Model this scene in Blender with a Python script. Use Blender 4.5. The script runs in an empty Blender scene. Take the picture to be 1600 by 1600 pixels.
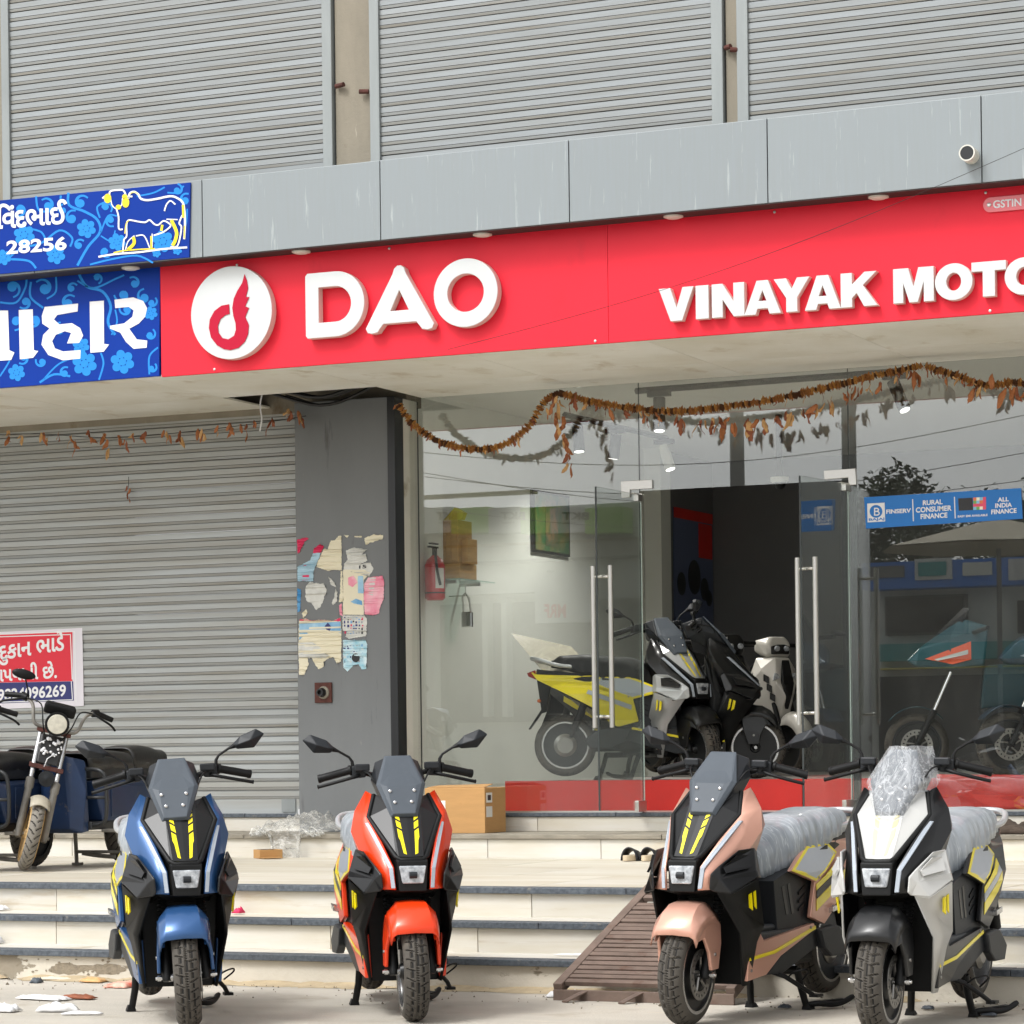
import bpy, bmesh, math, random
from mathutils import Vector, Matrix, noise
from mathutils.geometry import tessellate_polygon
random.seed(7)
SC = bpy.context.scene
COL = SC.collection
PI = math.pi
def S(r, g, b, k=1.0):
    """sRGB 0..255 -> linear base colour"""
    f = lambda v: ((v/255+.055)/1.055)**2.4 if v > 10 else v/255/12.92
    return (f(r)*k, f(g)*k, f(b)*k, 1)
# ------------------------------------------------------------------ camera
FPX, PX0, PY0 = 4450.0, 800.0, 1173.0            # focal length and principal point in photo pixels
RHO = math.atan(.0125); AL = math.atan(FPX/9846); CAMH = 1.14
RV = Vector((math.cos(AL), math.sin(AL), 0)); FV = Vector((-math.sin(AL), math.cos(AL), 0)); UV_ = Vector((0, 0, 1))
CAMP = Vector((0, 0, CAMH))
cd = bpy.data.cameras.new('camera'); cam = bpy.data.objects.new('camera', cd); COL.objects.link(cam); SC.camera = cam
r2 = RV*math.cos(RHO)-UV_*math.sin(RHO); u2 = UV_*math.cos(RHO)+RV*math.sin(RHO)
cam.matrix_world = Matrix(((r2.x, u2.x, -FV.x, 0), (r2.y, u2.y, -FV.y, 0), (r2.z, u2.z, -FV.z, CAMH), (0, 0, 0, 1)))
cd.sensor_width = 36; cd.sensor_fit = 'HORIZONTAL'; cd.lens = FPX/1600*36
cd.shift_y = (PY0-800)/1600; cd.clip_start = .1; cd.clip_end = 500
def ray(px, py):
    u, v = px-PX0, -(py-PY0); c, s = math.cos(RHO), math.sin(RHO)
    return FV+RV*((u*c+v*s)/FPX)+UV_*((-u*s+v*c)/FPX)
def aty(px, py, Y):
    d = ray(px, py); return CAMP+d*(Y/d.y)
def atz(px, py, z):
    d = ray(px, py); return CAMP+d*((z-CAMH)/d.z)
# ------------------------------------------------------------------ sky and sun (overcast)
SUN_EL, SUN_AZ = math.radians(52), math.radians(-152)     # azimuth from +Y towards +X: to the left of the camera and behind it
w = bpy.data.worlds.new('World'); SC.world = w; w.use_nodes = True
nt = w.node_tree; nt.nodes.clear()
sky = nt.nodes.new('ShaderNodeTexSky'); sky.sky_type = 'NISHITA'; sky.sun_disc = False
sky.sun_elevation = SUN_EL; sky.sun_rotation = SUN_AZ; sky.air_density = 1.0; sky.dust_density = 4.0; sky.ozone_density = 1.0
hs = nt.nodes.new('ShaderNodeHueSaturation'); hs.inputs['Saturation'].default_value = .05
bg = nt.nodes.new('ShaderNodeBackground'); bg.inputs['Strength'].default_value = .15
wo = nt.nodes.new('ShaderNodeOutputWorld')
nt.links.new(sky.outputs[0], hs.inputs['Color']); nt.links.new(hs.outputs[0], bg.inputs['Color']); nt.links.new(bg.outputs[0], wo.inputs[0])
sd = bpy.data.lights.new('sun', 'SUN'); sd.energy = .95; sd.angle = math.radians(15); sd.color = (1, .99, .97)
sun = bpy.data.objects.new('sun', sd); COL.objects.link(sun)
sv = Vector((math.sin(SUN_AZ)*math.cos(SUN_EL), math.cos(SUN_AZ)*math.cos(SUN_EL), math.sin(SUN_EL)))
sun.rotation_euler = sv.to_track_quat('Z', 'Y').to_euler()
SC.view_settings.view_transform = 'Standard'; SC.view_settings.look = 'None'; SC.view_settings.gamma = 1
SC.view_settings.use_curve_mapping = False; SC.view_settings.exposure = .8
SC.cycles.transparent_max_bounces = 24; SC.cycles.max_bounces = 8; SC.cycles.use_denoising = True
# ------------------------------------------------------------------ materials
MATS = {}
def mat(name, col, rough=.55, metal=0, var=0.0, vs=3.0, stretch=(1, 1, 1), col2=None, dirt=None, dth=.55, dsc=1.5, dw=.1, dst=(1, 1, 1),
        bump=0, bs=60, bst=(1, 1, 1), coat=0, rvar=0, spec=.5, trans=0, dirt2=None, ridge=None, crough=.06):
    if name in MATS: return MATS[name]
    m = bpy.data.materials.new(name); m.use_nodes = True; t = m.node_tree; n = t.nodes; L = t.links; n.clear()
    out = n.new('ShaderNodeOutputMaterial'); p = n.new('ShaderNodeBsdfPrincipled'); L.new(p.outputs[0], out.inputs[0])
    p.inputs['Roughness'].default_value = rough; p.inputs['Metallic'].default_value = metal
    p.inputs['Coat Weight'].default_value = coat; p.inputs['Coat Roughness'].default_value = crough
    p.inputs['Specular IOR Level'].default_value = spec; p.inputs['Base Color'].default_value = col
    if trans: p.inputs['Transmission Weight'].default_value = trans
    if var or dirt or bump or rvar or ridge:
        tc = n.new('ShaderNodeTexCoord'); oi = n.new('ShaderNodeObjectInfo')
        off = n.new('ShaderNodeVectorMath'); off.operation = 'MULTIPLY_ADD'; off.inputs[1].default_value = (7.3, 3.1, 5.7)
        L.new(oi.outputs['Random'], off.inputs[0]); L.new(tc.outputs['Object'], off.inputs[2])
        def nz(scale, st, detail=5, rg=.6):
            mp = n.new('ShaderNodeMapping'); mp.inputs['Scale'].default_value = st; L.new(off.outputs[0], mp.inputs[0])
            k = n.new('ShaderNodeTexNoise'); k.inputs['Scale'].default_value = scale; k.inputs['Detail'].default_value = detail; k.inputs['Roughness'].default_value = rg
            L.new(mp.outputs[0], k.inputs[0]); return k.outputs['Fac']
        def mix(fac, a, b):
            x = n.new('ShaderNodeMix'); x.data_type = 'RGBA'
            if hasattr(fac, 'is_linked'): L.new(fac, x.inputs[0])
            else: x.inputs[0].default_value = fac
            for i, v in ((6, a), (7, b)):
                if hasattr(v, 'is_linked'): L.new(v, x.inputs[i])
                else: x.inputs[i].default_value = v
            return x.outputs[2]
        def rng(v, a, b, lo=0, hi=1):
            r = n.new('ShaderNodeMapRange'); r.inputs[1].default_value = a; r.inputs[2].default_value = b; r.inputs[3].default_value = lo; r.inputs[4].default_value = hi
            L.new(v, r.inputs[0]); return r.outputs[0]
        cur = col
        if var:
            c2 = col2 or tuple(max(0, x*(1-var)) for x in col[:3])+(1,)
            cur = mix(rng(nz(vs, stretch), .33, .67), cur, c2)
        for d, th, sc, st in ([(dirt, dth, dsc, dst)] if dirt else [])+([dirt2] if dirt2 else []):
            cur = mix(rng(nz(sc, st, 8, .65), th, th+dw), cur, d)
        if ridge:
            rc, rs_, rw, rst = ridge; k1 = n.new('ShaderNodeMath'); k1.operation = 'SUBTRACT'; k1.inputs[1].default_value = .5; L.new(nz(rs_, rst, 3, .55), k1.inputs[0])
            k2 = n.new('ShaderNodeMath'); k2.operation = 'ABSOLUTE'; L.new(k1.outputs[0], k2.inputs[0]); cur = mix(rng(k2.outputs[0], 0, rw, .85, 0), cur, rc)
        if rvar:
            h = n.new('ShaderNodeHueSaturation'); L.new(rng(oi.outputs['Random'], 0, 1, 1-rvar, 1+rvar), h.inputs['Value'])
            if hasattr(cur, 'is_linked'): L.new(cur, h.inputs['Color'])
            else: h.inputs['Color'].default_value = cur
            cur = h.outputs[0]
        if hasattr(cur, 'is_linked'): L.new(cur, p.inputs['Base Color'])
        if bump:
            b = n.new('ShaderNodeBump'); b.inputs['Strength'].default_value = bump; b.inputs['Distance'].default_value = .01
            L.new(nz(bs, bst, 4), b.inputs['Height']); L.new(b.outputs[0], p.inputs['Normal'])
    MATS[name] = m; return m
def glassmat(name, tint=(.86, .9, .88, 1), boost=1.0, base=.05, dust=0):
    m = bpy.data.materials.new(name); m.use_nodes = True; t = m.node_tree; n = t.nodes; L = t.links; n.clear()
    out = n.new('ShaderNodeOutputMaterial'); mx = n.new('ShaderNodeMixShader'); tr = n.new('ShaderNodeBsdfTransparent'); gl = n.new('ShaderNodeBsdfGlossy')
    tr.inputs[0].default_value = tint; gl.inputs['Roughness'].default_value = 0.0; gl.inputs[0].default_value = (.95, .97, .97, 1)
    lw = n.new('ShaderNodeLayerWeight'); lw.inputs[0].default_value = .5
    pw = n.new('ShaderNodeMath'); pw.operation = 'POWER'; pw.inputs[1].default_value = 4.5
    ma = n.new('ShaderNodeMath'); ma.operation = 'MULTIPLY_ADD'; ma.inputs[1].default_value = .9*boost; ma.inputs[2].default_value = base; ma.use_clamp = True
    L.new(lw.outputs['Facing'], pw.inputs[0]); L.new(pw.outputs[0], ma.inputs[0]); L.new(ma.outputs[0], mx.inputs[0])
    L.new(tr.outputs[0], mx.inputs[1]); L.new(gl.outputs[0], mx.inputs[2])
    if dust:                                                 # a thin uneven film of dust and old wipe marks
        tc = n.new('ShaderNodeTexCoord'); mp = n.new('ShaderNodeMapping'); mp.inputs['Scale'].default_value = (1.6, 1, .7); L.new(tc.outputs['Object'], mp.inputs[0])
        k = n.new('ShaderNodeTexNoise'); k.inputs['Scale'].default_value = 2.2; k.inputs['Detail'].default_value = 7; k.inputs['Roughness'].default_value = .7; k.inputs['Distortion'].default_value = .6; L.new(mp.outputs[0], k.inputs[0])
        g = n.new('ShaderNodeMapRange'); g.inputs[1].default_value = .42; g.inputs[2].default_value = .75; g.inputs[3].default_value = dust*.2; g.inputs[4].default_value = dust; L.new(k.outputs['Fac'], g.inputs[0])
        df = n.new('ShaderNodeBsdfDiffuse'); df.inputs[0].default_value = (.62, .62, .58, 1); m2 = n.new('ShaderNodeMixShader'); L.new(g.outputs[0], m2.inputs[0]); L.new(mx.outputs[0], m2.inputs[1]); L.new(df.outputs[0], m2.inputs[2]); mx = m2
    L.new(mx.outputs[0], out.inputs[0])
    MATS[name] = m; return m
def filmmat(name, lo=.08, hi=.75, sc=14, st=(1, 1, 1), white=(.75, .77, .78, 1), rough=.22, bump=.6, f0=.4, f1=1.5):
    """thin crumpled clear plastic: see-through between milky creases"""
    m = bpy.data.materials.new(name); m.use_nodes = True; t = m.node_tree; n = t.nodes; L = t.links; n.clear()
    out = n.new('ShaderNodeOutputMaterial'); mx = n.new('ShaderNodeMixShader'); tr = n.new('ShaderNodeBsdfTransparent'); tr.inputs[0].default_value = (.93, .94, .95, 1)
    p = n.new('ShaderNodeBsdfPrincipled'); p.inputs['Base Color'].default_value = white; p.inputs['Roughness'].default_value = rough; p.inputs['Specular IOR Level'].default_value = .8
    tc = n.new('ShaderNodeTexCoord'); mp = n.new('ShaderNodeMapping'); mp.inputs['Scale'].default_value = st
    L.new(tc.outputs['Object'], mp.inputs[0]); last = None
    for q, wd, wt in ((1, .045, 1.0), (2.3, .05, .8), (.5, .03, .9)):
        k = n.new('ShaderNodeTexNoise'); k.inputs['Scale'].default_value = sc*q; k.inputs['Detail'].default_value = 3; k.inputs['Distortion'].default_value = .8
        L.new(mp.outputs[0], k.inputs[0]); s = n.new('ShaderNodeMath'); s.operation = 'SUBTRACT'; s.inputs[1].default_value = .5; L.new(k.outputs['Fac'], s.inputs[0])
        ab = n.new('ShaderNodeMath'); ab.operation = 'ABSOLUTE'; L.new(s.outputs[0], ab.inputs[0])
        g = n.new('ShaderNodeMapRange'); g.inputs[1].default_value = 0; g.inputs[2].default_value = wd; g.inputs[3].default_value = hi*wt; g.inputs[4].default_value = lo; L.new(ab.outputs[0], g.inputs[0])
        if last is None: last = g.outputs[0]
        else: m_ = n.new('ShaderNodeMath'); m_.operation = 'MAXIMUM'; L.new(last, m_.inputs[0]); L.new(g.outputs[0], m_.inputs[1]); last = m_.outputs[0]
    b = n.new('ShaderNodeBump'); b.inputs['Strength'].default_value = bump; b.inputs['Distance'].default_value = .008; L.new(last, b.inputs['Height'])
    L.new(b.outputs[0], p.inputs['Normal']); L.new(last, mx.inputs[0]); L.new(tr.outputs[0], mx.inputs[1]); L.new(p.outputs[0], mx.inputs[2]); L.new(mx.outputs[0], out.inputs[0])
    MATS[name] = m; return m
# ------------------------------------------------------------------ object helpers
OFF = {}
def props(o, label=None, cat=None, group=None, kind=None):
    if label: o['label'] = label
    if cat: o['category'] = cat
    if group: o['group'] = group
    if kind: o['kind'] = kind
    return o
def thing(name, label, cat, loc=(0, 0, 0), rz=0, group=None, kind=None):
    o = bpy.data.objects.new(name, None); COL.objects.link(o); o.location = loc; o.rotation_euler = (0, 0, rz)
    o.empty_display_size = .1; OFF[o] = Vector(loc)
    return props(o, label, cat, group, kind)
def link(name, me, m, parent=None, loc=None):
    """loc is a WORLD position unless the parent is rotated"""
    o = bpy.data.objects.new(name, me); COL.objects.link(o)
    if m is not None and not me.materials: me.materials.append(m)
    off = OFF.get(parent, Vector())
    if parent: o.parent = parent
    if loc is not None: o.location = Vector(loc)-off; OFF[o] = Vector(loc)
    else: OFF[o] = off
    return o
class MB:
    def __init__(s): s.v = []; s.f = []; s.m = []
    def add(s, vs, fs, mi=0):
        b = len(s.v); s.v += [Vector(v) for v in vs]; s.f += [tuple(b+i for i in f) for f in fs]; s.m += [mi]*len(fs); return s
    def box(s, x0, x1, y0, y1, z0, z1, mi=0):
        return s.add([(x0, y0, z0), (x1, y0, z0), (x1, y1, z0), (x0, y1, z0), (x0, y0, z1), (x1, y0, z1), (x1, y1, z1), (x0, y1, z1)],
                     [(0, 3, 2, 1), (4, 5, 6, 7), (0, 1, 5, 4), (1, 2, 6, 5), (2, 3, 7, 6), (3, 0, 4, 7)], mi)
    def hexa(s, p, mi=0):
        return s.add(p, [(0, 3, 2, 1), (4, 5, 6, 7), (0, 1, 5, 4), (1, 2, 6, 5), (2, 3, 7, 6), (3, 0, 4, 7)], mi)
    def tube(s, pts, r, n=8, mi=0, cap=True, sq=1.0):
        pts = [Vector(p) for p in pts]; rs = r if isinstance(r, (list, tuple)) else [r]*len(pts); rings = []
        t0 = (pts[1]-pts[0]).normalized(); a = t0.orthogonal().normalized()
        if abs(t0.z) < .95: a = (Vector((0, 0, 1))-t0*t0.z).normalized()
        for i, p in enumerate(pts):
            t = (pts[min(i+1, len(pts)-1)]-pts[max(i-1, 0)]).normalized()
            a = (a-t*a.dot(t)).normalized(); b = t.cross(a)
            rings.append([p+(a*math.cos(2*PI*k/n)*sq+b*math.sin(2*PI*k/n))*rs[i] for k in range(n)])
        vs = [v for q in rings for v in q]; fs = []
        for i in range(len(pts)-1):
            for k in range(n): fs.append((i*n+k, i*n+(k+1) % n, (i+1)*n+(k+1) % n, (i+1)*n+k))
        if cap: fs += [tuple(range(n))[::-1], tuple((len(pts)-1)*n+k for k in range(n))]
        return s.add(vs, fs, mi)
    def lathe(s, prof, c, axis='X', n=32, mi=0, closed=False):
        """prof: (along axis, radius)"""
        c = Vector(c); vs = []
        for i in range(n):
            a = 2*PI*i/n; ca, sa = math.cos(a), math.sin(a)
            for (h, r) in prof:
                vs.append(c+(Vector((h, r*ca, r*sa)) if axis == 'X' else Vector((r*ca, h, r*sa)) if axis == 'Y' else Vector((r*ca, r*sa, h))))
        k = len(prof); fs = []
        for i in range(n):
            for j in range(k if closed else k-1):
                a, b = i*k+j, i*k+(j+1) % k; c2, d = ((i+1) % n)*k+(j+1) % k, ((i+1) % n)*k+j; fs.append((a, b, c2, d))
        if not closed:
            for j, rev in ((0, 0), (k-1, 1)):
                if prof[j][1] > 1e-6: q = tuple(i*k+j for i in range(n)); fs.append(q[::-1] if rev else q)
        return s.add(vs, fs, mi)
    def poly(s, pts, d=None, mi=0):
        """3-D polygon (may be concave); d = extrusion vector"""
        pts = [Vector(p) for p in pts]; tri = tessellate_polygon([pts]); n = len(pts)
        if d is None: return s.add(pts, [tuple(t) for t in tri], mi)
        d = Vector(d); fs = [tuple(t) for t in tri]+[tuple(i+n for i in t)[::-1] for t in tri]+[(i, (i+1) % n, (i+1) % n+n, i+n) for i in range(n)]
        return s.add(pts+[p+d for p in pts], fs, mi)
    def grid(s, fn, nu, nv, mi=0, wrap=False):
        vs = [fn(i/nu, j/nv) for i in range(nu+1) for j in range(nv+1)]
        fs = [(i*(nv+1)+j, (i+1)*(nv+1)+j, (i+1)*(nv+1)+j+1, i*(nv+1)+j+1) for i in range(nu) for j in range(nv)]
        return s.add(vs, fs, mi)
    def sphere(s, c, r, n=10, mi=0):
        c = Vector(c); r = Vector(r) if hasattr(r, '__len__') else Vector((r, r, r)); m = max(4, n//2+1)
        vs = [c+Vector((r.x*math.sin(PI*j/m)*math.cos(2*PI*i/n), r.y*math.sin(PI*j/m)*math.sin(2*PI*i/n), r.z*math.cos(PI*j/m))) for i in range(n) for j in range(m+1)]
        fs = [(i*(m+1)+j, i*(m+1)+j+1, ((i+1) % n)*(m+1)+j+1, ((i+1) % n)*(m+1)+j) for i in range(n) for j in range(m)]
        return s.add(vs, fs, mi)
    def mesh(s, name, off=Vector(), smooth=False, clean=True):
        me = bpy.data.meshes.new(name); me.from_pydata([v-off for v in s.v], [], s.f)
        me.polygons.foreach_set('material_index', s.m)
        bm = bmesh.new(); bm.from_mesh(me)
        bmesh.ops.remove_doubles(bm, verts=bm.verts, dist=1e-5)
        if clean: bmesh.ops.recalc_face_normals(bm, faces=bm.faces)
        for f in bm.faces: f.smooth = smooth
        bm.to_mesh(me); bm.free(); me.update(); return me
    def build(s, name, m, parent=None, smooth=False, bevel=0, bseg=2, solid=0, soff=-1, sub=0, loc=None, ang=35, clean=True):
        off = Vector(loc) if loc is not None else OFF.get(parent, Vector())
        me = s.mesh(name, off, smooth, clean)
        for x in (m if isinstance(m, (list, tuple)) else [m]): me.materials.append(x)
        o = link(name, me, None, parent, loc)
        if solid:
            q = o.modifiers.new('solid', 'SOLIDIFY'); q.thickness = solid; q.offset = soff
        if bevel:
            q = o.modifiers.new('bevel', 'BEVEL'); q.width = bevel; q.segments = bseg; q.limit_method = 'ANGLE'; q.angle_limit = math.radians(ang); q.harden_normals = False
        if sub:
            q = o.modifiers.new('sub', 'SUBSURF'); q.levels = sub; q.render_levels = sub
        return o
def smooth_angle(o, deg=35):
    me = o.data
    for p in me.polygons: p.use_smooth = True
    me.set_sharp_from_angle(angle=math.radians(deg))
def catmull(pts, n=6, closed=False):
    pts = [Vector(p) for p in pts]; out = []
    N = len(pts)
    for i in range(N if closed else N-1):
        g = lambda k: pts[k % N] if closed else pts[max(0, min(N-1, k))]
        p0, p1, p2, p3 = g(i-1), g(i), g(i+1), g(i+2)
        for k in range(n):
            t = k/n; out.append(.5*((2*p1)+(p2-p0)*t+(2*p0-5*p1+4*p2-p3)*t*t+(3*p1-p0-3*p2+p3)*t**3))
    if not closed: out.append(pts[-1])
    return out
def ribbon(pts, wd):
    """2-D stroke outline: list of quads"""
    pts = [Vector((p[0], p[1])) for p in pts]; n = len(pts); L_, R_ = [], []
    for i, p in enumerate(pts):
        t = (pts[min(i+1, n-1)]-pts[max(i-1, 0)]).normalized(); nn = Vector((-t.y, t.x))
        ww = wd(i/(n-1)) if callable(wd) else wd
        L_.append(p+nn*ww/2); R_.append(p-nn*ww/2)
    return L_+R_[::-1]
def shape_mesh(loops, depth, bevel=0.0, res=2):
    """2-D loops (outer and holes) -> (verts, faces) of a solid, front at +depth"""
    c = bpy.data.curves.new('shape', 'CURVE'); c.dimensions = '2D'; c.fill_mode = 'BOTH'; c.extrude = max(1e-4, depth/2-bevel); c.bevel_depth = bevel; c.bevel_resolution = res
    for lp in loops:
        sp = c.splines.new('POLY'); sp.points.add(len(lp)-1); sp.use_cyclic_u = True
        for q, p in zip(sp.points, lp): q.co = (p[0], p[1], 0, 1)
    o = bpy.data.objects.new('shape', c); COL.objects.link(o)
    dg = bpy.context.evaluated_depsgraph_get(); me = bpy.data.meshes.new_from_object(o.evaluated_get(dg))
    vs = [v.co.copy() for v in me.vertices]; fs = [tuple(p.vertices) for p in me.polygons]
    bpy.data.objects.remove(o); bpy.data.curves.remove(c); bpy.data.meshes.remove(me); return vs, fs
TXT = {}
def text2d(body, bold=0.0, space=1.0):
    """glyph outlines filled flat, scaled to the unit box"""
    k = (body, bold, space)
    if k in TXT: return TXT[k]
    c = bpy.data.curves.new('text', 'FONT'); c.body = body; c.offset = bold; c.space_character = space; c.resolution_u = 4; c.align_x = 'LEFT'
    o = bpy.data.objects.new('text', c); COL.objects.link(o)
    dg = bpy.context.evaluated_depsgraph_get(); me = bpy.data.meshes.new_from_object(o.evaluated_get(dg))
    vs = [v.co.copy() for v in me.vertices]; fs = [tuple(p.vertices) for p in me.polygons]
    bpy.data.objects.remove(o); bpy.data.curves.remove(c); bpy.data.meshes.remove(me)
    xs = [v.x for v in vs]; ys = [v.y for v in vs]; x0, x1, y0, y1 = min(xs), max(xs), min(ys), max(ys)
    vs = [((v.x-x0)/(x1-x0), (v.y-y0)/(y1-y0)) for v in vs]; TXT[k] = (vs, fs, (x1-x0)/(y1-y0)); return TXT[k]
def lerp(a, b, t): return a+(b-a)*t
def textquad(mb, body, bl, br, tr, tl, bold=0, space=1.0, mi=0, d=None):
    vs, fs, _ = text2d(body, bold, space); bl, br, tr, tl = map(Vector, (bl, br, tr, tl))
    mb.add([lerp(lerp(bl, br, x), lerp(tl, tr, x), y) for x, y in vs], fs, mi); return mb
def textpx(mb, body, x0, yb0, x1, yb1, h0, h1, Y, bold=0, space=1.0, mi=0):
    """text on the wall plane Y whose base line runs (x0,yb0)-(x1,yb1) in the photo, heights h0,h1 px"""
    return textquad(mb, body, aty(x0, yb0, Y), aty(x1, yb1, Y), aty(x1, yb1-h1, Y), aty(x0, yb0-h0, Y), bold, space, mi)
# ------------------------------------------------------------------ palette
YG, YP, YS, YF, YU = 17.4, 16.66, 15.57, 15.41, 15.80      # glass, landing riser, sign, fascia, upper shutters
ZL, ZF, ZSOF, ZSIGN, ZFAS = .602, .724, 3.545, 4.25, 4.725
XA, XB = -15.5, -1.6                                       # built extent of the shop row
STEP = [(12.3, .15), (12.7, .30), (13.1, .45)]
m_ground = mat('ground_dust', S(208, 201, 188, .86), .9, var=.28, vs=.55, stretch=(1, 2.2, 1), dirt=S(176, 164, 144, .8), dth=.56, dsc=1.6, dw=.16, bump=.5, bs=70,
               dirt2=(S(222, 210, 186, .8), .6, 6, (1, 3, 1)))
m_road = mat('asphalt', (.055, .053, .05, 1), .9, var=.3, vs=2, bump=.4, bs=120)
m_core = mat('mortar', S(120, 108, 90, .6), .9, var=.3, vs=9)
m_tile = mat('cream_tile', S(225, 222, 214, .8), .5, var=.12, vs=2.2, stretch=(.6, 1, 5), col2=S(216, 208, 190, .78), dirt=S(196, 174, 138, .75), dth=.57, dsc=2.2, dw=.2, dst=(.6, 1, 3), dirt2=(S(182, 156, 116, .72), .60, 2.5, (.35, 1, 12)), rvar=.06, bump=.05, bs=40)
m_slab = mat('landing_stone', S(221, 216, 204, .8), .5, var=.2, vs=1.6, stretch=(.35, 3.2, 1), col2=S(204, 194, 172, .8), dirt2=(S(160, 142, 114, .75), .62, 5, (.5, 3, 1)), dirt=S(180, 164, 136, .8), dth=.56, dsc=1.3, dw=.2, dst=(.5, 4, 1), rvar=.05, bump=.06, bs=50)
m_gran = mat('dark_granite', S(98, 106, 114, .8), .55, var=.45, vs=55, col2=S(62, 68, 76, .8), dirt=S(150, 146, 136, .7), dth=.6, dsc=14, dw=.12, rvar=.15, bump=.2, bs=90)
m_plast = mat('peeling_plaster', S(226, 219, 204, .8), .85, var=.12, vs=3, dirt=S(162, 152, 134, .75), dth=.60, dsc=1.5, dw=.02, dst=(1.2, 1, 2.6), dirt2=(S(212, 198, 172, .8), .62, 1.1, (1, 1, 3)), bump=.35, bs=45)
m_ledge = mat('ledge_stone', S(166, 158, 142, .8), .7, var=.35, vs=14, stretch=(.4, 1, 1), bump=.2, bs=50, rvar=.1)
m_slatU = mat('shutter_grey_upper', S(160, 166, 169, .78), .5, .1, var=.14, vs=2.2, stretch=(.5, 1, 7), col2=S(150, 153, 152, .78), dirt=S(136, 124, 106, .75), dth=.66, dsc=5, dw=.2, dst=(.3, 1, 6), rvar=.05)
m_slatG = mat('shutter_grey_lower', S(184, 190, 192, .82), .45, .12, var=.16, vs=1.6, stretch=(.4, 1, 6), col2=S(172, 172, 166, .8), dirt=S(88, 82, 74, .7), dth=.665, dsc=5, dw=.14, dst=(.35, 1, 9), rvar=.06)
m_rail = mat('painted_rail', S(160, 166, 166, .78), .5, .1, var=.16, vs=2.5, stretch=(3, 3, .5), dirt=S(110, 84, 70, .8), dth=.7, dsc=9, dw=.1)
m_pill = mat('bare_concrete', S(156, 148, 132, .78), .9, var=.22, vs=2.4, stretch=(2, 2, .7), dirt=S(222, 214, 196, .8), dth=.66, dsc=5, dw=.08, dst=(3, 3, .4), dirt2=(S(122, 106, 84, .8), .6, 1.6, (1, 1, .7)), bump=.25, bs=40)
m_fas = mat('fascia_sheet', S(150, 158, 162, .78), .42, .1, var=.07, vs=5, stretch=(9, 9, .5), col2=S(147, 154, 156, .8), dirt=S(180, 187, 188, .8), dth=.61, dsc=7, dw=.1, dst=(5, 5, .35), rvar=.02)
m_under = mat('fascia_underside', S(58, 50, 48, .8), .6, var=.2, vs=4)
m_sof = mat('soffit_board', S(244, 243, 236, .93), .42, var=.12, vs=1.4, col2=S(230, 226, 212, .9), dirt=S(196, 180, 148, .85), dth=.58, dsc=2.0, dw=.2, dst=(1.6, 1, 1), bump=.12, bs=25, rvar=.02)
m_pier = mat('pier_grey', S(122, 125, 126, .78), .5, var=.12, vs=1.6, stretch=(2, 2, .5), dirt=S(70, 64, 59, .7), dth=.60, dsc=3.4, dw=.16, dst=(3.5, 1, .4), dirt2=(S(150, 148, 142, .8), .68, 14, (2, 1, .8)), bump=.05, bs=30)
m_black = mat('black_trim', S(26, 28, 30), .35, var=.2, vs=6)
m_white = mat('white_paint', S(224, 222, 212, .85), .6, var=.1, vs=2, dirt=S(170, 160, 140, .8), dth=.62, dsc=3, dw=.1)
m_wallin = mat('showroom_wall', S(234, 236, 228, .92), .7, var=.05, vs=2)
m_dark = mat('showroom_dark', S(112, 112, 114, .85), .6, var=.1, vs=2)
m_ceil = mat('showroom_ceiling', S(232, 232, 226, .9), .7)
m_floor = mat('showroom_floor', S(206, 202, 194, .85), .3, var=.1, vs=3)
m_red = mat('red_plinth', S(222, 36, 26, .88), .4, var=.15, vs=3, dirt=S(226, 84, 70, .8), dth=.6, dsc=2.6, dw=.15, dst=(.6, 1, 2))
m_steel = mat('brushed_steel', S(205, 203, 198), .28, .9, var=.08, vs=30, stretch=(1, 1, 12))
m_glass = glassmat('shop_glass', (.97, .985, .975, 1), 1.0, .10, .022)
m_gedge = mat('glass_edge', S(96, 128, 116, .8), .15)
m_gbright = mat('glass_edge_polished', S(206, 222, 216), .15)
m_seal = mat('silicone_seal', S(38, 44, 44), .5)
m_rust = mat('rusty_iron', S(96, 50, 40, .8), .8, var=.4, vs=18, bump=.3, bs=60)
m_sgroove = mat('shutter_groove_grime', S(92, 84, 76, .8), .8, var=.4, vs=5, stretch=(.6, 1, 1))
m_sband = mat('shutter_dusty_band', S(164, 168, 168, .8), .55, var=.16, vs=3, stretch=(.5, 1, 4), col2=S(156, 153, 144, .78), rvar=.06)
# ------------------------------------------------------------------ ground and steps
gb = MB()
NX, NY = 60, 26
gb.grid(lambda u, v: (-60+u*110, 12.36-v*v*26, .012*(noise.noise(Vector((u*70, v*40, 0)))) if 0 < v < 1 else 0), NX, NY)
gb.add([(-60, 12.36, 0), (50, 12.36, 0), (50, 18, -.02), (-60, 18, -.02)], [(0, 1, 2, 3)])
g = gb.build('ground', m_ground, smooth=True); props(g, kind='structure')
g = MB().add([(-60, -13.64, 0), (50, -13.64, 0), (50, -60, 0), (-60, -60, 0)], [(0, 1, 2, 3)]).build('far_ground', m_ground); props(g, kind='structure')
g = MB().box(-60, 50, -11.5, -5, -.05, .004).build('road', m_road); props(g, kind='structure')
steps = thing('front_steps', None, None, (-8, 12.3, 0), kind='structure')
c = MB()
for k, (y, z) in enumerate(STEP): c.box(XA, XB, y+.045, YP+.05 if k == 2 else STEP[k+1][0]+.2, 0 if k == 0 else z-.16, z-.034)
c.box(XA, XB, YP+.045, YG+7.5, .3, ZL-.03); c.box(XA, XB, YG+.03, YG+7.4, .5, ZF-.02)
c.build('masonry', m_core, steps)
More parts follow.
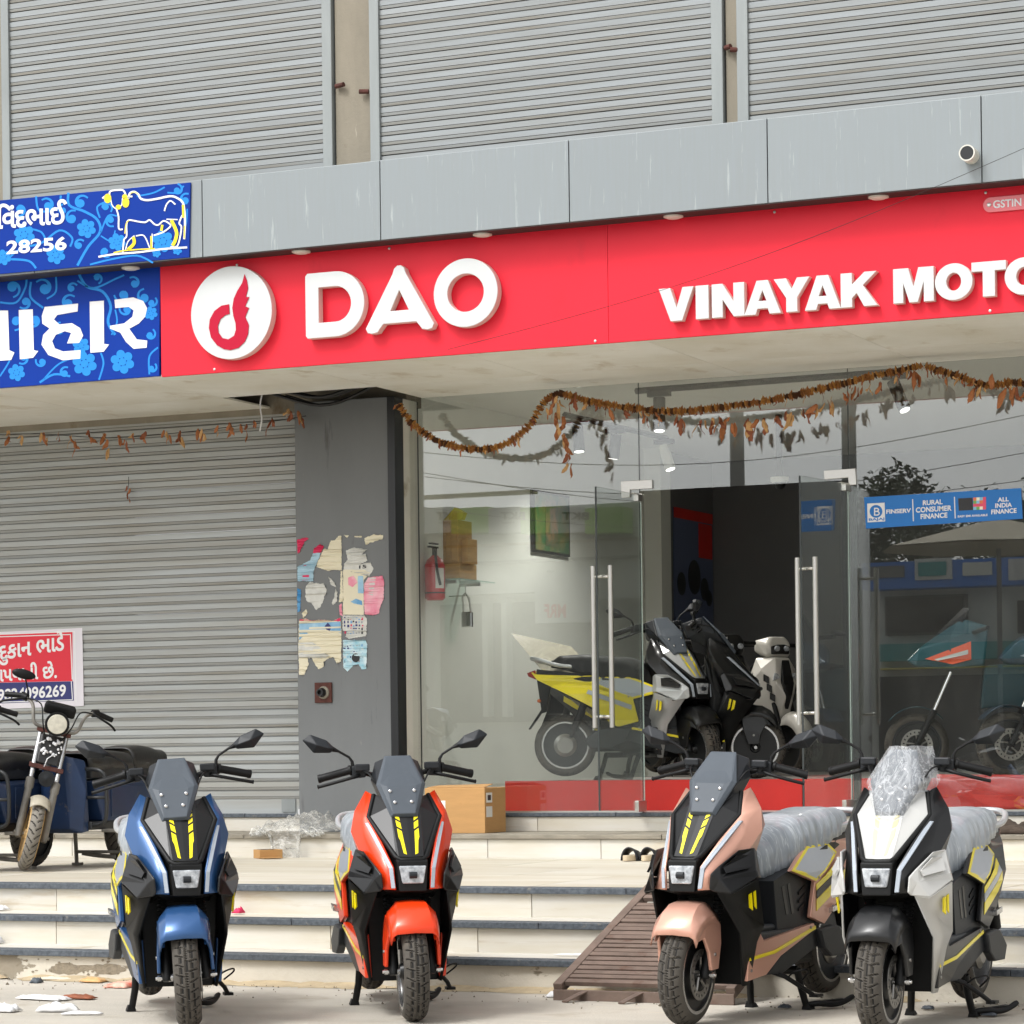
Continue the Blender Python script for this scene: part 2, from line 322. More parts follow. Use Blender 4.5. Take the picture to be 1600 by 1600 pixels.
def pieces(name, m, x0, w, gap, n, y0, y1, z0, z1, parent, bev=.002, jit=.0015):
    me = MB().box(gap/2, w-gap/2, 0, y1-y0, 0, z1-z0).mesh(name); me.materials.append(m)
    for i in range(n):
        o = link(name, me, m, parent, (x0+i*w, y0+random.uniform(-jit, jit), z0+random.uniform(-jit, jit)*.6))
        q = o.modifiers.new('bevel', 'BEVEL'); q.width = bev; q.segments = 2
rx = [(-8.13, .78), (-8.41-1.64, .82), (-8.66-1.9, .945)]
for k, (y, z) in enumerate(STEP):
    pieces('nosing_slab', m_gran, XA+.3*k, 1.37, .003, 10, y, y+.13, z-.031, z, steps, .003)
    if k: pieces('riser_tile', m_tile, rx[k][0]-rx[k][1]*6, rx[k][1], .004, 16, y+.028, y+.046, STEP[k-1][1]-.005, z-.032, steps)
    if k < 2: pieces('tread_tile', m_tile, XA+.2, 1.2, .003, 11, y+.131, STEP[k+1][0]+.05, z-.03, z-.002, steps)
MB().box(XA, XB, 12.328, 12.346, -.02, .118).build('riser_plaster', m_plast, steps)
m_cem = mat('bare_cement_patch', S(168, 156, 136, .75), .95, var=.3, vs=40, bump=.5, bs=90); cp_ = MB(); rp = random.Random(8)
for k in range(60):
    big = k < 9; cx = rp.uniform(95, 178) if big else rp.uniform(5, 240); cy = rp.uniform(1503, 1516) if big else rp.uniform(1497, 1524); rx_, ry_ = (rp.uniform(12, 30), rp.uniform(5, 9)) if big else (rp.uniform(1, 4.5), rp.uniform(.8, 2.6)); n_ = 22 if big else 7
    cp_.add([aty(cx+rx_*math.cos(2*PI*i/n_)*rp.uniform(.7, 1.15), cy+ry_*math.sin(2*PI*i/n_)*rp.uniform(.7, 1.15), 12.3275-.00004*k) for i in range(n_)], [tuple(range(n_))])
cp_.build('plaster_loss', m_cem, steps)['kind'] = 'stuff'
for r in range(3): pieces('landing_slab', m_slab, XA+(.6 if r % 2 else 0), 1.2, .003, 11, 13.232+r*1.143, 13.229+(r+1)*1.143, .418, .449, steps)
pieces('riser_tile', m_tile, -9.29-.79*7, .79, .004, 17, YP, YP+.02, .445, ZL-.03, steps)
pieces('ledge_slab', m_ledge, XA, 1.5, .004, 9, YP-.02, YP+.30, ZL-.029, ZL, steps, .004)
pieces('ledge_slab', m_ledge, XA+.7, 1.5, .004, 9, YP+.302, YG+.02, ZL-.03, ZL-.001, steps, .003)
pieces('riser_tile', m_tile, -7.67-1.2*6, 1.2, .004, 11, YG-.03, YG-.012, ZL, ZF-.027, steps)
pieces('sill_slab', m_gran, XA, 1.4, .003, 10, YG-.045, YG+.12, ZF-.026, ZF, steps, .003)
sb = MB()                                                    # sand swept against the lowest riser
for s in range(30):
    cx = random.uniform(-10.5, -3.2); wd = random.uniform(.15, .6)
    sb.grid(lambda u, v, cx=cx, wd=wd, s=s: (cx+(u-.5)*wd, 12.335-v*(.05+.10*math.sin(PI*u))*(1+.4*noise.noise(Vector((u*9, s, 0)))), .001+.022*(1-v)**1.5*math.sin(PI*u)*(1+.5*noise.noise(Vector((u*14, v*4, s))))), 14, 4)
props(sb.build('sand_drift', mat('sand', S(208, 188, 154, .8), .95, var=.3, vs=9, bump=.4, bs=120), smooth=True), kind='stuff')
gv = MB(); rg = random.Random(4)
for k in range(420):
    x, y = rg.uniform(-10.4, -3), 12.33-abs(rg.gauss(0, .35)); s = rg.uniform(.002, .007)*(1 if rg.random() < .95 else 2)
    P = [Vector((x+s*math.cos(a+rg.uniform(-.3, .3)), y+s*math.sin(a), rg.uniform(.002, .006))) for a in (0, 1.6, 3.1, 4.7)]; t_ = Vector((x, y, .006+s*.8)); gv.add(P+[t_], [(0, 1, 4), (1, 2, 4), (2, 3, 4), (3, 0, 4)])
props(gv.build('grit', mat('grit_stone', S(150, 138, 118, .7), .9, var=.5, vs=30)), kind='stuff')
# ------------------------------------------------------------------ shop building
bld = thing('shop_building', 'two storey row of shops with grey roller shutters and a glass fronted showroom', 'building', (-8, 17.4, .7))
def bpart(name, m, *bx, parent=None, bevel=0):
    b = MB()
    for q in bx: b.box(*q)
    return b.build(name, m, parent or bld, bevel=bevel)
X = lambda px, py, Y: aty(px, py, Y).x
xp0, xp1, xt1, xc1 = X(463, 900, 17.2), X(609, 900, 17.2), X(621, 900, 17.2), X(631, 900, 17.34)
bpart('upper_wall', m_pill, (XA, XB, 15.95, 16.1, 4.2, 8.2))
bpart('roof_slab', m_pill, (XA, XB, 15.3, 25, 8.2, 8.4))
bpart('end_wall', m_white, (XA-.2, XA, 15.5, 25, .0, 8.2))
bpart('end_wall', m_white, (XB, XB+.2, 15.5, 25, .0, 8.2))
bpart('floor_slab', m_pill, (XA, XB, 16.1, 25, 3.95, 4.2))
SLAT = [(0, 0), (-.008, .001), (-.012, .016), (-.0095, .0182), (-.0125, .0205), (-.0125, .0535), (.001, .0545), (.001, .0605)]
def slat_mesh(L, h):
    b = MB(); k = h/.0605; n = len(SLAT)
    vs = [(x, y, z*k) for x in (0, L) for (y, z) in SLAT]
    return b.add(vs, [(1, 2, n+2, n+1)], 1).add(vs, [(i, i+1, n+i+1, n+i) for i in (0, 3, 5, 6)], 2).add(vs, [(i, i+1, n+i+1, n+i) for i in (2, 4)]+[tuple(range(n)), tuple(range(n, 2*n))[::-1], (0, n, 2*n-1, n-1)]).mesh('slat')
def shutter(x0, x1, Y, z0, h, n, m, rail):
    s = bpart('roller_shutter', m_rail, (x0, x1, Y+.004, Y+.02, z0, z0+rail+.02))
    if rail:
        bpart('bottom_rail', m, (x0, x1, Y-.014, Y+.002, z0, z0+rail), parent=s, bevel=.003)
    me = slat_mesh(x1-x0, h); me.materials.append(m); me.materials.append(m_sband); me.materials.append(m_sgroove)
    for i in range(n):
        o = link('slat', me, m, s, (x0, Y+random.uniform(-.0015, .0015), z0+rail+.002+i*h)); o.rotation_euler = (random.gauss(0, .022), random.gauss(0, .00022), random.gauss(0, .0004))
    return s
g1, g2 = X(503, 120, YU-.03), X(518, 120, YU-.03); q1, q2 = X(577, 120, YU-.03), X(592, 120, YU-.03)
h1, h2 = X(1111, 100, YU-.03), X(1129, 100, YU-.03); k1, k2 = X(1151, 100, YU-.03), X(1168.5, 100, YU-.03)
l0 = X(2, 150, YU-.03); l1 = X(14, 150, YU-.03)
def pitch(px, y0, y1, n, Y): return (aty(px, y0, Y).z-aty(px, y1, Y).z)/n
shutter(l1-.02, g1+.02, YU, 4.66, .0605, 42, m_slatU, .0); shutter(q2-.02, h1+.02, YU, 4.66, .0605, 42, m_slatU, .0); shutter(k2-.02, k2+3.9, YU, 4.66, .0605, 42, m_slatU, .0)
shutter(XA+.1, l0-.45, YU, 4.66, .0605, 42, m_slatU, 0)
for a, b in ((l0, l1), (g1, g2), (q1, q2), (h1, h2), (k1, k2), (k2+3.9, k2+3.97)): bpart('guide_rail', m_rail, (a, b, YU-.03, YU+.03, 4.5, 8.0), bevel=.004)
bpart('pillar', m_pill, (g2+.012, q1, YU+.0, YU+.14, 4.5, 8.1)); bpart('pillar', m_pill, (h2+.012, k1, YU+.0, YU+.14, 4.5, 8.1)); bpart('pillar', m_pill, (l0-.45, l0, YU+.0, YU+.14, 4.5, 8.1))
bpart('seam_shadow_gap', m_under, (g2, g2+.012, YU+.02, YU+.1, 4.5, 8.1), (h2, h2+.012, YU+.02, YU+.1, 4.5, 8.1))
for px, py, ln, d in ((525, 135, .062, 1), (576, 143, -.058, 1), (1133, 75, .04, 1), (1152, 78, -.04, 1)):
    p = aty(px, py, YU-.02); MB().tube([p, p+Vector((ln, -.015, .003))], .015, 10).build('iron_stub', m_rust, bld)
# fascia of grey sheet panels
xs = [-9.039-1.247*i for i in (5, 4, 3, 2, 1)]+[-9.039, -7.795, -6.551, -5.321, -4.075, -2.83, -1.65]
for a, b in zip(xs, xs[1:]): bpart('fascia_panel', m_fas, (a+.003, b-.003, YF, YF+.02, ZFAS-.481, ZFAS), bevel=.002)
bpart('fascia_frame', m_under, (XA, XB, YF+.022, YF+.3, ZFAS-.478, ZFAS-.006))
bpart('fascia_cap', m_rail, (XA, XB, YF+.02, YU+.1, ZFAS-.005, ZFAS+.006))
u = bpart('fascia_soffit_strip', m_under, (XA, XB, YF+.004, YS-.001, ZFAS-.487, ZFAS-.4815))
m_lens = mat('downlight_lens', S(232, 214, 200, .85), .4)
for px, py in ((192, 415), (461, 390), (748, 364), (1048, 336), (1370, 306)):
    p = atz(px, py, ZFAS-.489); d = MB().lathe([(.004, .050), (-.004, .048), (-.010, .038), (-.013, 0)], (p.x, YF+.085, ZFAS-.492), 'Z', 24).build('downlight', m_white, bld)
    MB().lathe([(0, .051), (-.003, .053), (-.003, .058), (.004, .058)], (p.x, YF+.085, ZFAS-.492), 'Z', 20).build('trim_ring', m_white, d)
# soffit boards, one of them missing over the shutter
sx = [-8.503+1.166*i for i in range(-6, 6)]
for i, (a, b) in enumerate(zip(sx, sx[1:])):
    bpart('soffit_board', m_sof, (a+.002, b-.002, YS+.02, 16.715, ZSOF, ZSOF+.012))
    if i != 5: bpart('soffit_board', m_sof, (a+.002, b-.002, 16.72, YG+.0, ZSOF, ZSOF+.012))
bpart('sign_back_wall', m_pill, (XA, XB, YS+.03, YS+.1, ZSOF+.015, 4.25))
ha, hb = sx[5], sx[6]
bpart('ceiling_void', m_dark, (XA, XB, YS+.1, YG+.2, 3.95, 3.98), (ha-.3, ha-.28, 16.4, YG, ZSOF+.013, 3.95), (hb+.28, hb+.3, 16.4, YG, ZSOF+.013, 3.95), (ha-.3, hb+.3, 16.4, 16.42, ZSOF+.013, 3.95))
bpart('lintel', m_pill, (XA, xt1, YG-.02, YG+.2, 3.50, 3.95))
m_cable = mat('black_cable', S(18, 18, 19), .5)
for j in range(5):
    a = Vector((ha+.12+.05*j, 16.78+.07*j, ZSOF+.10-.02*j)); b = Vector((hb-.05-.04*j, 16.85+.09*j, ZSOF+.06+.015*j))
    cb = [lerp(a, b, t)+Vector((0, .05*math.sin(t*7+j), -(.06+.035*(j % 3))*math.sin(PI*t)**(1+j % 2)-.01*math.sin(t*11+j))) for t in [k/14 for k in range(15)]]
    props(MB().tube(cb, .011 if j < 4 else .008, 8).build('cable', m_cable, smooth=True), ('foremost', 'second', 'third', 'fourth', 'rearmost thin')[j]+' black cable sagging in the open ceiling hole, counted from the street', 'cable', 'cables hanging in the ceiling hole')
# ground floor: shutter, pier, showroom
gs = shutter(XA, xp0-.002, YG+.0, ZF-.006, .0628, 44, m_slatG, .104)
lp = aty(452, 1262, YG-.02)
MB().box(lp.x-.06, lp.x+.05, YG-.022, YG-.015, lp.z-.03, lp.z+.06).build('lock_plate', m_rail, gs)
bpart('pier', m_pier, (xp0, xp1, 17.2, YG+.15, ZL-.001, ZSOF-.002), bevel=.004)
bpart('corner_trim', m_black, (xp1+.001, xt1, 17.185, YG+.15, .95, ZSOF-.003), bevel=.003)
bpart('pier', m_pier, (xp1+.001, xt1, 17.205, YG+.15, ZL-.001, .949))
bpart('column', m_white, (xt1+.001, xc1, 17.31, YG+.13, ZF-.02, ZSOF-.004), bevel=.006)
for pxx, pyy, sc in ((505, 1082, 1),):
    p = aty(pxx, pyy, 17.19); o = bpart('rusty_plate', m_rust, (p.x-.066, p.x+.066, 17.187, 17.199, p.z-.07, p.z+.068), bevel=.003)
    MB().lathe([(0, .034), (-.006, .034), (-.045, .026), (-.045, .016), (-.02, .014)], (p.x-.004, 17.187, p.z), 'Y', 18).build('cable_gland', m_black, o, smooth=False)
    MB().lathe([(0, .045), (-.008, .042), (-.01, .036)], (p.x+.004, 17.187, p.z-.001), 'Y', 18).build('flange', m_ledge, o)
xh1, xh2 = -6.919, -5.495
def pane(name, x0, x1, z0, z1, Y=YG):
    o = MB().box(x0, x1, Y, Y+.010, z0, z1).build(name, m_glass, bld); return o
pane('glass_pane', xc1-.06, xh1-.006, ZF+.004, ZSOF); pane('glass_pane', xh2+.006, XB, ZF+.004, ZSOF); pane('glass_transom', xh1-.002, xh2+.002, 2.835, ZSOF)
bpart('glass_seal', m_seal, (xh1-.0055, xh1-.0025, YG-.001, YG+.011, ZF, ZSOF), (xh2+.0025, xh2+.0055, YG-.001, YG+.011, ZF, ZSOF))
bpart('dark_edge_strip', m_black, (xh2+.008, xh2+.05, YG+.012, YG+.05, ZF, 2.83))  # black strip standing in for the dark interior seen beside the door
bpart('bottom_channel', m_steel, (xc1, xh1-.008, YG-.006, YG+.016, ZF-.001, ZF+.012), (xh2+.008, XB, YG-.006, YG+.016, ZF-.001, ZF+.012))
def door(xh, xf, yf, tag_side):
    H = Vector((xh, YG+.005, 0)); Fp = Vector((xf, yf, 0)); d = (Fp-H).normalized(); n = Vector((-d.y, d.x, 0))*.006; L = (Fp-H).length
    b = MB(); z0, z1 = .752, 2.81
    def ob(a0, a1, t0, t1, za, zb, nn=n/.006):
        P = [H+d*a0+nn*t0, H+d*a1+nn*t0, H+d*a1+nn*t1, H+d*a0+nn*t1]
        return [p+Vector((0, 0, za)) for p in P]+[p+Vector((0, 0, zb)) for p in P]
    o = MB().hexa(ob(.0, L, -.006, .006, z0, z1)).build('glass_door', m_glass, bld)
    MB().hexa(ob(L+.0005, L+.004, -.006, .006, z0, z1)).build('door_edge', m_seal, o)
    MB().hexa(ob(-.005, -.001, -.006, .006, z0, z1)).build('door_edge', m_gbright, o)
    MB().hexa(ob(-.012, .13, -.014, .014, z1-.001, z1+.004)).hexa(ob(.0, .07, -.016, .016, z1-.045, z1+.002)).build('top_patch', m_steel, o, bevel=.002)
    MB().hexa(ob(-.01, .12, -.015, .015, z0-.022, z0+.05)).build('bottom_patch', m_steel, o, bevel=.002)
    za, zb = aty(940, 1137, 16.78).z, aty(940, 884, 16.78).z
    for s in (-1, 1):
        q = H+d*(L-.075)+(n/.006)*(.06*s)
        hb_ = MB().tube([q+Vector((0, 0, za)), q+Vector((0, 0, zb))], .0165, 14).build('pull_handle', m_steel, o); smooth_angle(hb_)
        for zz in (za+.07, zb-.07): MB().tube([q+Vector((0, 0, zz)), H+d*(L-.075)+Vector((0, 0, zz))], .010, 10).build('standoff', m_steel, hb_, smooth=True)
    return o
yf = YG-.70
door(xh1, X(935, 1000, yf)-.005, yf, 0); door(xh2, X(1253, 1000, yf), yf, 1)
def patch(pts): # steel corner fitting on the transom
    return MB().poly([aty(x, y, YG-.012) for x, y in pts], (0, .034, 0)).build('corner_patch', m_steel, bld, bevel=.002)
patch([(970, 752), (1019, 749.5), (1019, 763), (984, 765), (984, 777), (971, 778)]); patch([(1287, 735.5), (1336, 732), (1338, 757), (1326, 758), (1325, 746), (1288, 749)])
# interior
def atx(px, py, Xc): d = ray(px, py); return CAMP+d*(Xc/d.x)
xc = X(632, 900, YG+.03); yc = atx(693, 900, xc).y           # pilaster on the left side wall, then the wall itself
xl = xc-.12; ye = atx(1008, 900, xl).y
bpart('wall_pilaster', m_wallin, (xc-.3, xc, YG+.02, yc, ZF, 3.66)); bpart('showroom_wall', m_wallin, (xl-.12, xl, yc+.001, ye, ZF, 3.66))
xk = X(1034, 900, ye); yk = atx(1049, 900, xk).y; yb = atx(1115, 900, xk-.06).y
bpart('showroom_column', m_wallin, (xl-.12, xk, ye+.001, yk, ZF, 3.66)); bpart('showroom_partition', m_dark, (xk-.3, xk-.06, yk+.001, yb, ZF, 3.66)); bpart('showroom_partition', m_dark, (xk-.3, XB, yb+.001, yb+.1, ZF, 3.66))
bpart('showroom_ceiling', m_ceil, (xl-.1, XB, YG+.03, yb+.2, 3.66, 3.68)); bpart('showroom_floor', m_floor, (xl-.1, XB, YG+.13, yb+.2, ZF-.02, ZF-.001))
xr = X(789, 1240, 17.95)
pl = bpart('display_plinth', mat('plinth_top', S(180, 174, 168, .85), .4, var=.1, vs=4), (xr, XB, 17.975, yb-.02, ZF, .925))
for i in range(9):
    a = xr+i*.72; MB().box(a+.002, min(a+.718, XB), 17.95, 17.97, ZF, .93).build('red_board', m_red, pl)
# ------------------------------------------------------------------ signs
m_sred = mat('red_sign_sheet', S(236, 26, 52, .88), .5, spec=.35, var=.07, vs=1.0, bump=.10, bs=1.6, dirt=S(214, 22, 46, .85), dth=.6, dsc=2.5, dw=.2, dst=(1, 1, .5))
m_swhite = mat('white_acrylic', S(222, 225, 225, .8), .35, var=.04, vs=4)
m_sside = mat('letter_return', S(236, 214, 206, .85), .45, var=.08, vs=5)
m_flame = mat('crimson_print', S(196, 0, 52, .8), .5, spec=.25)
m_blue = mat('blue_print', S(4, 56, 158, .85), .5, var=.10, vs=1.5, spec=.15); m_lblue = mat('light_blue_print', S(44, 142, 226, .88), .5, spec=.15)
m_wprint = mat('white_print', S(236, 236, 238, .9), .45); m_yel = mat('yellow_print', S(250, 220, 30, .9), .45); m_navy = mat('navy_print', S(34, 42, 110, .9), .45)
m_rprint = mat('banner_red', S(222, 26, 52, .9), .45); m_dprint = mat('dark_print', S(40, 40, 44), .5); m_gprint = mat('grey_print', S(150, 154, 158), .5)
def xz(px, py, Y): p = aty(px, py, Y); return (p.x, p.z)
def board(name, label, cat, quad, Y, m, th=.03):
    """sign board lying in the plane Y; quad photo corners bl br tr tl"""
    p = [aty(x, y, Y) for x, y in quad]; t = thing(name, label, cat, p[0])
    MB().poly(p, (0, th, 0)).build('panel', m, t, bevel=.002); return t
def raised(name, loops, Y, depth, t, m=None, bevel=.004):
    vs, fs = shape_mesh(loops, depth, bevel)
    o = MB().add([(v.x, Y-.001-(v.z+depth/2), v.y) for v in vs], fs)
    me = o.build(name, [m or m_swhite, m_sside], t, clean=False)
    for p in me.data.polygons:
        if abs(p.normal.y) < .6: p.material_index = 1
    return me
rs = thing('shop_sign_board', 'long red sign board with raised white letters and a round white flame emblem', 'sign', (-6.8, YS, ZSOF))
xs_ = [X(251, 500, YS), X(950, 450, YS), X(950, 450, YS)+2.95, XB+.2]
for a, b in zip(xs_, xs_[1:]): MB().box(a+.001, b-.001, YS, YS+.028, ZSOF-.004, ZSIGN-.006).build('panel', m_sred, rs, bevel=.0015)
def ring(cx, cz, rx, rz, n=48, a0=0, a1=2*PI): return [(cx+rx*math.cos(a0+(a1-a0)*i/n), cz+rz*math.sin(a0+(a1-a0)*i/n)) for i in range(n)]
YL = YS-.062                                               # front faces of the raised letters
def q2(x, y): return xz(400+x/3.5556, 330+y/3.5556, YL)
# emblem
cc = xz(361, 488.5, YL); rr = (xz(421, 484, YL)[0]-xz(296, 494, YL)[0])/2
em = raised('emblem_disc', [ring(cc[0], cc[1], rr, rr*1.0, 72)], YS, .06, rs, bevel=.003)
fl = [(1272, 730), (1230, 738), (1190, 768), (1165, 815), (1160, 862), (1172, 915), (1205, 958), (1245, 980), (1280, 985), (1325, 972), (1360, 938), (1378, 895), (1382, 845), (1362, 800), (1383, 750), (1362, 742), (1384, 690), (1366, 690), (1378, 640), (1372, 600), (1358, 563), (1345, 612), (1318, 655), (1298, 700), (1290, 750), (1296, 795), (1308, 835), (1310, 872), (1300, 905), (1268, 925), (1235, 918), (1214, 888), (1210, 850), (1225, 812), (1252, 790), (1275, 784)]
MB().poly([aty(x/3.5556, 270+y/3.5556, YS-.0655) for x, y in fl], (0, .003, 0)).build('flame_mark', m_flame, em)
# wordmark D A O
dl, db = q2(279, 706); dt = q2(281, 351)[1]; dr = q2(598, 520)[0]; hgt = dt-db; mid = (dt+db)/2; th = hgt*.215; rd = hgt/2
outer = [(dl, db+.015), (dl, dt-.015), (dl+.012, dt)]+[(dr-rd+rd*math.sin(a), mid+rd*math.cos(a)) for a in [PI*i/24 for i in range(25)]]+[(dl+.012, db)]
inner = [(dl+th, db+th), (dl+th, dt-th)]+[(dr-rd+(rd-th)*math.sin(a), mid+(rd-th)*math.cos(a)) for a in [PI*i/20 for i in range(21)]]
raised('letter', [outer, inner], YS, .06, rs)
ab, at_ = db, dt; al, ar = q2(612, 640)[0], q2(985, 640)[0]; am = (al+ar)/2; hw = (ar-al)/2; r_ = th*.5
out = [(al+.004, ab+.03), (al, ab+.02), (al+.006, ab+.004), (al+.02, ab-.004)]
lw_ = th*1.02
out = [(al, ab+.028), (al+.012, ab+.004), (al+.04, ab-.002), (al+lw_*.86, ab+.004), (al+lw_, ab+.02), (al+lw_+.028, ab+th*.62), (ar-lw_-.028, ab+th*.62), (ar-lw_, ab+.02), (ar-lw_*.86, ab+.004), (ar-.04, ab-.002), (ar-.012, ab+.004), (ar, ab+.028),
       (am+lw_*.5, at_-.05), (am+lw_*.36, at_-.016), (am+lw_*.14, at_), (am-lw_*.14, at_), (am-lw_*.36, at_-.016), (am-lw_*.5, at_-.05)]
hole = [(am-hw*.3, ab+th*1.42), (am+hw*.3, ab+th*1.42), (am, ab+th*3.02)]
raised('letter', [out, hole], YS, .06, rs)
oc = xz(400+1163/3.5556, 330+452/3.5556, YL); orx = (q2(1338, 440)[0]-q2(988, 450)[0])/2
raised('letter', [ring(oc[0], mid, orx, rd*1.03, 64), ring(oc[0], mid, orx-th, rd*1.03-th, 48)], YS, .06, rs)
# shop name, heavy grotesque capitals
YN = YS-.052
def q3(x, y): return xz(1000+x/2.6667, 250+y/2.6667, YN)
vb, vt = q3(160, 668)[1], q3(150, 533)[1]; Hn = vt-vb
def W(a, b): return q3(a, 600)[0], q3(b, 600)[0]
st = Hn*.33
def glyph(ch, a, b):
    w_ = b-a; P = lambda x, y: (a+x*w_, vb+y*Hn); s = st/w_
    if ch == 'V': return [[P(0, 1), P(s*1.08, 1), P(.51, .36), P(1-s*1.02, 1), P(1, 1), P(.5+s*.55, 0), P(.5-s*.55, 0)]]
    if ch == 'I': return [[P(0, 0), P(0, 1), P(1, 1), P(1, 0)]]
    if ch == 'N': return [[P(0, 0), P(0, 1), P(s, 1), P(1-s, .42), P(1-s, 1), P(1, 1), P(1, 0), P(1-s, 0), P(s, .56), P(s, 0)]]
    if ch == 'A': return [[P(0, 0), P(.5-s*.53, 1), P(.5+s*.53, 1), P(1, 0), P(1-s*1.02, 0), P(1-s*1.2, .17), P(s*1.2, .17), P(s*1.02, 0)], [P(.375, .38), P(.5, .74), P(.625, .38)]]
    if ch == 'Y': return [[P(0, 1), P(s*1.12, 1), P(.5, .66), P(1-s*1.12, 1), P(1, 1), P(.5+s*.5, .42), P(.5+s*.5, 0), P(.5-s*.5, 0), P(.5-s*.5, .42)]]
    if ch == 'K': return [[P(0, 0), P(0, 1), P(s, 1), P(s, .64), P(1-s*1.15, 1), P(.97, 1), P(.6, .62), P(1, 0), P(1-s*1.2, 0), P(.44, .42), P(s, .26), P(s, 0)]]
    if ch == 'M': return [[P(0, 0), P(0, 1), P(s*1.35, 1), P(.5, .42), P(1-s*1.35, 1), P(1, 1), P(1, 0), P(1-s*.86, 0), P(1-s*.86, .64), P(.5+s*.36, 0), P(.5-s*.36, 0), P(s*.86, .64), P(s*.86, 0)]]
    if ch == 'T': return [[P(0, 1), P(1, 1), P(1, .75), P(.5+s*.52, .75), P(.5+s*.52, 0), P(.5-s*.52, 0), P(.5-s*.52, .75), P(0, .75)]]
    if ch == 'R': return [[P(0, 0), P(0, 1), P(.7, 1), P(.88, .9), P(.92, .7), P(.86, .52), P(.72, .44), P(1, 0), P(1-s*1.2, 0), P(.46, .38), P(s, .38), P(s, 0)], [P(s, .58), P(.56, .58), P(.62, .68), P(.56, .78), P(s, .78)]]
    if ch == 'S': return [[P(x, y) for x, y in ((.02, .32), (.36, .34), (.42, .22), (.62, .24), (.64, .34), (.3, .45), (.06, .58), (.06, .82), (.28, 1), (.72, 1), (.96, .7), (.64, .68), (.58, .79), (.4, .78), (.38, .69), (.76, .57), (1, .42), (.97, .16), (.74, 0), (.26, 0), (.05, .14))]]
    cx, cz = a+w_/2, vb+Hn/2; return [ring(cx, cz, w_/2, Hn*.53, 48), ring(cx, cz, w_/2-st*.98, Hn*.53-st*.78, 36)]
for ch, a, b in (('V', 80, 221), ('I', 233, 284), ('N', 300, 433), ('A', 436, 584), ('Y', 560, 704), ('A', 688, 834), ('K', 838, 987), ('M', 1057, 1223), ('O', 1231, 1385), ('T', 1384, 1525), ('O', 1522, 1678), ('R', 1696, 1836), ('S', 1846, 1976)):
    raised('letter', glyph(ch, *W(a, b)), YS, .05, rs, bevel=.0025)
# tax number plate
gp = thing('number_plaque', 'small clear plaque with white tax number lettering on the red sign', 'plaque', aty(1560, 320, YS-.01))
g0, g1_, gz, gh = X(1536, 320, YS-.01), X(1536, 320, YS-.01)+1.35, aty(1565, 318.5, YS-.01).z, .042
m_plq = mat('plaque_pink', S(240, 120, 128, .85), .2)
MB().poly([(g0+gh+gh*math.cos(a), YS-.012, gz+gh*math.sin(a)) for a in [PI/2+PI*i/10 for i in range(11)]]+[(g1_, YS-.012, gz-gh), (g1_, YS-.012, gz+gh)], (0, .008, 0)).build('plate', m_plq, gp, bevel=.002)
tb = MB(); textquad(tb, 'GSTIN :', (g0+.058, YS-.0135, gz-.022), (g0+.058+.19, YS-.0135, gz-.022), (g0+.058+.19, YS-.0135, gz+.022), (g0+.058, YS-.0135, gz+.022), .02); tb.build('lettering', m_wprint, gp)
MB().lathe([(0, .012), (-.004, .012), (-.006, .006)], (g0+.035, YS-.0125, gz), 'Y', 12).build('screw', m_steel, gp)
for px, py in ((370, 402+8), (608, 384), (1210, 327), (1540, 297), (335, 581), (930, 538), (1547, 491)):
    q = aty(px, py+(4 if py < 500 else -4), YS-.003); MB().lathe([(.003, .009), (-.003, .008), (-.004, .004)], (q.x, YS-.001, min(max(q.z, ZSOF+.012), ZSIGN-.03)), 'Y', 10).build('screw', m_steel, rs)
# blue boards ----------------------------------------------------------------
def stroke(mb, pts, wd, Y, sc=3.5556, ox=0, oy=270, sm=5, mi=0):
    q = catmull([(x, y, 0) for x, y in pts], sm) if sm else [Vector((x, y, 0)) for x, y in pts]
    n = len(q); L_, R_ = [], []
    for i, p in enumerate(q):
        t = (q[min(i+1, n-1)]-q[max(i-1, 0)]).normalized(); nn = Vector((-t.y, t.x, 0))
        ww = wd(i/(n-1)) if callable(wd) else wd
        L_.append(p+nn*ww/2); R_.append(p-nn*ww/2)
    P = lambda v: aty(ox+v.x/sc, oy+v.y/sc, Y)
    vs = [P(v) for v in L_]+[P(v) for v in R_]
    mb.add(vs, [(i, i+1, n+i+1, n+i) for i in range(n-1)], mi)
def blob(mb, x, y, r, Y, sc=3.5556, ox=0, oy=270, n=18, mi=0, sq=1.0):
    mb.add([aty(ox+(x+r*math.cos(2*PI*k/n))/sc, oy+(y+sq*r*math.sin(2*PI*k/n))/sc, Y) for k in range(n)], [tuple(range(n))], mi)
def flower(mb, x, y, r, Y, k0, **kw):
    for k in range(6):
        a = 2*PI*k/6+.3; blob(mb, x+r*.62*math.cos(a), y+r*.62*math.sin(a), r*.34, Y-.0002*k, **kw)
    blob(mb, x, y, r*.3, Y-.0014, **kw)
def curl(mb, x, y, r, a, Y, s=1):
    pts = [(x+r*(1-.11*k)*math.cos(a+s*k*.55), y+r*(1-.11*k)*math.sin(a+s*k*.55)) for k in range(8)]
    stroke(mb, pts, lambda t: 10+r*.7*t*t, Y, sm=3); blob(mb, x+r*.12*math.cos(a+s*3.6), y+r*.12*math.sin(a+s*3.6), r*.5, Y-.0003)
YB1, YB2 = YF-.012, YS-.002
b1 = board('dairy_sign_upper', 'blue sign board with a cow and calf drawing, on the grey fascia', 'sign', [(-90, 436), (295.5, 402), (297.5, 285), (-90, 321.5)], YB1, m_blue, .012)
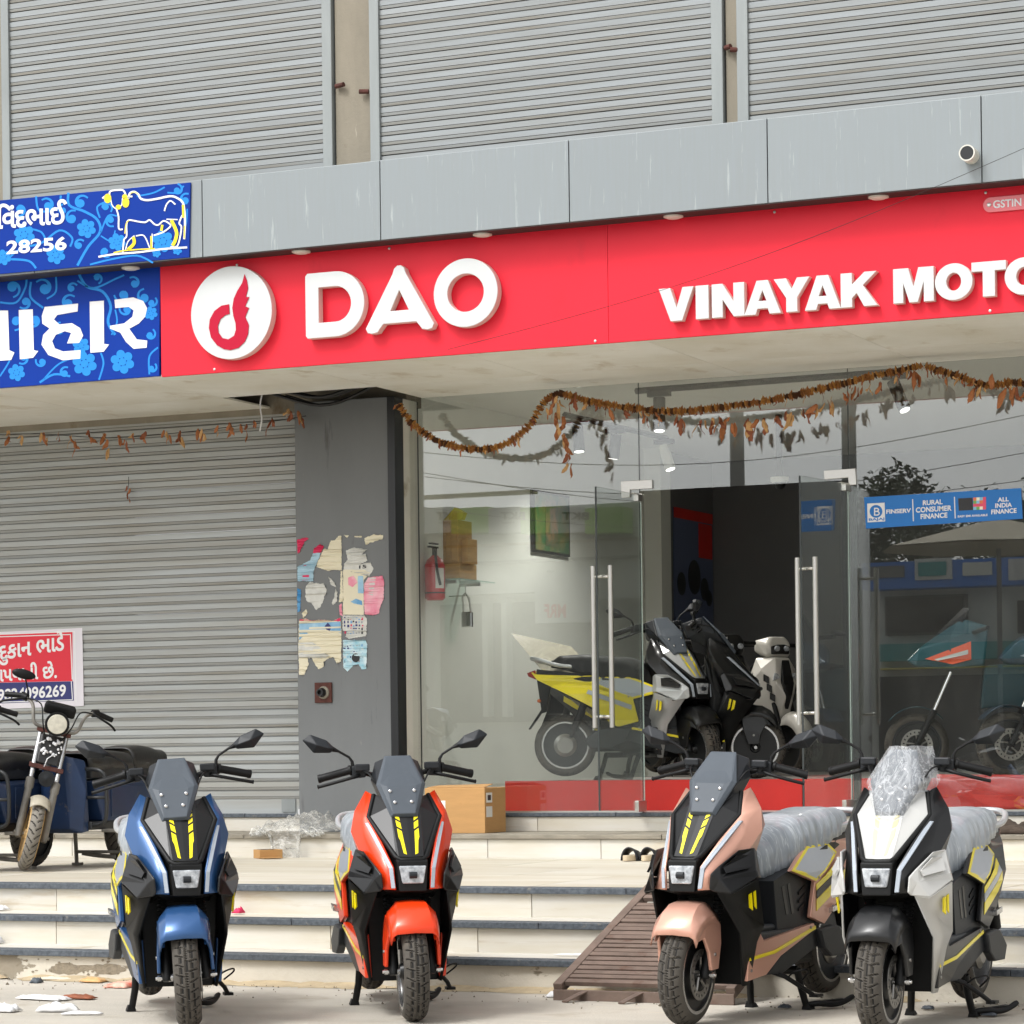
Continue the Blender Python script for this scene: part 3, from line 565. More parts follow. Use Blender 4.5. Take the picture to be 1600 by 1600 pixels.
b2 = board('dairy_sign_lower', 'blue flowered sign board with big white letters next to the red sign', 'sign', [(-90, 613), (248.8, 587.3), (249.8, 414.5), (-90, 444)], YB2, m_blue, .028)
v1 = MB(); Yv = YB1-.0008
for pts, wd in (([(380, 110), (385, 180), (470, 215), (540, 260), (555, 330), (490, 410), (430, 515)], 14), ([(555, 250), (540, 190), (590, 160)], 10), ([(560, 330), (600, 240), (650, 240)], 9), ([(-60, 480), (60, 480), (160, 490), (200, 530)], 12), ([(40, 480), (120, 420), (230, 390), (330, 320), (400, 360), (390, 410)], 11),
                ([(160, 310), (230, 330), (260, 390)], 10), ([(200, 130), (220, 210), (320, 200), (338, 126)], 11), ([(500, 510), (620, 480), (760, 460), (850, 500)], 10), ([(560, 350), (620, 380), (640, 320)], 8), ([(760, 130), (850, 112), (915, 80)], 9), ([(930, 110), (990, 110), (1020, 72)], 9), ([(1020, 330), (1035, 280), (1040, 200)], 8)): stroke(v1, pts, wd, Yv)
for x, y, r in ((110, 205, 42), (265, 180, 44), (450, 165, 46), (400, 250, 45), (590, 190, 38), (585, 440, 34), (440, 400, 34), (985, 95, 34), (1030, 150, 38), (350, 205, 30), (615, 265, 36)): curl(v1, x, y, r, 1.2+x*.01, Yv-.0004, 1 if x % 2 else -1)
for x, y, r in ((135, 345, 62), (480, 310, 56), (310, 455, 56), (20, 470, 46), (905, 380, 64), (650, 385, 52), (985, 430, 28), (870, 446, 26)): flower(v1, x, y, r, Yv-.0009, 0)
v1.build('vine_pattern', m_lblue, b1)['kind'] = 'stuff'
t1 = MB(); Yt = YB1-.0032
textpx(t1, 'ગોિવંદભાઈ', -39, 361.5, 105, 349.5, 40, 39, Yt, .028, .96)
t1.build('lettering', m_wprint, b1); t1 = MB()
textpx(t1, '96 28256', -38, 401.5, 104, 391, 22, 22, Yt, .034, 1.04)
t1.build('lettering', m_wprint, b1)
cw = MB(); cy = MB(); Yc = YB1-.0036; kw = dict(sc=8, ox=180, oy=240)
for pts, wd in (([(165, 560), (185, 495), (240, 478), (290, 512), (320, 562), (400, 582), (520, 565), (690, 532), (780, 558), (848, 620), (868, 750), (872, 900), (862, 1070)], 26), ([(-72, 520), (-60, 470), (30, 455), (100, 460), (130, 510)], 22), ([(15, 690), (42, 790), (45, 935), (95, 945)], 20),
                ([(95, 1235), (110, 1080), (142, 1030), (142, 890), (172, 832), (290, 850), (375, 858), (430, 830), (490, 882), (540, 890), (600, 842), (655, 860), (692, 905), (600, 980), (480, 1022)], 20), ([(838, 770), (800, 870), (828, 930), (780, 1150), (690, 1165)], 20), ([(-210, 1290), (0, 1256), (300, 1232), (600, 1192), (900, 1172)], 24),
                ([(130, 1200), (160, 1100), (240, 1025)], 14), ([(258, 1030), (340, 1018), (382, 1060), (432, 1180)], 16), ([(462, 1000), (462, 1175)], 14), ([(615, 718), (640, 640), (690, 590), (752, 636)], 18), ([(-160, 560), (-120, 530), (-60, 520)], 22), ([(95, 560), (160, 540), (215, 535)], 22), ([(-60, 530), (-40, 640), (20, 690), (80, 640), (90, 560)], 14), ([(640, 820), (780, 825)], 14)): stroke(cw, pts, wd, Yc, **kw)
for pts, wd in (([(848, 640), (852, 800)], 30), ([(866, 900), (862, 1060)], 16), ([(700, 830), (745, 920), (768, 1000), (748, 1090), (715, 1150)], 42), ([(225, 1040), (235, 1120), (160, 1200)], 40), ([(448, 1030), (452, 1180)], 22), ([(590, 890), (575, 965)], 30), ([(-20, 1240), (90, 1215), (200, 1205), (330, 1195), (500, 1190)], 16), ([(120, 1000), (135, 880), (170, 835)], 12), ([(190, 500), (240, 478), (290, 512)], 10)): stroke(cy, pts, wd, Yc-.0004, **kw)
for x, y, r, sq in ((130, 610, 46, 1.4), (120, 540, 34, 1), (40, 668, 34, .9), (-95, 560, 46, 1.3)): blob(cy, x, y, r, Yc-.0002, sq=sq, **kw)
cw.build('cow_outline', m_wprint, b1)['kind'] = 'stuff'; cy.build('cow_highlight', m_yel, b1)['kind'] = 'stuff'
v2 = MB(); Yv = YB2-.0008
for pts, wd in (([(432, 548), (480, 630), (570, 660), (615, 740), (600, 830), (640, 900)], 15), ([(430, 600), (520, 640), (640, 590), (690, 568)], 10), ([(0, 720), (90, 720), (140, 640), (148, 582)], 11), ([(172, 606), (170, 690), (240, 750)], 12), ([(310, 566), (310, 660), (260, 700)], 10), ([(560, 1000), (575, 1060), (550, 1150)], 10), ([(220, 1165), (300, 1120), (390, 1130)], 12), ([(878, 970), (830, 1020), (830, 1120)], 10), ([(240, 1150), (330, 1060), (440, 1020)], 9), ([(640, 760), (650, 830), (620, 900)], 9), ([(0, 1130), (50, 1050), (60, 1000)], 9)): stroke(v2, pts, wd, Yv)
for x, y, r in ((70, 640, 52), (245, 640, 55), (540, 585, 32), (745, 612, 38), (680, 680, 46), (800, 690, 46), (380, 720, 48), (140, 720, 40), (190, 820, 46), (90, 830, 46), (835, 900, 34), (845, 720, 32), (700, 760, 38), (360, 1110, 34), (230, 1050, 34), (130, 1030, 36), (400, 640, 32), (845, 1085, 30), (330, 870, 40)): curl(v2, x, y, r, .6+x*.013, Yv-.0004, 1 if x % 2 else -1)
for x, y, r in ((92, 1110, 50), (470, 1060, 72), (680, 1050, 70), (838, 780, 40), (450, 960, 50)): flower(v2, x, y, r, Yv-.0009, 0)
v2.build('vine_pattern', m_lblue, b2)['kind'] = 'stuff'
t2 = MB(); Yt = YB2-.0032
def pp(pts): MB().poly([aty(x/3.5556, 270+y/3.5556, Yt) for x, y in pts]).build('letter', m_wprint, b2)
pp([(-60, 765), (45, 765), (52, 985), (80, 998), (62, 1040), (-60, 1048)]); pp([(104, 762), (182, 758), (188, 985), (213, 990), (184, 1028), (110, 1036)])
pp([(498, 716), (577, 710), (578, 950), (606, 954), (576, 994), (502, 1000)])
pp([(248, 745), (434, 726), (431, 770), (318, 790), (300, 815), (330, 842), (400, 835), (445, 862), (462, 905), (440, 945), (372, 948), (385, 915), (395, 890), (360, 880), (310, 900), (290, 935), (305, 975), (350, 992), (448, 985), (446, 1032), (350, 1042), (268, 1012), (230, 955), (240, 900), (275, 865), (235, 838), (232, 795)])
pp([(636, 705), (740, 692), (796, 712), (817, 752), (806, 800), (770, 838), (718, 866), (760, 925), (818, 932), (815, 972), (742, 978), (700, 940), (668, 888), (612, 866), (610, 850), (690, 836), (735, 800), (742, 765), (715, 745), (640, 752)])
# to-let banner ---------------------------------------------------------------
YBN = YG-.018
bn = board('to_let_banner', 'white edged red and blue paper banner stuck on the lower grey shutter', 'banner', [(-110, 1112), (131, 1103), (128.5, 981), (-110, 993)], YBN, mat('banner_paper', S(226, 222, 230, .9), .6), .003)
bq = lambda x, y: (x/3.6367, 960+y/3.6364)
def bpoly(nm, m, pts, dy): return MB().poly([aty(*bq(x, y), YBN-dy) for x, y in pts]).build(nm, m, bn)
bpoly('red_field', m_rprint, [(-380, 395), (412, 379), (412, 100), (-380, 130)], .0006); bpoly('navy_field', m_navy, [(-380, 520), (420, 490), (416, 380), (-380, 396)], .0006)
ln = MB()
for p in ([(400, 112), (410, 370)], [(-380, 140), (402, 114)], [(405, 380), (412, 484)], [(-380, 512), (412, 485)], [(424, 98), (432, 500)], [(-380, 128), (424, 97)]): stroke(ln, p, 5, YBN-.0012, 3.6367, 0, 960, 0)
ln.build('border_line', m_wprint, bn)
tt = MB()
textpx(tt, 'દુકાન ભાડે', -2.5, 1041, 100, 1025, 41, 41, YBN-.0018, .026); tt.build('lettering', m_wprint, bn); tt = MB(); textpx(tt, 'આપવાની છે.', -22.5, 1067, 89, 1059.5, 27.5, 27.5, YBN-.0018, .026); tt.build('lettering', m_wprint, bn); tt = MB()
textpx(tt, '9824096269', -3.5, 1096, 103, 1088, 19, 19, YBN-.0018, .026, 1.02)
tt.build('lettering', m_wprint, bn)
# finance sticker on the right pane --------------------------------------------
YK = YG-.003
m_cyan = mat('cyan_vinyl', S(0, 116, 200, .9), .35)
fs_ = board('finance_sticker', 'bright blue finance sticker with white lettering across the right shop window', 'sticker', [(1353, 826), (1598, 810.5), (1595.5, 762.5), (1350, 777)], YK, m_cyan, .0015)
kk = lambda x, y: (1300+x/3.2, 750+y/3.2)
def kpoly(nm, m, pts, dy, par=fs_): return MB().poly([aty(*kk(x, y), YK-dy) for x, y in pts]).build(nm, m, par)
lg = kpoly('logo_square', m_wprint, [(178, 212), (266, 207), (263, 113), (176, 118)], .0006)
lb = MB(); kw = dict(sc=3.2, ox=1300, oy=750)
blob(lb, 220, 157, 32, YK-.0010, n=28, **kw); lb.build('logo_disc', m_cyan, lg)
lt = MB(); stroke(lt, [(213, 140), (213, 176)], 6, YK-.0016, sm=0, **kw); stroke(lt, [(210, 142), (226, 142), (233, 149), (226, 156), (214, 157)], 6, YK-.0018, sm=4, **kw); stroke(lt, [(214, 157), (230, 158), (236, 167), (228, 175), (210, 175)], 6, YK-.0020, sm=4, **kw); lt.build('logo_letter', m_wprint, lg)
lt = MB(); textpx(lt, 'BAJAJ', *kk(184, 208), *kk(262, 203), 5, 5, YK-.0012, .03); lt.build('logo_name', m_cyan, lg)
lt = MB()
for s_, x0, y0, x1, y1, h in (('FINSERV', 271, 170, 395, 163, 22), ('RURAL', 454, 127, 553, 121, 25), ('CONSUMER', 419, 164, 598, 153, 27), ('FINANCE', 443, 196, 577, 188, 26), ('EASY EMI AVAILABLE', 629, 188, 778, 180, 11), ('ALL', 828, 110, 884, 106, 22), ('INDIA', 816, 140, 900, 135, 23), ('FINANCE', 796, 172, 923, 164, 24)):
    lt = MB(); textpx(lt, s_, *kk(x0, y0), *kk(x1, y1), h/3.2, h/3.2, YK-.0008, .03); lt.build('lettering', m_wprint, fs_)
lt = MB()
stroke(lt, [(403, 96), (407, 206)], 5, YK-.0009, sm=0, **kw); stroke(lt, [(612, 84), (616, 192)], 5, YK-.0009, sm=0, **kw)
lt.build('divider_line', m_wprint, fs_)
kpoly('card_picture', m_dprint, [(634, 154), (706, 150), (702, 88), (630, 92)], .0007)
pm = [mat('print_orange', S(226, 120, 80), .5), mat('print_sky', S(130, 190, 220), .5), mat('print_green', S(120, 170, 90), .5), mat('print_cream', S(240, 232, 214), .5), mat('print_pink', S(224, 80, 110), .5)]
for i in range(4):
    for j in range(4):
        x, y = 706+i*16, 88+j*15.5-i*.8; kpoly('picture_patch', pm[(i*3+j*2+i*j) % 5], [(x, y+15.5), (x+16, y+14.7), (x+16, y-.8), (x, y)], .0008+.0001*((i+j) % 2))
# ------------------------------------------------------------------ scooters
def paint(name, c, metal=.25, var=.04): return mat(name, c, .32, metal, var=var, vs=3, coat=.3, crough=.14)
m_orange = paint('paint_orange', S(240, 64, 16, .9), .1); m_bluep = paint('paint_steel_blue', S(46, 86, 136, .95), .35); m_pink = paint('paint_rose_copper', S(216, 164, 144, .95), .4)
m_wpaint = paint('paint_pearl_white', S(206, 206, 203, .85), 0.05); m_gloss = mat('paint_gloss_black', S(15, 16, 18, .75), .4, 0, var=.05, vs=3, coat=.34, spec=.35, crough=.18); m_grey = paint('paint_gun_grey', S(188, 190, 190, .9), .35)
m_plas = mat('black_plastic', S(20, 21, 22, .7), .5, spec=.28, var=.15, vs=7, bump=.12, bs=160); m_plas2 = mat('charcoal_plastic', S(40, 43, 47, .8), .45, spec=.32, var=.1, vs=6, bump=.08, bs=150)
m_smoke = mat('smoked_screen', S(84, 91, 99, .82), .5, var=.12, vs=5, dirt=S(88, 94, 102, .85), dth=.58, dsc=5, dw=.2, spec=.3); m_rub = mat('tyre_rubber', S(88, 83, 76, .8), .85, var=.3, vs=14, dirt=S(122, 112, 96, .7), dth=.62, dsc=5, dw=.2); m_rubd = mat('tyre_groove', S(22, 21, 20), .95)
m_rim = mat('rim_black', S(24, 25, 26), .35, .3); m_alu = mat('machined_aluminium', S(200, 200, 200), .25, .95, var=.1, vs=20); m_chrome = mat('chrome', S(220, 220, 222), .08, 1)
m_ydec = mat('decal_yellow', S(246, 226, 10, .92), .3, coat=.4); m_sdec = mat('decal_silver', S(190, 196, 206, .85), .3, .2, var=.06, vs=9, coat=.3); m_bdec = mat('decal_black', S(20, 20, 21), .3)
m_amber = mat('amber_lens', S(214, 106, 40), .2, coat=.5); m_redl = mat('red_lens', S(150, 20, 20), .15, coat=.6)
m_drl = mat('light_guide', S(176, 185, 196, .85), .16, coat=.6, var=.08, vs=20); m_lens = mat('headlamp_lens', S(206, 210, 214, .9), .12, var=.35, vs=38, col2=S(120, 124, 130), coat=.8, bump=.35, bs=55)
m_seatf = mat('seat_under_film', S(172, 179, 186, .88), .3, var=.10, vs=5, stretch=(1, 3, 1), col2=S(150, 158, 166, .85), dirt=S(196, 202, 207, .88), dth=.6, dsc=12, dw=.16, dst=(.8, 5, .7), bump=.45, bs=14, bst=(.9, 4, .7), coat=.35, spec=.7, ridge=(S(206, 212, 216, .9), 5, .018, (.9, 5, .6)))
m_foot = mat('floor_rubber', S(58, 61, 64), .6, bump=.2, bs=120); m_disc = mat('brake_disc', S(150, 148, 144), .35, .85, var=.15, vs=12)
filmmat('screen_film', .20, .42, 11, (2.0, 1, .5), (.8, .82, .84, 1), .22, .5)
MC = {}
STEER = Matrix()
def sp(key, name, fn, mats, parent, steer=False, smooth=False, ang=None, bevel=0, bseg=2, solid=0, soff=-1, sub=0, label=None):
    """a scooter part: the mesh is shared between alike scooters, materials sit on the object"""
    mats = mats if isinstance(mats, (list, tuple)) else [mats]
    if key not in MC:
        me = fn().mesh(name, Vector(), smooth)
        for m in mats: me.materials.append(m)
        if ang:
            for p in me.polygons: p.use_smooth = True
            me.set_sharp_from_angle(angle=math.radians(ang))
        MC[key] = me
    o = bpy.data.objects.new(name, MC[key]); COL.objects.link(o); o.parent = parent; OFF[o] = Vector()
    for sl, m in zip(o.material_slots, mats): sl.link = 'OBJECT'; sl.material = m
    if steer: o.matrix_basis = STEER
    if solid: q = o.modifiers.new('solid', 'SOLIDIFY'); q.thickness = solid; q.offset = soff
    if bevel: q = o.modifiers.new('bevel', 'BEVEL'); q.width = bevel; q.segments = bseg; q.limit_method = 'ANGLE'; q.angle_limit = math.radians(28)
    if sub: q = o.modifiers.new('sub', 'SUBSURF'); q.levels = sub; q.render_levels = sub
    if label: o['label'] = label
    return o
def tri(x): x = x % 1; return 4*abs(x-.5)-1
def tyre_mb(R, w, cy=0, cz=None, zig=31, style=0):
    cz = R if cz is None else cz; N, M = 384, 26; b = MB(); vs = []; fs = []; mi = []; a0 = 1.95
    flags = {}
    for i in range(N):
        u = i/N
        for j in range(M+1):
            ph = -a0+2*a0*j/M; x = w/2*math.sin(ph)*(1 if abs(ph) < 1.57 else 1-.12*(abs(ph)-1.57)); r = R-.044+.044*math.cos(ph)*(1 if abs(ph) < 1.57 else .75)
            s = 1 if x > 0 else -1; ax = abs(x)/(w/2)
            if style == 0:
                gr = abs(x-.004*tri(u*zig*2)) < .0032 or (.16 < ax < .86 and abs(ph) < 1.35 and ((u*zig+ax*.55+(.5 if s > 0 else 0)) % 1) < .17) or (.42 < ax < .52 and ((u*zig+(.5 if s > 0 else 0)) % 1) < .62 and abs(ph) < 1.3)
            else: gr = ax < .95 and abs(ph) < 1.45 and ((u*zig+ax*.8+(.5 if s > 0 else 0)) % 1) < .2 and ax > .05
            flags[i, j] = gr; r -= .0068 if gr else 0
            a = 2*PI*u; vs.append((x, cy+r*math.sin(a), cz-r*math.cos(a)))
    for i in range(N):
        for j in range(M):
            i2 = (i+1) % N; fs.append((i*(M+1)+j, i2*(M+1)+j, i2*(M+1)+j+1, i*(M+1)+j+1)); mi.append(1 if flags[i, j] and flags[i2, j] else 0)
    b.v = [Vector(v) for v in vs]; b.f = fs; b.m = mi; return b
def wheel_parts(root, key, R, w, cy, cz, steer, disc=True, rim=None, style=0, spokes=5, zig=31, lipm=None, rub=None):
    k = R/.215
    def rimfn():
        b = MB().lathe([(-.040, .172*k), (-.043, .158*k), (-.03, .150*k), (0, .140*k), (.03, .150*k), (.043, .158*k), (.040, .172*k)], (0, cy, cz), 'X', 48)
        b.lathe([(-.055, .0), (-.055, .03), (-.03, .042), (.03, .042), (.055, .03), (.055, 0)], (0, cy, cz), 'X', 24)
        for i in range(spokes):
            for d in (-.16, .16):
                a = 2*PI*i/spokes+.3; ca, sa = math.cos(a+d*.35), math.sin(a+d*.35); c2, s2 = math.cos(a+d), math.sin(a+d)
                t = Vector((0, -sa, ca)); p0 = Vector((0, cy+.035*ca, cz+.035*sa)); p1 = Vector((0, cy+.148*k*c2, cz+.148*k*s2)); e = Vector((.012, 0, 0))
                b.hexa([p0-e-t*.008, p0+e-t*.008, p0+e+t*.008, p0-e+t*.008, p1-e*.8-t*.007, p1+e*.8-t*.007, p1+e*.8+t*.007, p1-e*.8+t*.007])
        return b
    wh = sp(key+'rim', 'wheel', rimfn, rim or m_rim, root, steer, ang=35)
    sp(key+'tyre', 'tyre', lambda: tyre_mb(R, w, cy, cz, zig, style), [rub or m_rub, m_rubd], wh)
    def lips():
        b = MB()
        for s in (-1, 1): b.lathe([(s*.0425, .1585*k), (s*.0455, .160*k), (s*.0455, .170*k), (s*.041, .172*k)], (0, cy, cz), 'X', 56, closed=True)
        return b
    for s in (-1, 1): sp(key+'lip%d' % s, 'rim_edge', lambda s=s: MB().lathe([(s*.0400, .150*k), (s*.0515, .1515*k), (s*.0515, .1655*k), (s*.041, .172*k)], (0, cy, cz), 'X', 56, closed=True), lipm or m_alu, wh, ang=40)
    if disc:
        def dfn():
            b = MB(); n = 60
            for i in range(n):
                a0, a1 = 2*PI*i/n, 2*PI*(i+1)/n
                for r0, r1 in ((.070, .082), (.094, .106)) if i % 3 == 1 else ((.070, .106),):
                    P = lambda x, r, a: (x, cy+r*math.cos(a), cz+r*math.sin(a))
                    b.hexa([P(.058, r0, a0), P(.058, r1, a0), P(.058, r1, a1), P(.058, r0, a1), P(.062, r0, a0), P(.062, r1, a0), P(.062, r1, a1), P(.062, r0, a1)])
            for i in range(5):
                a = 2*PI*i/5; b.tube([(.058, cy+.02*math.cos(a), cz+.02*math.sin(a)), (.06, cy+.074*math.cos(a+.4), cz+.074*math.sin(a+.4))], .006, 6)
            return b
        sp(key+'disc', 'brake_disc', dfn, m_disc, wh)
    return wh
def sidex(y, z): return .19-.42*max(0, z-.60)-.12*max(0, y-1.1)-.055*max(0, .50-z)
def sx_poly(pts, s, off=0.0, th=.018):
    """prism that follows the side surface; pts are (y, z)"""
    dense = []
    for i, (y, z) in enumerate(pts):
        y2, z2 = pts[(i+1) % len(pts)]; n = max(1, int(math.hypot(y2-y, z2-z)/.09))
        dense += [(lerp(y, y2, k/n), lerp(z, z2, k/n)) for k in range(n)]
    return MB().poly([(s*(sidex(y, z)+off), y, z) for y, z in dense], (-s*th, 0, 0))
def hull_mb(pts):
    bm = bmesh.new()
    for p in pts: bm.verts.new(p)
    bmesh.ops.convex_hull(bm, input=bm.verts); b = MB(); bm.verts.index_update(); L_ = [v for v in bm.verts if v.link_faces]; ix = {v: i for i, v in enumerate(L_)}
    b.add([v.co.copy() for v in L_], [tuple(ix[v] for v in f.verts) for f in bm.faces]); bm.free(); return b
def sym(pts): return [(x, y, z) for x, y, z in pts]+[(-x, y, z) for x, y, z in pts]
def seat_mb():
    def I(t, tab):
        for (a, va), (b, vb_) in zip(tab, tab[1:]):
            if t <= b: k = (t-a)/(b-a); k = k*k*(3-2*k); return va+(vb_-va)*k
        return tab[-1][1]
    HW = [(0, .05), (.12, .105), (.35, .150), (.7, .152), (.92, .13), (1, .06)]; ZT = [(0, .665), (.1, .745), (.25, .812), (.45, .853), (.75, .874), (.93, .868), (1, .835)]; ZB = [(0, .585), (.2, .588), (.5, .675), (.75, .74), (1, .785)]
    def fn(u, v):
        y = .47+u*.93; hw, zt, zb = I(u, HW), I(u, ZT), I(u, ZB); a = PI*(v*1.0); ca, sa = math.cos(a), math.sin(a)
        x = -hw*(abs(ca)**.62)*(1 if ca > 0 else -1); z = zb+(zt-zb)*(sa**.55)
        edge = 1-sa**.8; wr = .0045*math.sin(y*95+x*30+3*noise.noise(Vector((y*6, x*9, z*6))))*edge+.003*noise.noise(Vector((y*11, x*24, z*20)))
        n = Vector((x/max(hw, .01), 0, (z-zb)/(zt-zb+.001))).normalized(); return Vector((x, y, z))+n*wr
    b = MB().grid(fn, 64, 44); m = 45
    b.f.append(tuple(range(0, m))); b.m.append(0); b.f.append(tuple(64*m+k for k in range(m))[::-1]); b.m.append(0)
    for i in range(64): b.f.append((i*m, i*m+44, (i+1)*m+44, (i+1)*m)); b.m.append(0)
    return b
def hood_pt(x, z, d=0):   # central facet of the nose panel
    t = (z-.695)/(.925-.695); return (x, .004+t*.185-d*.78, z+d*.6)
def maxi_scooter(label, cat, loc, rz, steer, R_, group, wrap=False, name='electric_scooter'):
    global STEER
    t = thing(name, label, cat, loc, 0, group); t.rotation_euler = (0, 0, rz); OFF[t] = Vector()
    ax = Vector((0, .4166, .909)); p0 = Vector((0, .015, .215)); STEER = Matrix.Translation(p0) @ Matrix.Rotation(steer, 4, ax) @ Matrix.Translation(-p0)
    wheel_parts(t, 'F', .215, .108, 0, .215, True)
    wheel_parts(t, 'R', .215, .11, 1.31, .247, False, disc=False, rim=m_plas2)
    def fork():
        b = MB()
        for s in (-1, 1):
            b.tube([(s*.080, -.004, .20), (s*.080, 0, .215), (s*.080, .075, .385), (s*.080, .085, .41)], [.018, .023, .023, .02], 12); b.tube([(s*.08, .08, .40), (s*.08, .16, .57)], .015, 10)
            for k in range(9): zz = .415+.016*k; yy = (zz-.215)*.458; b.lathe([(-.006, .019), (0, .0245), (.006, .019)], (s*.08, yy, zz), 'Z', 12)
        b.hexa([(-.1, .13, .535), (.1, .13, .535), (.1, .2, .55), (-.1, .2, .55), (-.1, .13, .56), (.1, .13, .56), (.1, .2, .58), (-.1, .2, .58)]); return b
    sp('fork', 'fork', fork, m_plas, t, True, ang=40)
    sp('axle', 'axle', lambda: MB().tube([(-.128, 0, .215), (.128, 0, .215)], .0075, 10).tube([(-.12, 0, .215), (-.105, 0, .215)], .012, 6).tube([(.105, 0, .215), (.12, 0, .215)], .012, 6).tube([(-.075, 0, .215), (-.05, 0, .215)], .017, 12).tube([(.05, 0, .215), (.058, 0, .215)], .017, 12), m_alu, t, True, ang=40)
    sp('caliper', 'brake_caliper', lambda: MB().hexa([(.045, .05, .24), (.085, .05, .24), (.085, .10, .235), (.045, .10, .235), (.045, .06, .335), (.085, .06, .335), (.085, .115, .325), (.045, .115, .325)]), m_plas, t, True, bevel=.006)
    def fender():
        rows = [(-.160, .384, .074, .090, .014), (-.145, .422, .072, .093, .022), (-.108, .468, .069, .096, .032), (-.050, .502, .063, .098, .042), (.02, .512, .058, .096, .048), (.085, .500, .054, .092, .05)]
        b = MB(); vs = []
        for y, z, a, c2, d in rows: vs += [(-c2-.010, y+.012, z-d-.035), (-c2, y+.006, z-d), (-a, y, z-.004), (0, y-.004, z), (a, y, z-.004), (c2, y+.006, z-d), (c2+.010, y+.012, z-d-.035)]
        n = 7; return b.add(vs, [(i*n+j, i*n+j+1, (i+1)*n+j+1, (i+1)*n+j) for i in range(len(rows)-1) for j in range(n-1)])
    fe = sp('fender', 'front_fender', fender, R_['fender'], t, True, ang=30, solid=.006, soff=0)
    for s in (-1, 1): sp('fleg%d' % s, 'fender_side', lambda s=s: MB().poly([(s*.094, -.135, .350), (s*.104, -.06, .435), (s*.108, .03, .455), (s*.108, .095, .42), (s*.116, .085, .34), (s*.120, .052, .238), (s*.120, -.022, .236), (s*.117, -.040, .31), (s*.108, -.075, .37)], (-s*.016, 0, 0)), R_['fender'], fe, bevel=.005)
    sp('mudflap', 'mud_flap', lambda: MB().box(-.05, .05, .085, .095, .30, .46), m_plas, fe)
    # front body
    sp('core', 'front_body', lambda: hull_mb(sym([(.055, .005, .565), (.05, .02, .69), (.12, .225, .85), (.10, .31, .925), (.125, .335, .925), (.178, .30, .80), (.165, .25, .60), (.10, .06, .565), (.14, .28, .50)])), m_plas, t, bevel=.008)
    sp('shield', 'leg_shield', lambda: hull_mb(sym([(.165, .225, .56), (.158, .222, .40), (.146, .236, .156), (.175, .28, .56), (.175, .30, .36), (.13, .30, .158), (.12, .34, .85)])), m_plas, t, bevel=.006)
    sp('hood', 'nose_panel', lambda: MB().add([(0, .0, .693), (.052, .004, .695), (.064, .022, .703), (.150, .198, .862), (.112, .285, .955), (.070, .205, .945), (.064, .172, .905), (0, .170, .905), (0, .200, .945), (-.052, .004, .695), (-.064, .022, .703), (-.150, .198, .862), (-.112, .285, .955), (-.070, .205, .945), (-.064, .172, .905)],
        [(0, 1, 6, 7), (1, 2, 3, 6), (6, 3, 4, 5), (7, 6, 5, 8), (0, 7, 14, 9), (9, 14, 11, 10), (14, 13, 12, 11), (7, 8, 13, 14)]), R_['hood'], t, bevel=.003, solid=.008, soff=0)
    for s in (-1, 1):
        def stripe(s=s):
            b = MB(); f = lambda z: s*(.018+.020*(z-.705)/.2)
            for z0, z1, k in ((.706, .800, 0), (.808, .835, 1), (.843, .858, 2), (.866, .876, 3), (.884, .890, 4)):
                w_ = .019*(1-.05*k); P = [(f(z0)-s*.002, z0), (f(z0)+s*w_, z0+.012), (f(z1)+s*w_, z1+.012), (f(z1)-s*.002, z1)]
                if k == 0: P = [(f(z0), z0-.004), (f(z0)+s*.013, z0+.002), (f(z0)+s*.019, .750), (f(.765)+s*.015, .762), (f(.775)+s*.020, .775), (f(z1)+s*.019, z1+.012), (f(z1), z1)]
                b.poly([hood_pt(x, z, .0065) for x, z in P])
            return b
        sp('hstripe%d' % s, 'decal_stripe', stripe, R_.get('stripe', m_ydec), t)
    sp('vtrim', 'front_trim', lambda: MB().tube([(-.118, .285, .955), (-.155, .195, .862), (-.066, .005, .697), (-.048, -.014, .684), (.048, -.014, .684), (.066, .005, .697), (.155, .195, .862), (.118, .285, .955)], .011, 8), m_plas, t, ang=50)
    hl = sp('lamp', 'headlight', lambda: hull_mb(sym([(.066, -.030, .680), (.058, -.036, .552), (.070, .02, .700), (.062, .03, .550)])), m_plas, t, bevel=.005)
    sp('lens', 'lens', lambda: MB().hexa([(-.044, -.043, .585), (.044, -.043, .585), (.046, -.03, .585), (-.046, -.03, .585), (-.059, -.039, .660), (.059, -.039, .660), (.059, -.025, .660), (-.059, -.025, .660)]), m_lens, hl, bevel=.006, bseg=3)
    sp('lampin', 'lamp_module', lambda: MB().tube([(-.016, -.045, .621), (.016, -.045, .621)], .014, 10), m_plas2, hl)
    sp('chin', 'chin_panel', lambda: hull_mb(sym([(.060, -.028, .555), (.125, -.012, .560), (.10, .06, .545), (.06, .05, .535)])), m_plas, t, bevel=.004)
    for s in (-1, 1):
        V = lambda L_: [(s*x, y, z) for x, y, z in L_]
        wv = [(.124, .292, .958), (.147, .305, .972), (.196, .305, .885), (.217, .268, .800), (.186, .185, .705), (.152, .055, .628), (.134, -.006, .562), (.074, -.034, .560), (.080, -.022, .655), (.114, .082, .758), (.160, .192, .862), (.180, .240, .845), (.172, .170, .755), (.128, .045, .660), (.15, .335, .945), (.206, .315, .82), (.190, .265, .712), (.15, .24, .63)]
        wf = [(0, 1, 2, 11, 10), (10, 11, 12, 9), (9, 12, 13, 8), (8, 13, 6, 7), (13, 5, 6), (12, 4, 5, 13), (11, 3, 4, 12), (11, 2, 3), (1, 14, 15, 3, 2), (3, 15, 16, 4), (4, 16, 17, 5)]
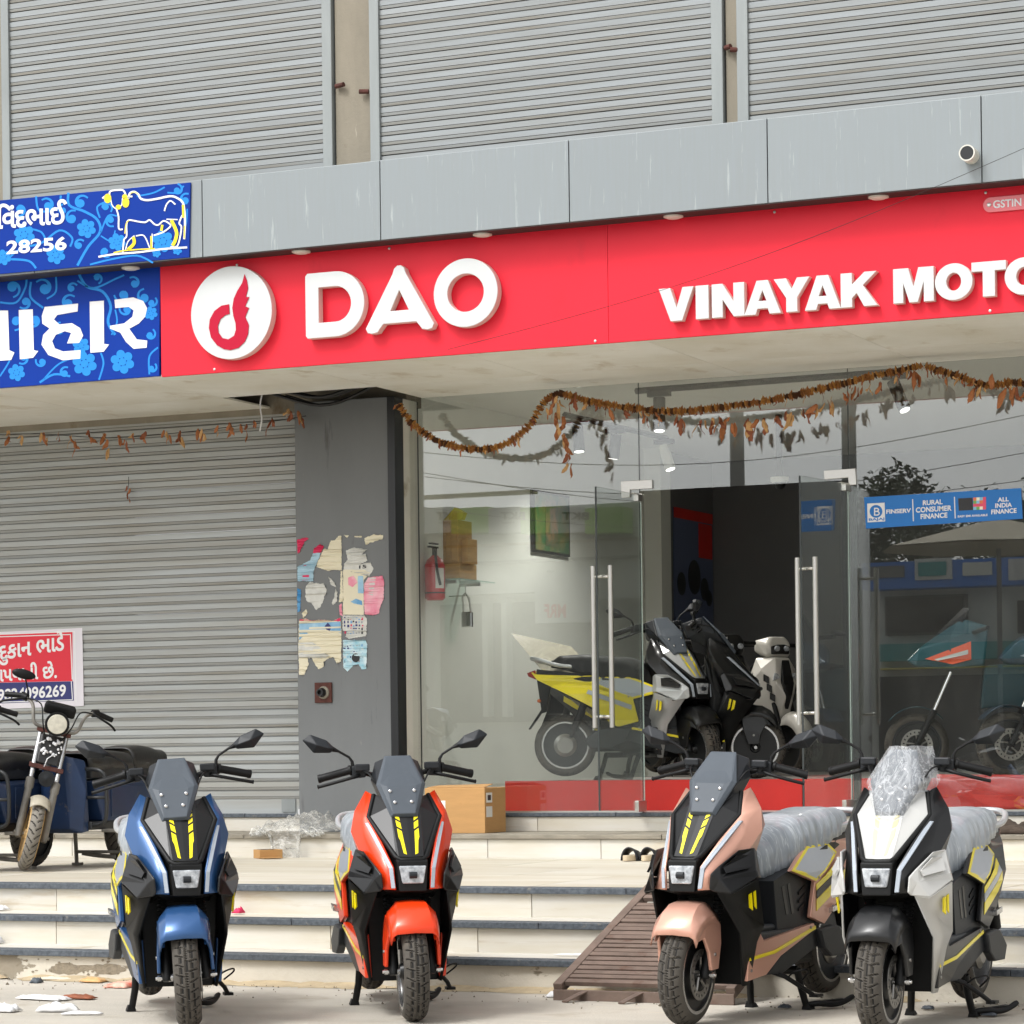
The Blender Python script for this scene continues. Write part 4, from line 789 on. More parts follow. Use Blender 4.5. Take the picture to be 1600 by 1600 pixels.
        wg = sp('wing%d' % s, 'side_fairing', lambda: MB().add(V(wv), wf), R_['wing'], t, ang=36, solid=.010, soff=0)
        sp('drl%d' % s, 'light_strip', lambda: MB().hexa(V([(.075, -.040, .566), (.092, -.036, .566), (.092, -.026, .566), (.075, -.028, .566), (.083, -.029, .652), (.100, -.024, .650), (.100, -.012, .650), (.083, -.016, .652)])).hexa(V([(.083, -.029, .652), (.100, -.024, .650), (.100, -.012, .650), (.083, -.016, .652), (.155, .172, .842), (.172, .182, .838), (.172, .196, .838), (.156, .186, .842)])), m_drl, wg, bevel=.002)
        tv = [(.206, .215, .726), (.190, .110, .720), (.152, .002, .658), (.134, -.036, .628), (.128, -.038, .566), (.136, -.022, .554), (.200, .015, .545), (.246, .172, .606), (.160, -.012, .606), (.203, .240, .712), (.240, .205, .600), (.240, .165, .634)]
        tf = [(3, 8, 11, 0, 1, 2), (3, 4, 8), (8, 4, 5, 6), (8, 6, 7, 11), (0, 11, 7, 10, 9)]
        ts = sp('ts%d' % s, 'turn_signal_panel', lambda: MB().add(V(tv), tf), R_['ts'], t, bevel=.005, solid=.010, soff=0)
        sp('tsl%d' % s, 'turn_signal', lambda: MB().poly(V([(.164, .012, .650), (.190, .088, .698), (.208, .160, .696), (.228, .135, .646), (.176, .012, .628)]), (s*.008, -.007, .002)), R_.get('tslens', m_gloss), ts)
        lv = [(.150, -.012, .552), (.186, .118, .38), (.152, .205, .153), (.160, .246, .156), (.196, .250, .335), (.212, .285, .40), (.243, .176, .600), (.200, .018, .543), (.225, .21, .60)]
        lf = [(0, 7, 6), (0, 6, 5, 1), (1, 5, 4), (1, 4, 3, 2), (6, 8, 5)]
        sp('lsi%d' % s, 'leg_shield_inner', lambda: MB().add(V([(.150, -.008, .550), (.182, .120, .38), (.148, .207, .156), (.146, .245, .156), (.162, .235, .40), (.165, .24, .56), (.195, .022, .541)]), [(0, 1, 4, 5), (1, 2, 3, 4), (0, 5, 6)]), m_plas, t, solid=.004, soff=0)
        ls = sp('ls%d' % s, 'leg_shield_side', lambda: MB().add(V(lv), lf), R_['legside'], t, ang=40, solid=.010, soff=0)
        sp('lsd%d' % s, 'decal_mark', lambda: MB().poly(V([(.2175, .140, .535), (.2215, .155, .543), (.2185, .170, .47), (.2125, .152, .482)]), (s*.006, -.003, 0)).poly(V([(.2245, .168, .545), (.2275, .180, .552), (.2235, .195, .475), (.2205, .182, .488)]), (s*.006, -.003, 0)), m_ydec, ls)
        # skirt, tail, covers
        sk = sp('skirt%d' % s, 'skirt_panel', lambda: sx_poly([(.205, .172), (.210, .358), (.305, .372), (.352, .332), (.835, .378), (.858, .352), (.52, .258), (.385, .187)], s, .004, .03), R_['skirt'], t, bevel=.004)
        sp('skstr%d' % s, 'decal_stripe', lambda: sx_poly([(.215, .256), (.45, .272), (.70, .322), (.853, .352), (.846, .366), (.70, .338), (.45, .287), (.215, .270)], s, .0065, .002), m_ydec, sk)
        sp('lower%d' % s, 'lower_cover', lambda: sx_poly([(.39, .185), (.52, .256), (.86, .350), (.95, .34), (.90, .275), (.75, .235), (.55, .18)], s, -.001, .04), m_plas2, t, bevel=.005)
        tl = sp('tail%d' % s, 'tail_panel', lambda: sx_poly([(.605, .612), (.85, .712), (1.18, .728), (1.46, .772), (1.54, .752), (1.50, .70), (1.30, .60), (1.12, .505), (1.02, .415), (.945, .368), (.80, .405), (.838, .558)], s, .004, .022), R_['tail'], t, bevel=.005)
        sp('tsil%d' % s, 'decal_patch', lambda: sx_poly([(.655, .618), (.858, .700), (1.05, .708), (1.11, .672), (.845, .572)], s, .0065, .002), m_sdec, tl)
        sp('tyel%d' % s, 'decal_border', lambda: sx_poly([(.612, .613), (.85, .709), (1.07, .718), (1.135, .676), (1.10, .662), (1.045, .703), (.858, .694), (.665, .619), (.845, .577), (1.09, .668), (1.13, .672), (.842, .560)], s, .0062, .002), m_ydec, tl)
        sp('tstr%d' % s, 'decal_stripe', lambda: sx_poly([(.845, .545), (1.14, .655), (1.145, .630), (.847, .520)], s, .0064, .002).add(*(lambda b: (b.v, b.f))(sx_poly([(.850, .480), (1.16, .598), (1.165, .560), (.852, .430)], s, .0064, .002))), m_ydec, tl)
        sp('tblk%d' % s, 'decal_stripe', lambda: sx_poly([(.848, .517), (1.146, .627), (1.158, .601), (.850, .483)], s, .0062, .002), R_.get('tmid', m_bdec), tl)
        sp('motorc%d' % s, 'swingarm_cover', lambda: MB().poly([(s*.165, y, z) for y, z in ((.86, .35), (1.0, .362), (1.08, .35), (1.18, .285), (1.14, .222), (.98, .225), (.90, .27))], (s*.038, 0, 0)), m_plas2, t, bevel=.010)
        sp('peg%d' % s, 'foot_peg', lambda: MB().hexa([(s*.15, .98, .405), (s*.215, .98, .42), (s*.215, 1.06, .43), (s*.15, 1.06, .41), (s*.15, .98, .425), (s*.215, .98, .442), (s*.215, 1.06, .455), (s*.15, 1.06, .43)]), m_alu, t, bevel=.004)
        sp('shock%d' % s, 'rear_shock', lambda: MB().tube([(s*.13, 1.14, .62), (s*.13, 1.27, .30)], .012, 8).tube([(s*.13, 1.16, .57), (s*.13, 1.25, .35)], .026, 10), m_plas, t, ang=40)
    sp('under', 'underseat_body', lambda: MB().poly([(-.158, y, z) for y, z in ((.53, .36), (.50, .575), (.62, .605), (.9, .68), (1.05, .71), (1.05, .45), (.92, .37))], (.316, 0, 0)), m_plas2, t, bevel=.012)
    sp('under2', 'tail_frame', lambda: hull_mb(sym([(.145, 1.0, .715), (.145, 1.0, .42), (.13, 1.2, .735), (.09, 1.5, .775), (.085, 1.51, .715), (.12, 1.2, .56)])), m_plas, t, bevel=.008)
    for s in (-1, 1): sp('vent%d' % s, 'vent_slot', lambda s=s: MB().poly([(s*.157, y, z) for y, z in ((.575, .545), (.600, .55), (.640, .43), (.615, .425))], (s*.003, 0, 0)), m_bdec, t)
    for s in (-1, 1): sp('vent2%d' % s, 'vent_slot', lambda s=s: MB().poly([(s*.157, y, z) for y, z in ((.630, .555), (.655, .56), (.695, .43), (.670, .425))], (s*.003, 0, 0)), m_bdec, t)
    for s in (-1, 1):
        for k in range(3): sp('rib%d%d' % (s, k), 'vent_rib', lambda s=s, k=k: MB().poly([(s*.158, y, z) for y, z in ((.735, .515-.035*k), (.80, .545-.035*k), (.80, .535-.035*k), (.735, .505-.035*k))], (s*.005, 0, 0)), m_plas, t)
    for s in (-1, 1):
        for k, (y, z) in enumerate(((.235, .215), (.80, .362), (.87, .575), (1.02, .44))): sp('scr%d%d' % (s, k), 'screw', lambda s=s, y=y, z=z: MB().lathe([(-.004*s, .0075), (.002*s, .007), (.003*s, .003)], (s*(sidex(y, z)+.006), y, z), 'X', 10), m_disc, t)
        sp('fscr%d' % s, 'screw', lambda s=s: MB().lathe([(-.003*s, .008), (.003*s, .007)], (s*.119, .012, .30), 'X', 10), m_disc, fe)
    sp('floor', 'floorboard', lambda: MB().box(-.168, .168, .30, .84, .318, .366).box(-.15, .15, .32, .80, .366, .392).box(-.045, .045, .30, .60, .362, .43), m_foot, t, bevel=.012)
    sp('belly', 'belly_pan', lambda: MB().box(-.13, .13, .30, .95, .20, .32), m_plas, t, bevel=.02)
    sp('seat', 'seat', seat_mb, R_.get('seat', m_seatf), t, smooth=True)
    sp('grab', 'grab_rail', lambda: MB().tube(catmull([(-.115, 1.22, .785), (-.135, 1.36, .80), (-.12, 1.47, .835), (-.06, 1.53, .85), (.06, 1.53, .85), (.12, 1.47, .835), (.135, 1.36, .80), (.115, 1.22, .785)], 5), .014, 10), m_alu if wrap is None else mat('grab_rail_silver', S(200, 202, 204, .85), .3, .4), t, smooth=True)
    sp('taill', 'tail_light', lambda: hull_mb(sym([(.09, 1.50, .70), (.05, 1.56, .725), (.05, 1.57, .75), (.09, 1.51, .77)])), m_redl, t, bevel=.006)
    sp('rfend', 'rear_fender', lambda: MB().hexa([(-.07, 1.44, .48), (.07, 1.44, .48), (.07, 1.47, .47), (-.07, 1.47, .47), (-.09, 1.40, .70), (.09, 1.40, .70), (.09, 1.50, .70), (-.09, 1.50, .70)]).hexa([(-.06, 1.55, .36), (.06, 1.55, .36), (.06, 1.565, .36), (-.06, 1.565, .36), (-.07, 1.45, .50), (.07, 1.45, .50), (.07, 1.47, .50), (-.07, 1.47, .50)]), m_plas, t, bevel=.004)
    for s in (-1, 1): sp('rind%d' % s, 'rear_turn_signal', lambda s=s: MB().tube([(s*.05, 1.47, .55), (s*.075, 1.48, .555)], .008, 8).sphere((s*.085, 1.487, .556), (.02, .014, .013), 12), m_amber, t, ang=40)
    sp('hub', 'hub_motor', lambda: MB().lathe([(-.06, .0), (-.06, .055), (-.045, .08), (.045, .08), (.06, .055), (.06, 0)], (0, 1.31, .247), 'X', 32), m_disc, t, ang=30)
    st = sp('stand', 'center_stand', lambda: MB().tube([(-.125, .80, .175), (.125, .80, .175)], .019, 10).tube([(-.12, .80, .18), (-.122, .83, .10), (-.135, .862, .006)], [.017, .016, .015], 10).tube([(.12, .80, .18), (.122, .83, .10), (.135, .862, .006)], [.017, .016, .015], 10).tube([(-.11, .62, .185), (.11, .62, .185)], .015, 10), m_plas, t, ang=40)
    for s in (-1, 1): sp('sfoot%d' % s, 'stand_foot', lambda s=s: MB().hexa([(s*.115, .845, 0), (s*.16, .845, 0), (s*.16, .90, 0), (s*.115, .90, 0), (s*.12, .845, .018), (s*.15, .845, .03), (s*.15, .885, .03), (s*.12, .885, .018)]), m_plas, st, bevel=.003)
    sp('kick', 'kick_arm', lambda: MB().tube(catmull([(.14, .87, .02), (.18, .89, .026), (.22, .93, .020), (.25, .98, .026), (.28, 1.03, .05)], 4), [.013]*16+[.010], 8, sq=1.0).hexa([(.19, .90, .016), (.26, .985, .026), (.235, 1.01, .026), (.165, .925, .016), (.19, .90, .034), (.26, .985, .042), (.235, 1.01, .042), (.165, .925, .034)]), m_plas, st, ang=50)
    sp('side', 'side_stand', lambda: MB().tube([(.14, .50, .19), (.19, .53, .17), (.245, .60, .115), (.265, .65, .085)], .010, 8).hexa([(.25, .64, .075), (.29, .64, .075), (.29, .70, .075), (.25, .70, .075), (.25, .64, .087), (.29, .64, .087), (.29, .70, .087), (.25, .70, .087)]).tube(catmull([(.20, .54, .165), (.235, .53, .19), (.275, .55, .20), (.28, .57, .185), (.24, .59, .15)], 4), .004, 6), m_plas, t, ang=50)
    # handlebar group turns with the fork
    def cowl(): return hull_mb(sym([(.056, .36, 1.118), (.105, .25, 1.0), (.056, .155, .872), (.095, .40, 1.10), (.12, .36, 1.02), (.075, .30, .90), (.055, .50, 1.075), (.06, .46, .98)]))
    sp('cowl', 'dash_cowl', cowl, m_plas2, t, True, bevel=.006)
    sp('neck', 'steering_neck', lambda: hull_mb(sym([(.05, .28, .85), (.05, .42, .88), (.05, .36, 1.0), (.05, .44, 1.0)])), m_plas, t, True)
    ws = sp('screen', 'windshield', lambda: MB().add([(.058, .347, 1.126), (.108, .236, 1.0), (.058, .132, .862), (-.058, .132, .862), (-.108, .236, 1.0), (-.058, .347, 1.126), (.050, .335, 1.117), (.090, .222, 1.008), (.047, .122, .878), (-.047, .122, .878), (-.090, .222, 1.008), (-.050, .335, 1.117), (.062, .205, .995), (-.062, .205, .995), (.045, .262, 1.045), (-.045, .262, 1.045)],
        [(0, 6, 7, 1), (1, 7, 8, 2), (2, 8, 9, 3), (3, 9, 10, 4), (4, 10, 11, 5), (5, 11, 6, 0), (6, 11, 15, 14), (6, 14, 7), (7, 14, 12), (11, 10, 15), (10, 13, 15), (14, 15, 13, 12), (7, 12, 8), (10, 9, 13), (12, 13, 9, 8)]), m_smoke, t, True, bevel=.003, solid=.007)
    for i, (x, z) in enumerate(((.052, .974), (-.052, .974), (.036, .926), (-.036, .926))):
        y = .122+(z-.878)*.71; sp('bolt%d' % i, 'bolt', lambda x=x, y=y, z=z: MB().sphere((x, y-.004, z), (.0085, .006, .0085), 12), m_chrome, ws, smooth=True)
    if wrap:
        def wr():
            def fn(u, v):
                x = (u-.5)*2; z = .855+v*.285; hw = (.058+(.062 if z > .862 else 0)*max(0, 1-abs(z-1.0)/.138) if z < 1.0 else .058+.062*max(0, 1-(z-1.0)/.14))+.004
                y = .118+(z-.878)*.86-.030+.05*abs(x)**3; n = noise.noise(Vector((x*5, z*40, 1)))*.010+noise.noise(Vector((x*14, z*90, 5)))*.006
                if x > .8 and z > .96: y += .10*(x-.8)*5; hw += .03*(x-.8)*5
                return Vector((x*hw, y+n, z+n*.4))
            return MB().grid(fn, 34, 40)
        sp('wrap', 'plastic_wrap', wr, MATS['screen_film'], ws, smooth=True)
    hb = sp('bar', 'handlebar', lambda: MB().tube([(-.33, .455, 1.035), (-.19, .42, 1.07), (-.06, .42, 1.03), (.06, .42, 1.03), (.19, .42, 1.07), (.33, .455, 1.035)], .012, 10), m_plas, t, True, ang=60)
    for s in (-1, 1):
        sp('grip%d' % s, 'grip', lambda s=s: MB().tube([(s*.205, .424, 1.066), (s*.328, .454, 1.036)], .0175, 14).tube([(s*.196, .422, 1.068), (s*.206, .424, 1.066)], .023, 14).tube([(s*.326, .4535, 1.0363), (s*.338, .457, 1.034)], .019, 12), m_plas, hb, ang=40)
        sp('switch%d' % s, 'switch_box', lambda s=s: MB().hexa([(s*.135, .39, 1.035), (s*.195, .395, 1.03), (s*.195, .45, 1.03), (s*.135, .45, 1.035), (s*.13, .385, 1.088), (s*.195, .395, 1.086), (s*.195, .44, 1.086), (s*.13, .44, 1.088)]).box(min(s*.12, s*.185), max(s*.12, s*.185), .36, .395, 1.062, 1.094), m_plas2, hb, bevel=.006)
        sp('lever%d' % s, 'brake_lever', lambda s=s: MB().tube(catmull([(s*.165, .385, 1.045), (s*.20, .365, 1.035), (s*.26, .372, 1.020), (s*.325, .392, 1.004), (s*.345, .40, 1.000)], 4), [.009]*4+[.0075]*12+[.010], 8), m_plas, hb, ang=60)
        mr = sp('mirror%d' % s, 'mirror', lambda s=s: hull_mb([(s*x, y, z) for x, y, z in ((.264, .405, 1.166), (.284, .40, 1.146), (.360, .40, 1.148), (.408, .405, 1.206), (.372, .40, 1.230), (.302, .40, 1.203), (.29, .378, 1.166), (.345, .368, 1.182), (.27, .42, 1.16), (.36, .425, 1.156), (.40, .425, 1.205), (.37, .425, 1.222), (.305, .425, 1.198))]), m_plas2, t, True, bevel=.004)
        sp('stem%d' % s, 'mirror_stem', lambda s=s: MB().tube([(s*.190, .41, 1.075), (s*.192, .41, 1.105), (s*.205, .41, 1.125), (s*.25, .41, 1.152), (s*.275, .408, 1.162)], [.009, .007, .0055, .0055, .012], 8), m_plas, mr, ang=60)
        sp('cable%d' % s, 'brake_cable', lambda s=s: MB().tube(catmull([(s*.15, .375, 1.06), (s*.13, .30, 1.05), (s*.10, .27, 1.0), (s*.06, .30, .93)], 5), .004, 6), m_plas, hb, smooth=True)
    return t
def roles(c, **k):
    d = dict(wing=c, fender=c, tail=c, skirt=c, hood=m_gloss, ts=m_gloss, legside=m_plas); d.update(k); return d
def at_contact(px, py, z=0): p = atz(px, py, z); return (p.x, p.y, z)
GF = 'electric scooters parked in front of the steps'
D = math.radians
maxi_scooter('steel blue electric scooter parked front on before the steps, beside the orange one', 'scooter', at_contact(293, 1606), D(38.4), D(-7.6), roles(m_bluep), GF)
maxi_scooter('bright orange electric scooter parked front on before the steps', 'scooter', at_contact(646, 1596), D(35), D(-3), roles(m_orange), GF)
maxi_scooter('rose copper electric scooter with film wrapped seat standing before the metal ramp', 'scooter', at_contact(1074, 1603), D(-6.77), D(5), roles(m_pink), GF)
maxi_scooter('white and black electric scooter with plastic wrapped windshield, rightmost in front', 'scooter', at_contact(1376, 1618), D(-.33), D(2),
             roles(m_gloss, stripe=mat('decal_faded_yellow', S(226, 214, 160, .88), .35), hood=m_wpaint, ts=m_wpaint, legside=m_wpaint, tmid=m_sdec, tslens=m_wpaint), GF, wrap=True)
# ------------------------------------------------------------------ inside the showroom
m_clear = glassmat('shelf_glass', (.8, .9, .87, 1), 1, .05)
m_wood = mat('box_wood', S(212, 166, 96, .85), .55, var=.25, vs=6, stretch=(1, 1, 8)); m_card = mat('cardboard', S(198, 152, 96, .85), .8, var=.1, vs=6, stretch=(1, 1, 6), dirt=S(170, 124, 74, .85), dth=.62, dsc=4, dw=.15)
m_exred = mat('extinguisher_red', S(196, 22, 32, .9), .3, coat=.4); m_lab = mat('paper_label', S(226, 226, 222, .9), .6)
exx = xc+.085; ye_ = yc-.12; ex = atx(680, 938, exx); ez0 = ex.z; ez1 = atx(680, 868, exx).z; EY = ex.y
t = thing('fire_extinguisher', 'red fire extinguisher hung on the pale pilaster behind the left window', 'fire extinguisher', (exx, EY, ez0))
c = (exx, EY, ez0); Hx = ez1-ez0
MB().lathe([(0, .0), (0, .055), (.015, .07), (Hx*.78, .07), (Hx*.9, .055), (Hx*.97, .03), (Hx, .022)], c, 'Z', 24).build('cylinder', m_exred, t, smooth=False)
smooth_angle(t.children[0], 40)
MB().lathe([(.045, .0715), (.055, .0715)], c, 'Z', 24).build('band', m_black, t)
MB().tube([(exx, EY, ez1), (exx, EY, ez1+.05)], .018, 10).box(exx-.012, exx+.012, EY-.09, EY+.04, ez1+.05, ez1+.062).box(exx-.012, exx+.012, EY-.07, EY+.04, ez1+.075, ez1+.085).build('valve', m_black, t)
MB().tube(catmull([(exx+.01, EY-.02, ez1+.04), (exx+.05, EY-.09, ez1+.0), (exx+.06, EY-.09, ez1-.10), (exx+.075, EY-.07, ez0+.1)], 5), .010, 8).build('hose', m_black, t, smooth=True)
MB().add([(exx+.0712*math.sin(a), EY-.0712*math.cos(a), z) for a in (.5, .75, 1.0, 1.25, 1.5) for z in (ez0+.08, ez0+.22)], [(2*i, 2*i+2, 2*i+3, 2*i+1) for i in range(4)]).build('label', m_lab, t)
sy0 = yc+.03; sz = aty(700, 904, sy0).z; xs1 = xl+.20
t = thing('glass_shelf', 'small clear glass wall shelf carrying a wooden shrine box', 'shelf', (xl, sy0+.2, sz))
MB().box(xl+.002, xs1+.03, sy0, sy0+.60, sz-.008, sz).build('shelf_pane', m_clear, t)
for dy in (.08, .48): MB().box(xl+.002, xl+.16, sy0+dy, sy0+dy+.02, sz-.03, sz-.009).build('bracket', m_steel, t)
bz1 = aty(720, 812, sy0+.05).z; bzb = aty(720, 880, sy0+.05).z
t = thing('shrine_box', 'pale wooden shrine box with a carved front, on the glass shelf', 'wooden box', (xl+.1, sy0+.1, sz))
MB().box(xl+.01, xs1, sy0+.05, sy0+.28, bzb+.001, bz1).build('cabinet', m_wood, t, bevel=.004); MB().box(xl+.005, xs1+.02, sy0+.03, sy0+.31, sz+.001, bzb).build('base', m_wood, t, bevel=.004)
for i in range(4): MB().box(xl+.022+i*.044, xl+.056+i*.044, sy0+.043, sy0+.0495, bzb+.02, bz1-.03).build('panel_strip', m_wood, t)
MB().box(xs1+.001, xs1+.05, sy0+.10, sy0+.26, bzb, bz1-.13).build('side_wing', m_wood, t, bevel=.004)
MB().poly([(xl+.08, sy0+.06, bz1+.002), (xs1+.02, sy0+.06, bz1+.002), (xs1+.04, sy0+.06, bz1+.05), (xs1-.03, sy0+.06, bz1+.09), (xl+.12, sy0+.06, bz1+.04)], (0, .06, 0)).build('crest', mat('crest_yellow', S(196, 176, 60), .5), t)
f0, f1 = atx(834, 862, xl+.03), atx(890, 775, xl+.03)
t = thing('framed_picture', 'framed green devotional picture hanging on the side wall beside the left door', 'picture', (xl, f0.y, f0.z))
MB().box(xl+.002, xl+.03, f0.y, f1.y, f0.z, f1.z).build('frame', m_black, t, bevel=.004); MB().box(xl+.031, xl+.034, f0.y+.03, f1.y-.03, f0.z+.02, f1.z-.02).build('print', mat('print_forest', S(28, 96, 64), .3, var=.8, vs=9, col2=S(120, 110, 70)), t)
MB().box(xl+.035, xl+.037, f0.y+.22, f1.y-.25, f0.z+.06, f1.z-.06).build('figure', mat('print_figure', S(140, 112, 84), .3, var=.6, vs=14, col2=S(60, 90, 70)), t)
PKY = sy0+.30; pk = aty(730, 968, PKY)
t = thing('padlock', 'silver padlock hanging by its long shackle under the glass shelf', 'padlock', tuple(pk))
MB().box(pk.x-.042, pk.x+.042, PKY-.015, PKY+.015, pk.z-.055, pk.z+.055).build('body', m_chrome, t, bevel=.008)
MB().tube(catmull([(pk.x-.028, PKY, pk.z+.055), (pk.x-.03, PKY, pk.z+.11), (pk.x-.034, PKY, pk.z+.16), (pk.x-.01, PKY, pk.z+.185), (pk.x+.016, PKY, pk.z+.14), (pk.x+.028, PKY, pk.z+.055)], 5), .007, 8).build('shackle', m_steel, t, smooth=True)
MB().tube([(pk.x-.01, PKY, pk.z+.185), (pk.x-.01, PKY, sz-.009)], .004, 6).tube([(xl+.002, PKY, pk.z+.17), (pk.x-.01, PKY, pk.z+.17)], .004, 6).build('hook', m_steel, t)
pq = [aty(x, y, Yq) for x, y, Yq in ((798, 989, 18.25), (892, 1010, 18.5), (985, 1108, 18.45), (935, 1126, 18.2), (900, 1100, 18.1), (868, 1074, 18.1))]
props(MB().poly(pq, (0, .004, 0)).build('clear_panel', filmmat('plastic_panel', .5, .66, 5, (1, 1, 1), S(226, 218, 196), .3, .3)), 'tilted sheet of clear plastic resting over the yellow and black scooter indoors', 'plastic sheet')
XW_ = xk-.055; p0, p1 = atx(1054, 985, XW_), atx(1112, 797, XW_); zt = atx(1054, 792, XW_).z
t = thing('wall_poster', 'tall dark poster with a red heading on the side wall inside the open doors', 'poster', (XW_, p0.y, p0.z))
MB().box(XW_-.004, XW_+.004, p0.y, p1.y, p0.z, zt-.0).build('sheet', mat('poster_navy', S(96, 108, 142, .85), .4), t); MB().box(XW_+.0045, XW_+.007, p0.y, p1.y, zt-.09, zt-.001).build('heading', m_red, t)
MB().box(XW_+.0045, XW_+.007, p1.y-.35, p1.y-.02, zt-.40, zt-.10).build('badge', m_red, t)
for px, py, r in ((1064, 912, .10), (1084, 902, .15), (1100, 921, .10), (1107, 935, .07)): q = atx(px, py, XW_); MB().lathe([(0, r), (.003, r)], (XW_+.0045, q.y, q.z), 'X', 20).build('round_picture', m_black, t)
# track lights: taken as lit for their bright lenses, light added to brighten the showroom
SPOTW = 46.0
m_spot = bpy.data.materials.new('lit_spot_lens'); m_spot.use_nodes = True; pb_ = m_spot.node_tree.nodes['Principled BSDF']; pb_.inputs['Emission Color'].default_value = (1, .97, .92, 1); pb_.inputs['Emission Strength'].default_value = 2.0
def solve(px, py, z): p = ray(px, py); k = (z-CAMH)/p.z; return CAMP+p*k
def track(name, label, a, b, spots):
    t = thing(name, label, 'track light', a); a, b = Vector(a), Vector(b)
    MB().tube([a, b], .022, 4).build('track', m_black, t)
    for k, (tt, dirv, L_, m) in enumerate(spots):
        p = lerp(a, b, tt); q = p+Vector((0, 0, -.09)); d = Vector(dirv).normalized()
        MB().box(p.x-.08, p.x+.08, p.y-.025, p.y+.025, p.z-.05, p.z-.012).tube([p+Vector((0, 0, -.04)), q], .012, 8).build('adapter', m_black, t)
        s = MB().tube([q-d*.03, q+d*L_], .042, 18).build('spot_can', m, t, smooth=False); smooth_angle(s, 50)
        MB().tube([q+d*(L_+.0005), q+d*(L_+.003)], .034, 18).build('spot_lens', m_spot, s)
        ld = bpy.data.lights.new('spot_lamp', 'SPOT'); ld.energy = SPOTW; ld.spot_size = math.radians(130); ld.spot_blend = .8; ld.shadow_soft_size = .04; ld.color = (1, .97, .92)
        lo = bpy.data.objects.new('spot_lamp', ld); COL.objects.link(lo); lo.parent = s; lo.location = q+d*(L_+.012)-OFF[s]; lo.rotation_euler = d.to_track_quat('-Z', 'Y').to_euler()
a = solve(882, 648, 3.56); b = solve(1042, 685, 3.56)
track('track_light', 'black ceiling track running inward with dark and white spot lamps, behind the left window', a, b, [(.12, (.1, -.1, -1), .16, m_black), (.48, (-.2, .1, -1), .15, m_black), (.97, (.35, -.1, -1), .17, m_wallin)])
a = solve(993, 611, 3.60); b = solve(1420, 579, 3.60)
track('track_light', 'long black ceiling track with two spot lamps above the open doors', a, b, [(.09, (.05, -.15, -1), .20, m_black), (.95, (.45, -.2, -1), .19, m_black)])
q = aty(1218, 758, 20.5); t = thing('dome_camera', 'small dark dome camera on the ceiling inside the open doorway', 'security camera', (q.x, 20.5, q.z+.03))
MB().lathe([(.03, .07), (0, .07), (-.012, .055)], (q.x, 20.5, q.z+.03), 'Z', 20).build('base', m_wallin, t); MB().sphere((q.x, 20.5, q.z+.015), .05, 14).build('dome', m_gloss, t, smooth=True); MB().box(q.x-.02, q.x+.02, 20.48, 20.52, q.z+.06, 3.66).build('drop_rod', m_black, t)
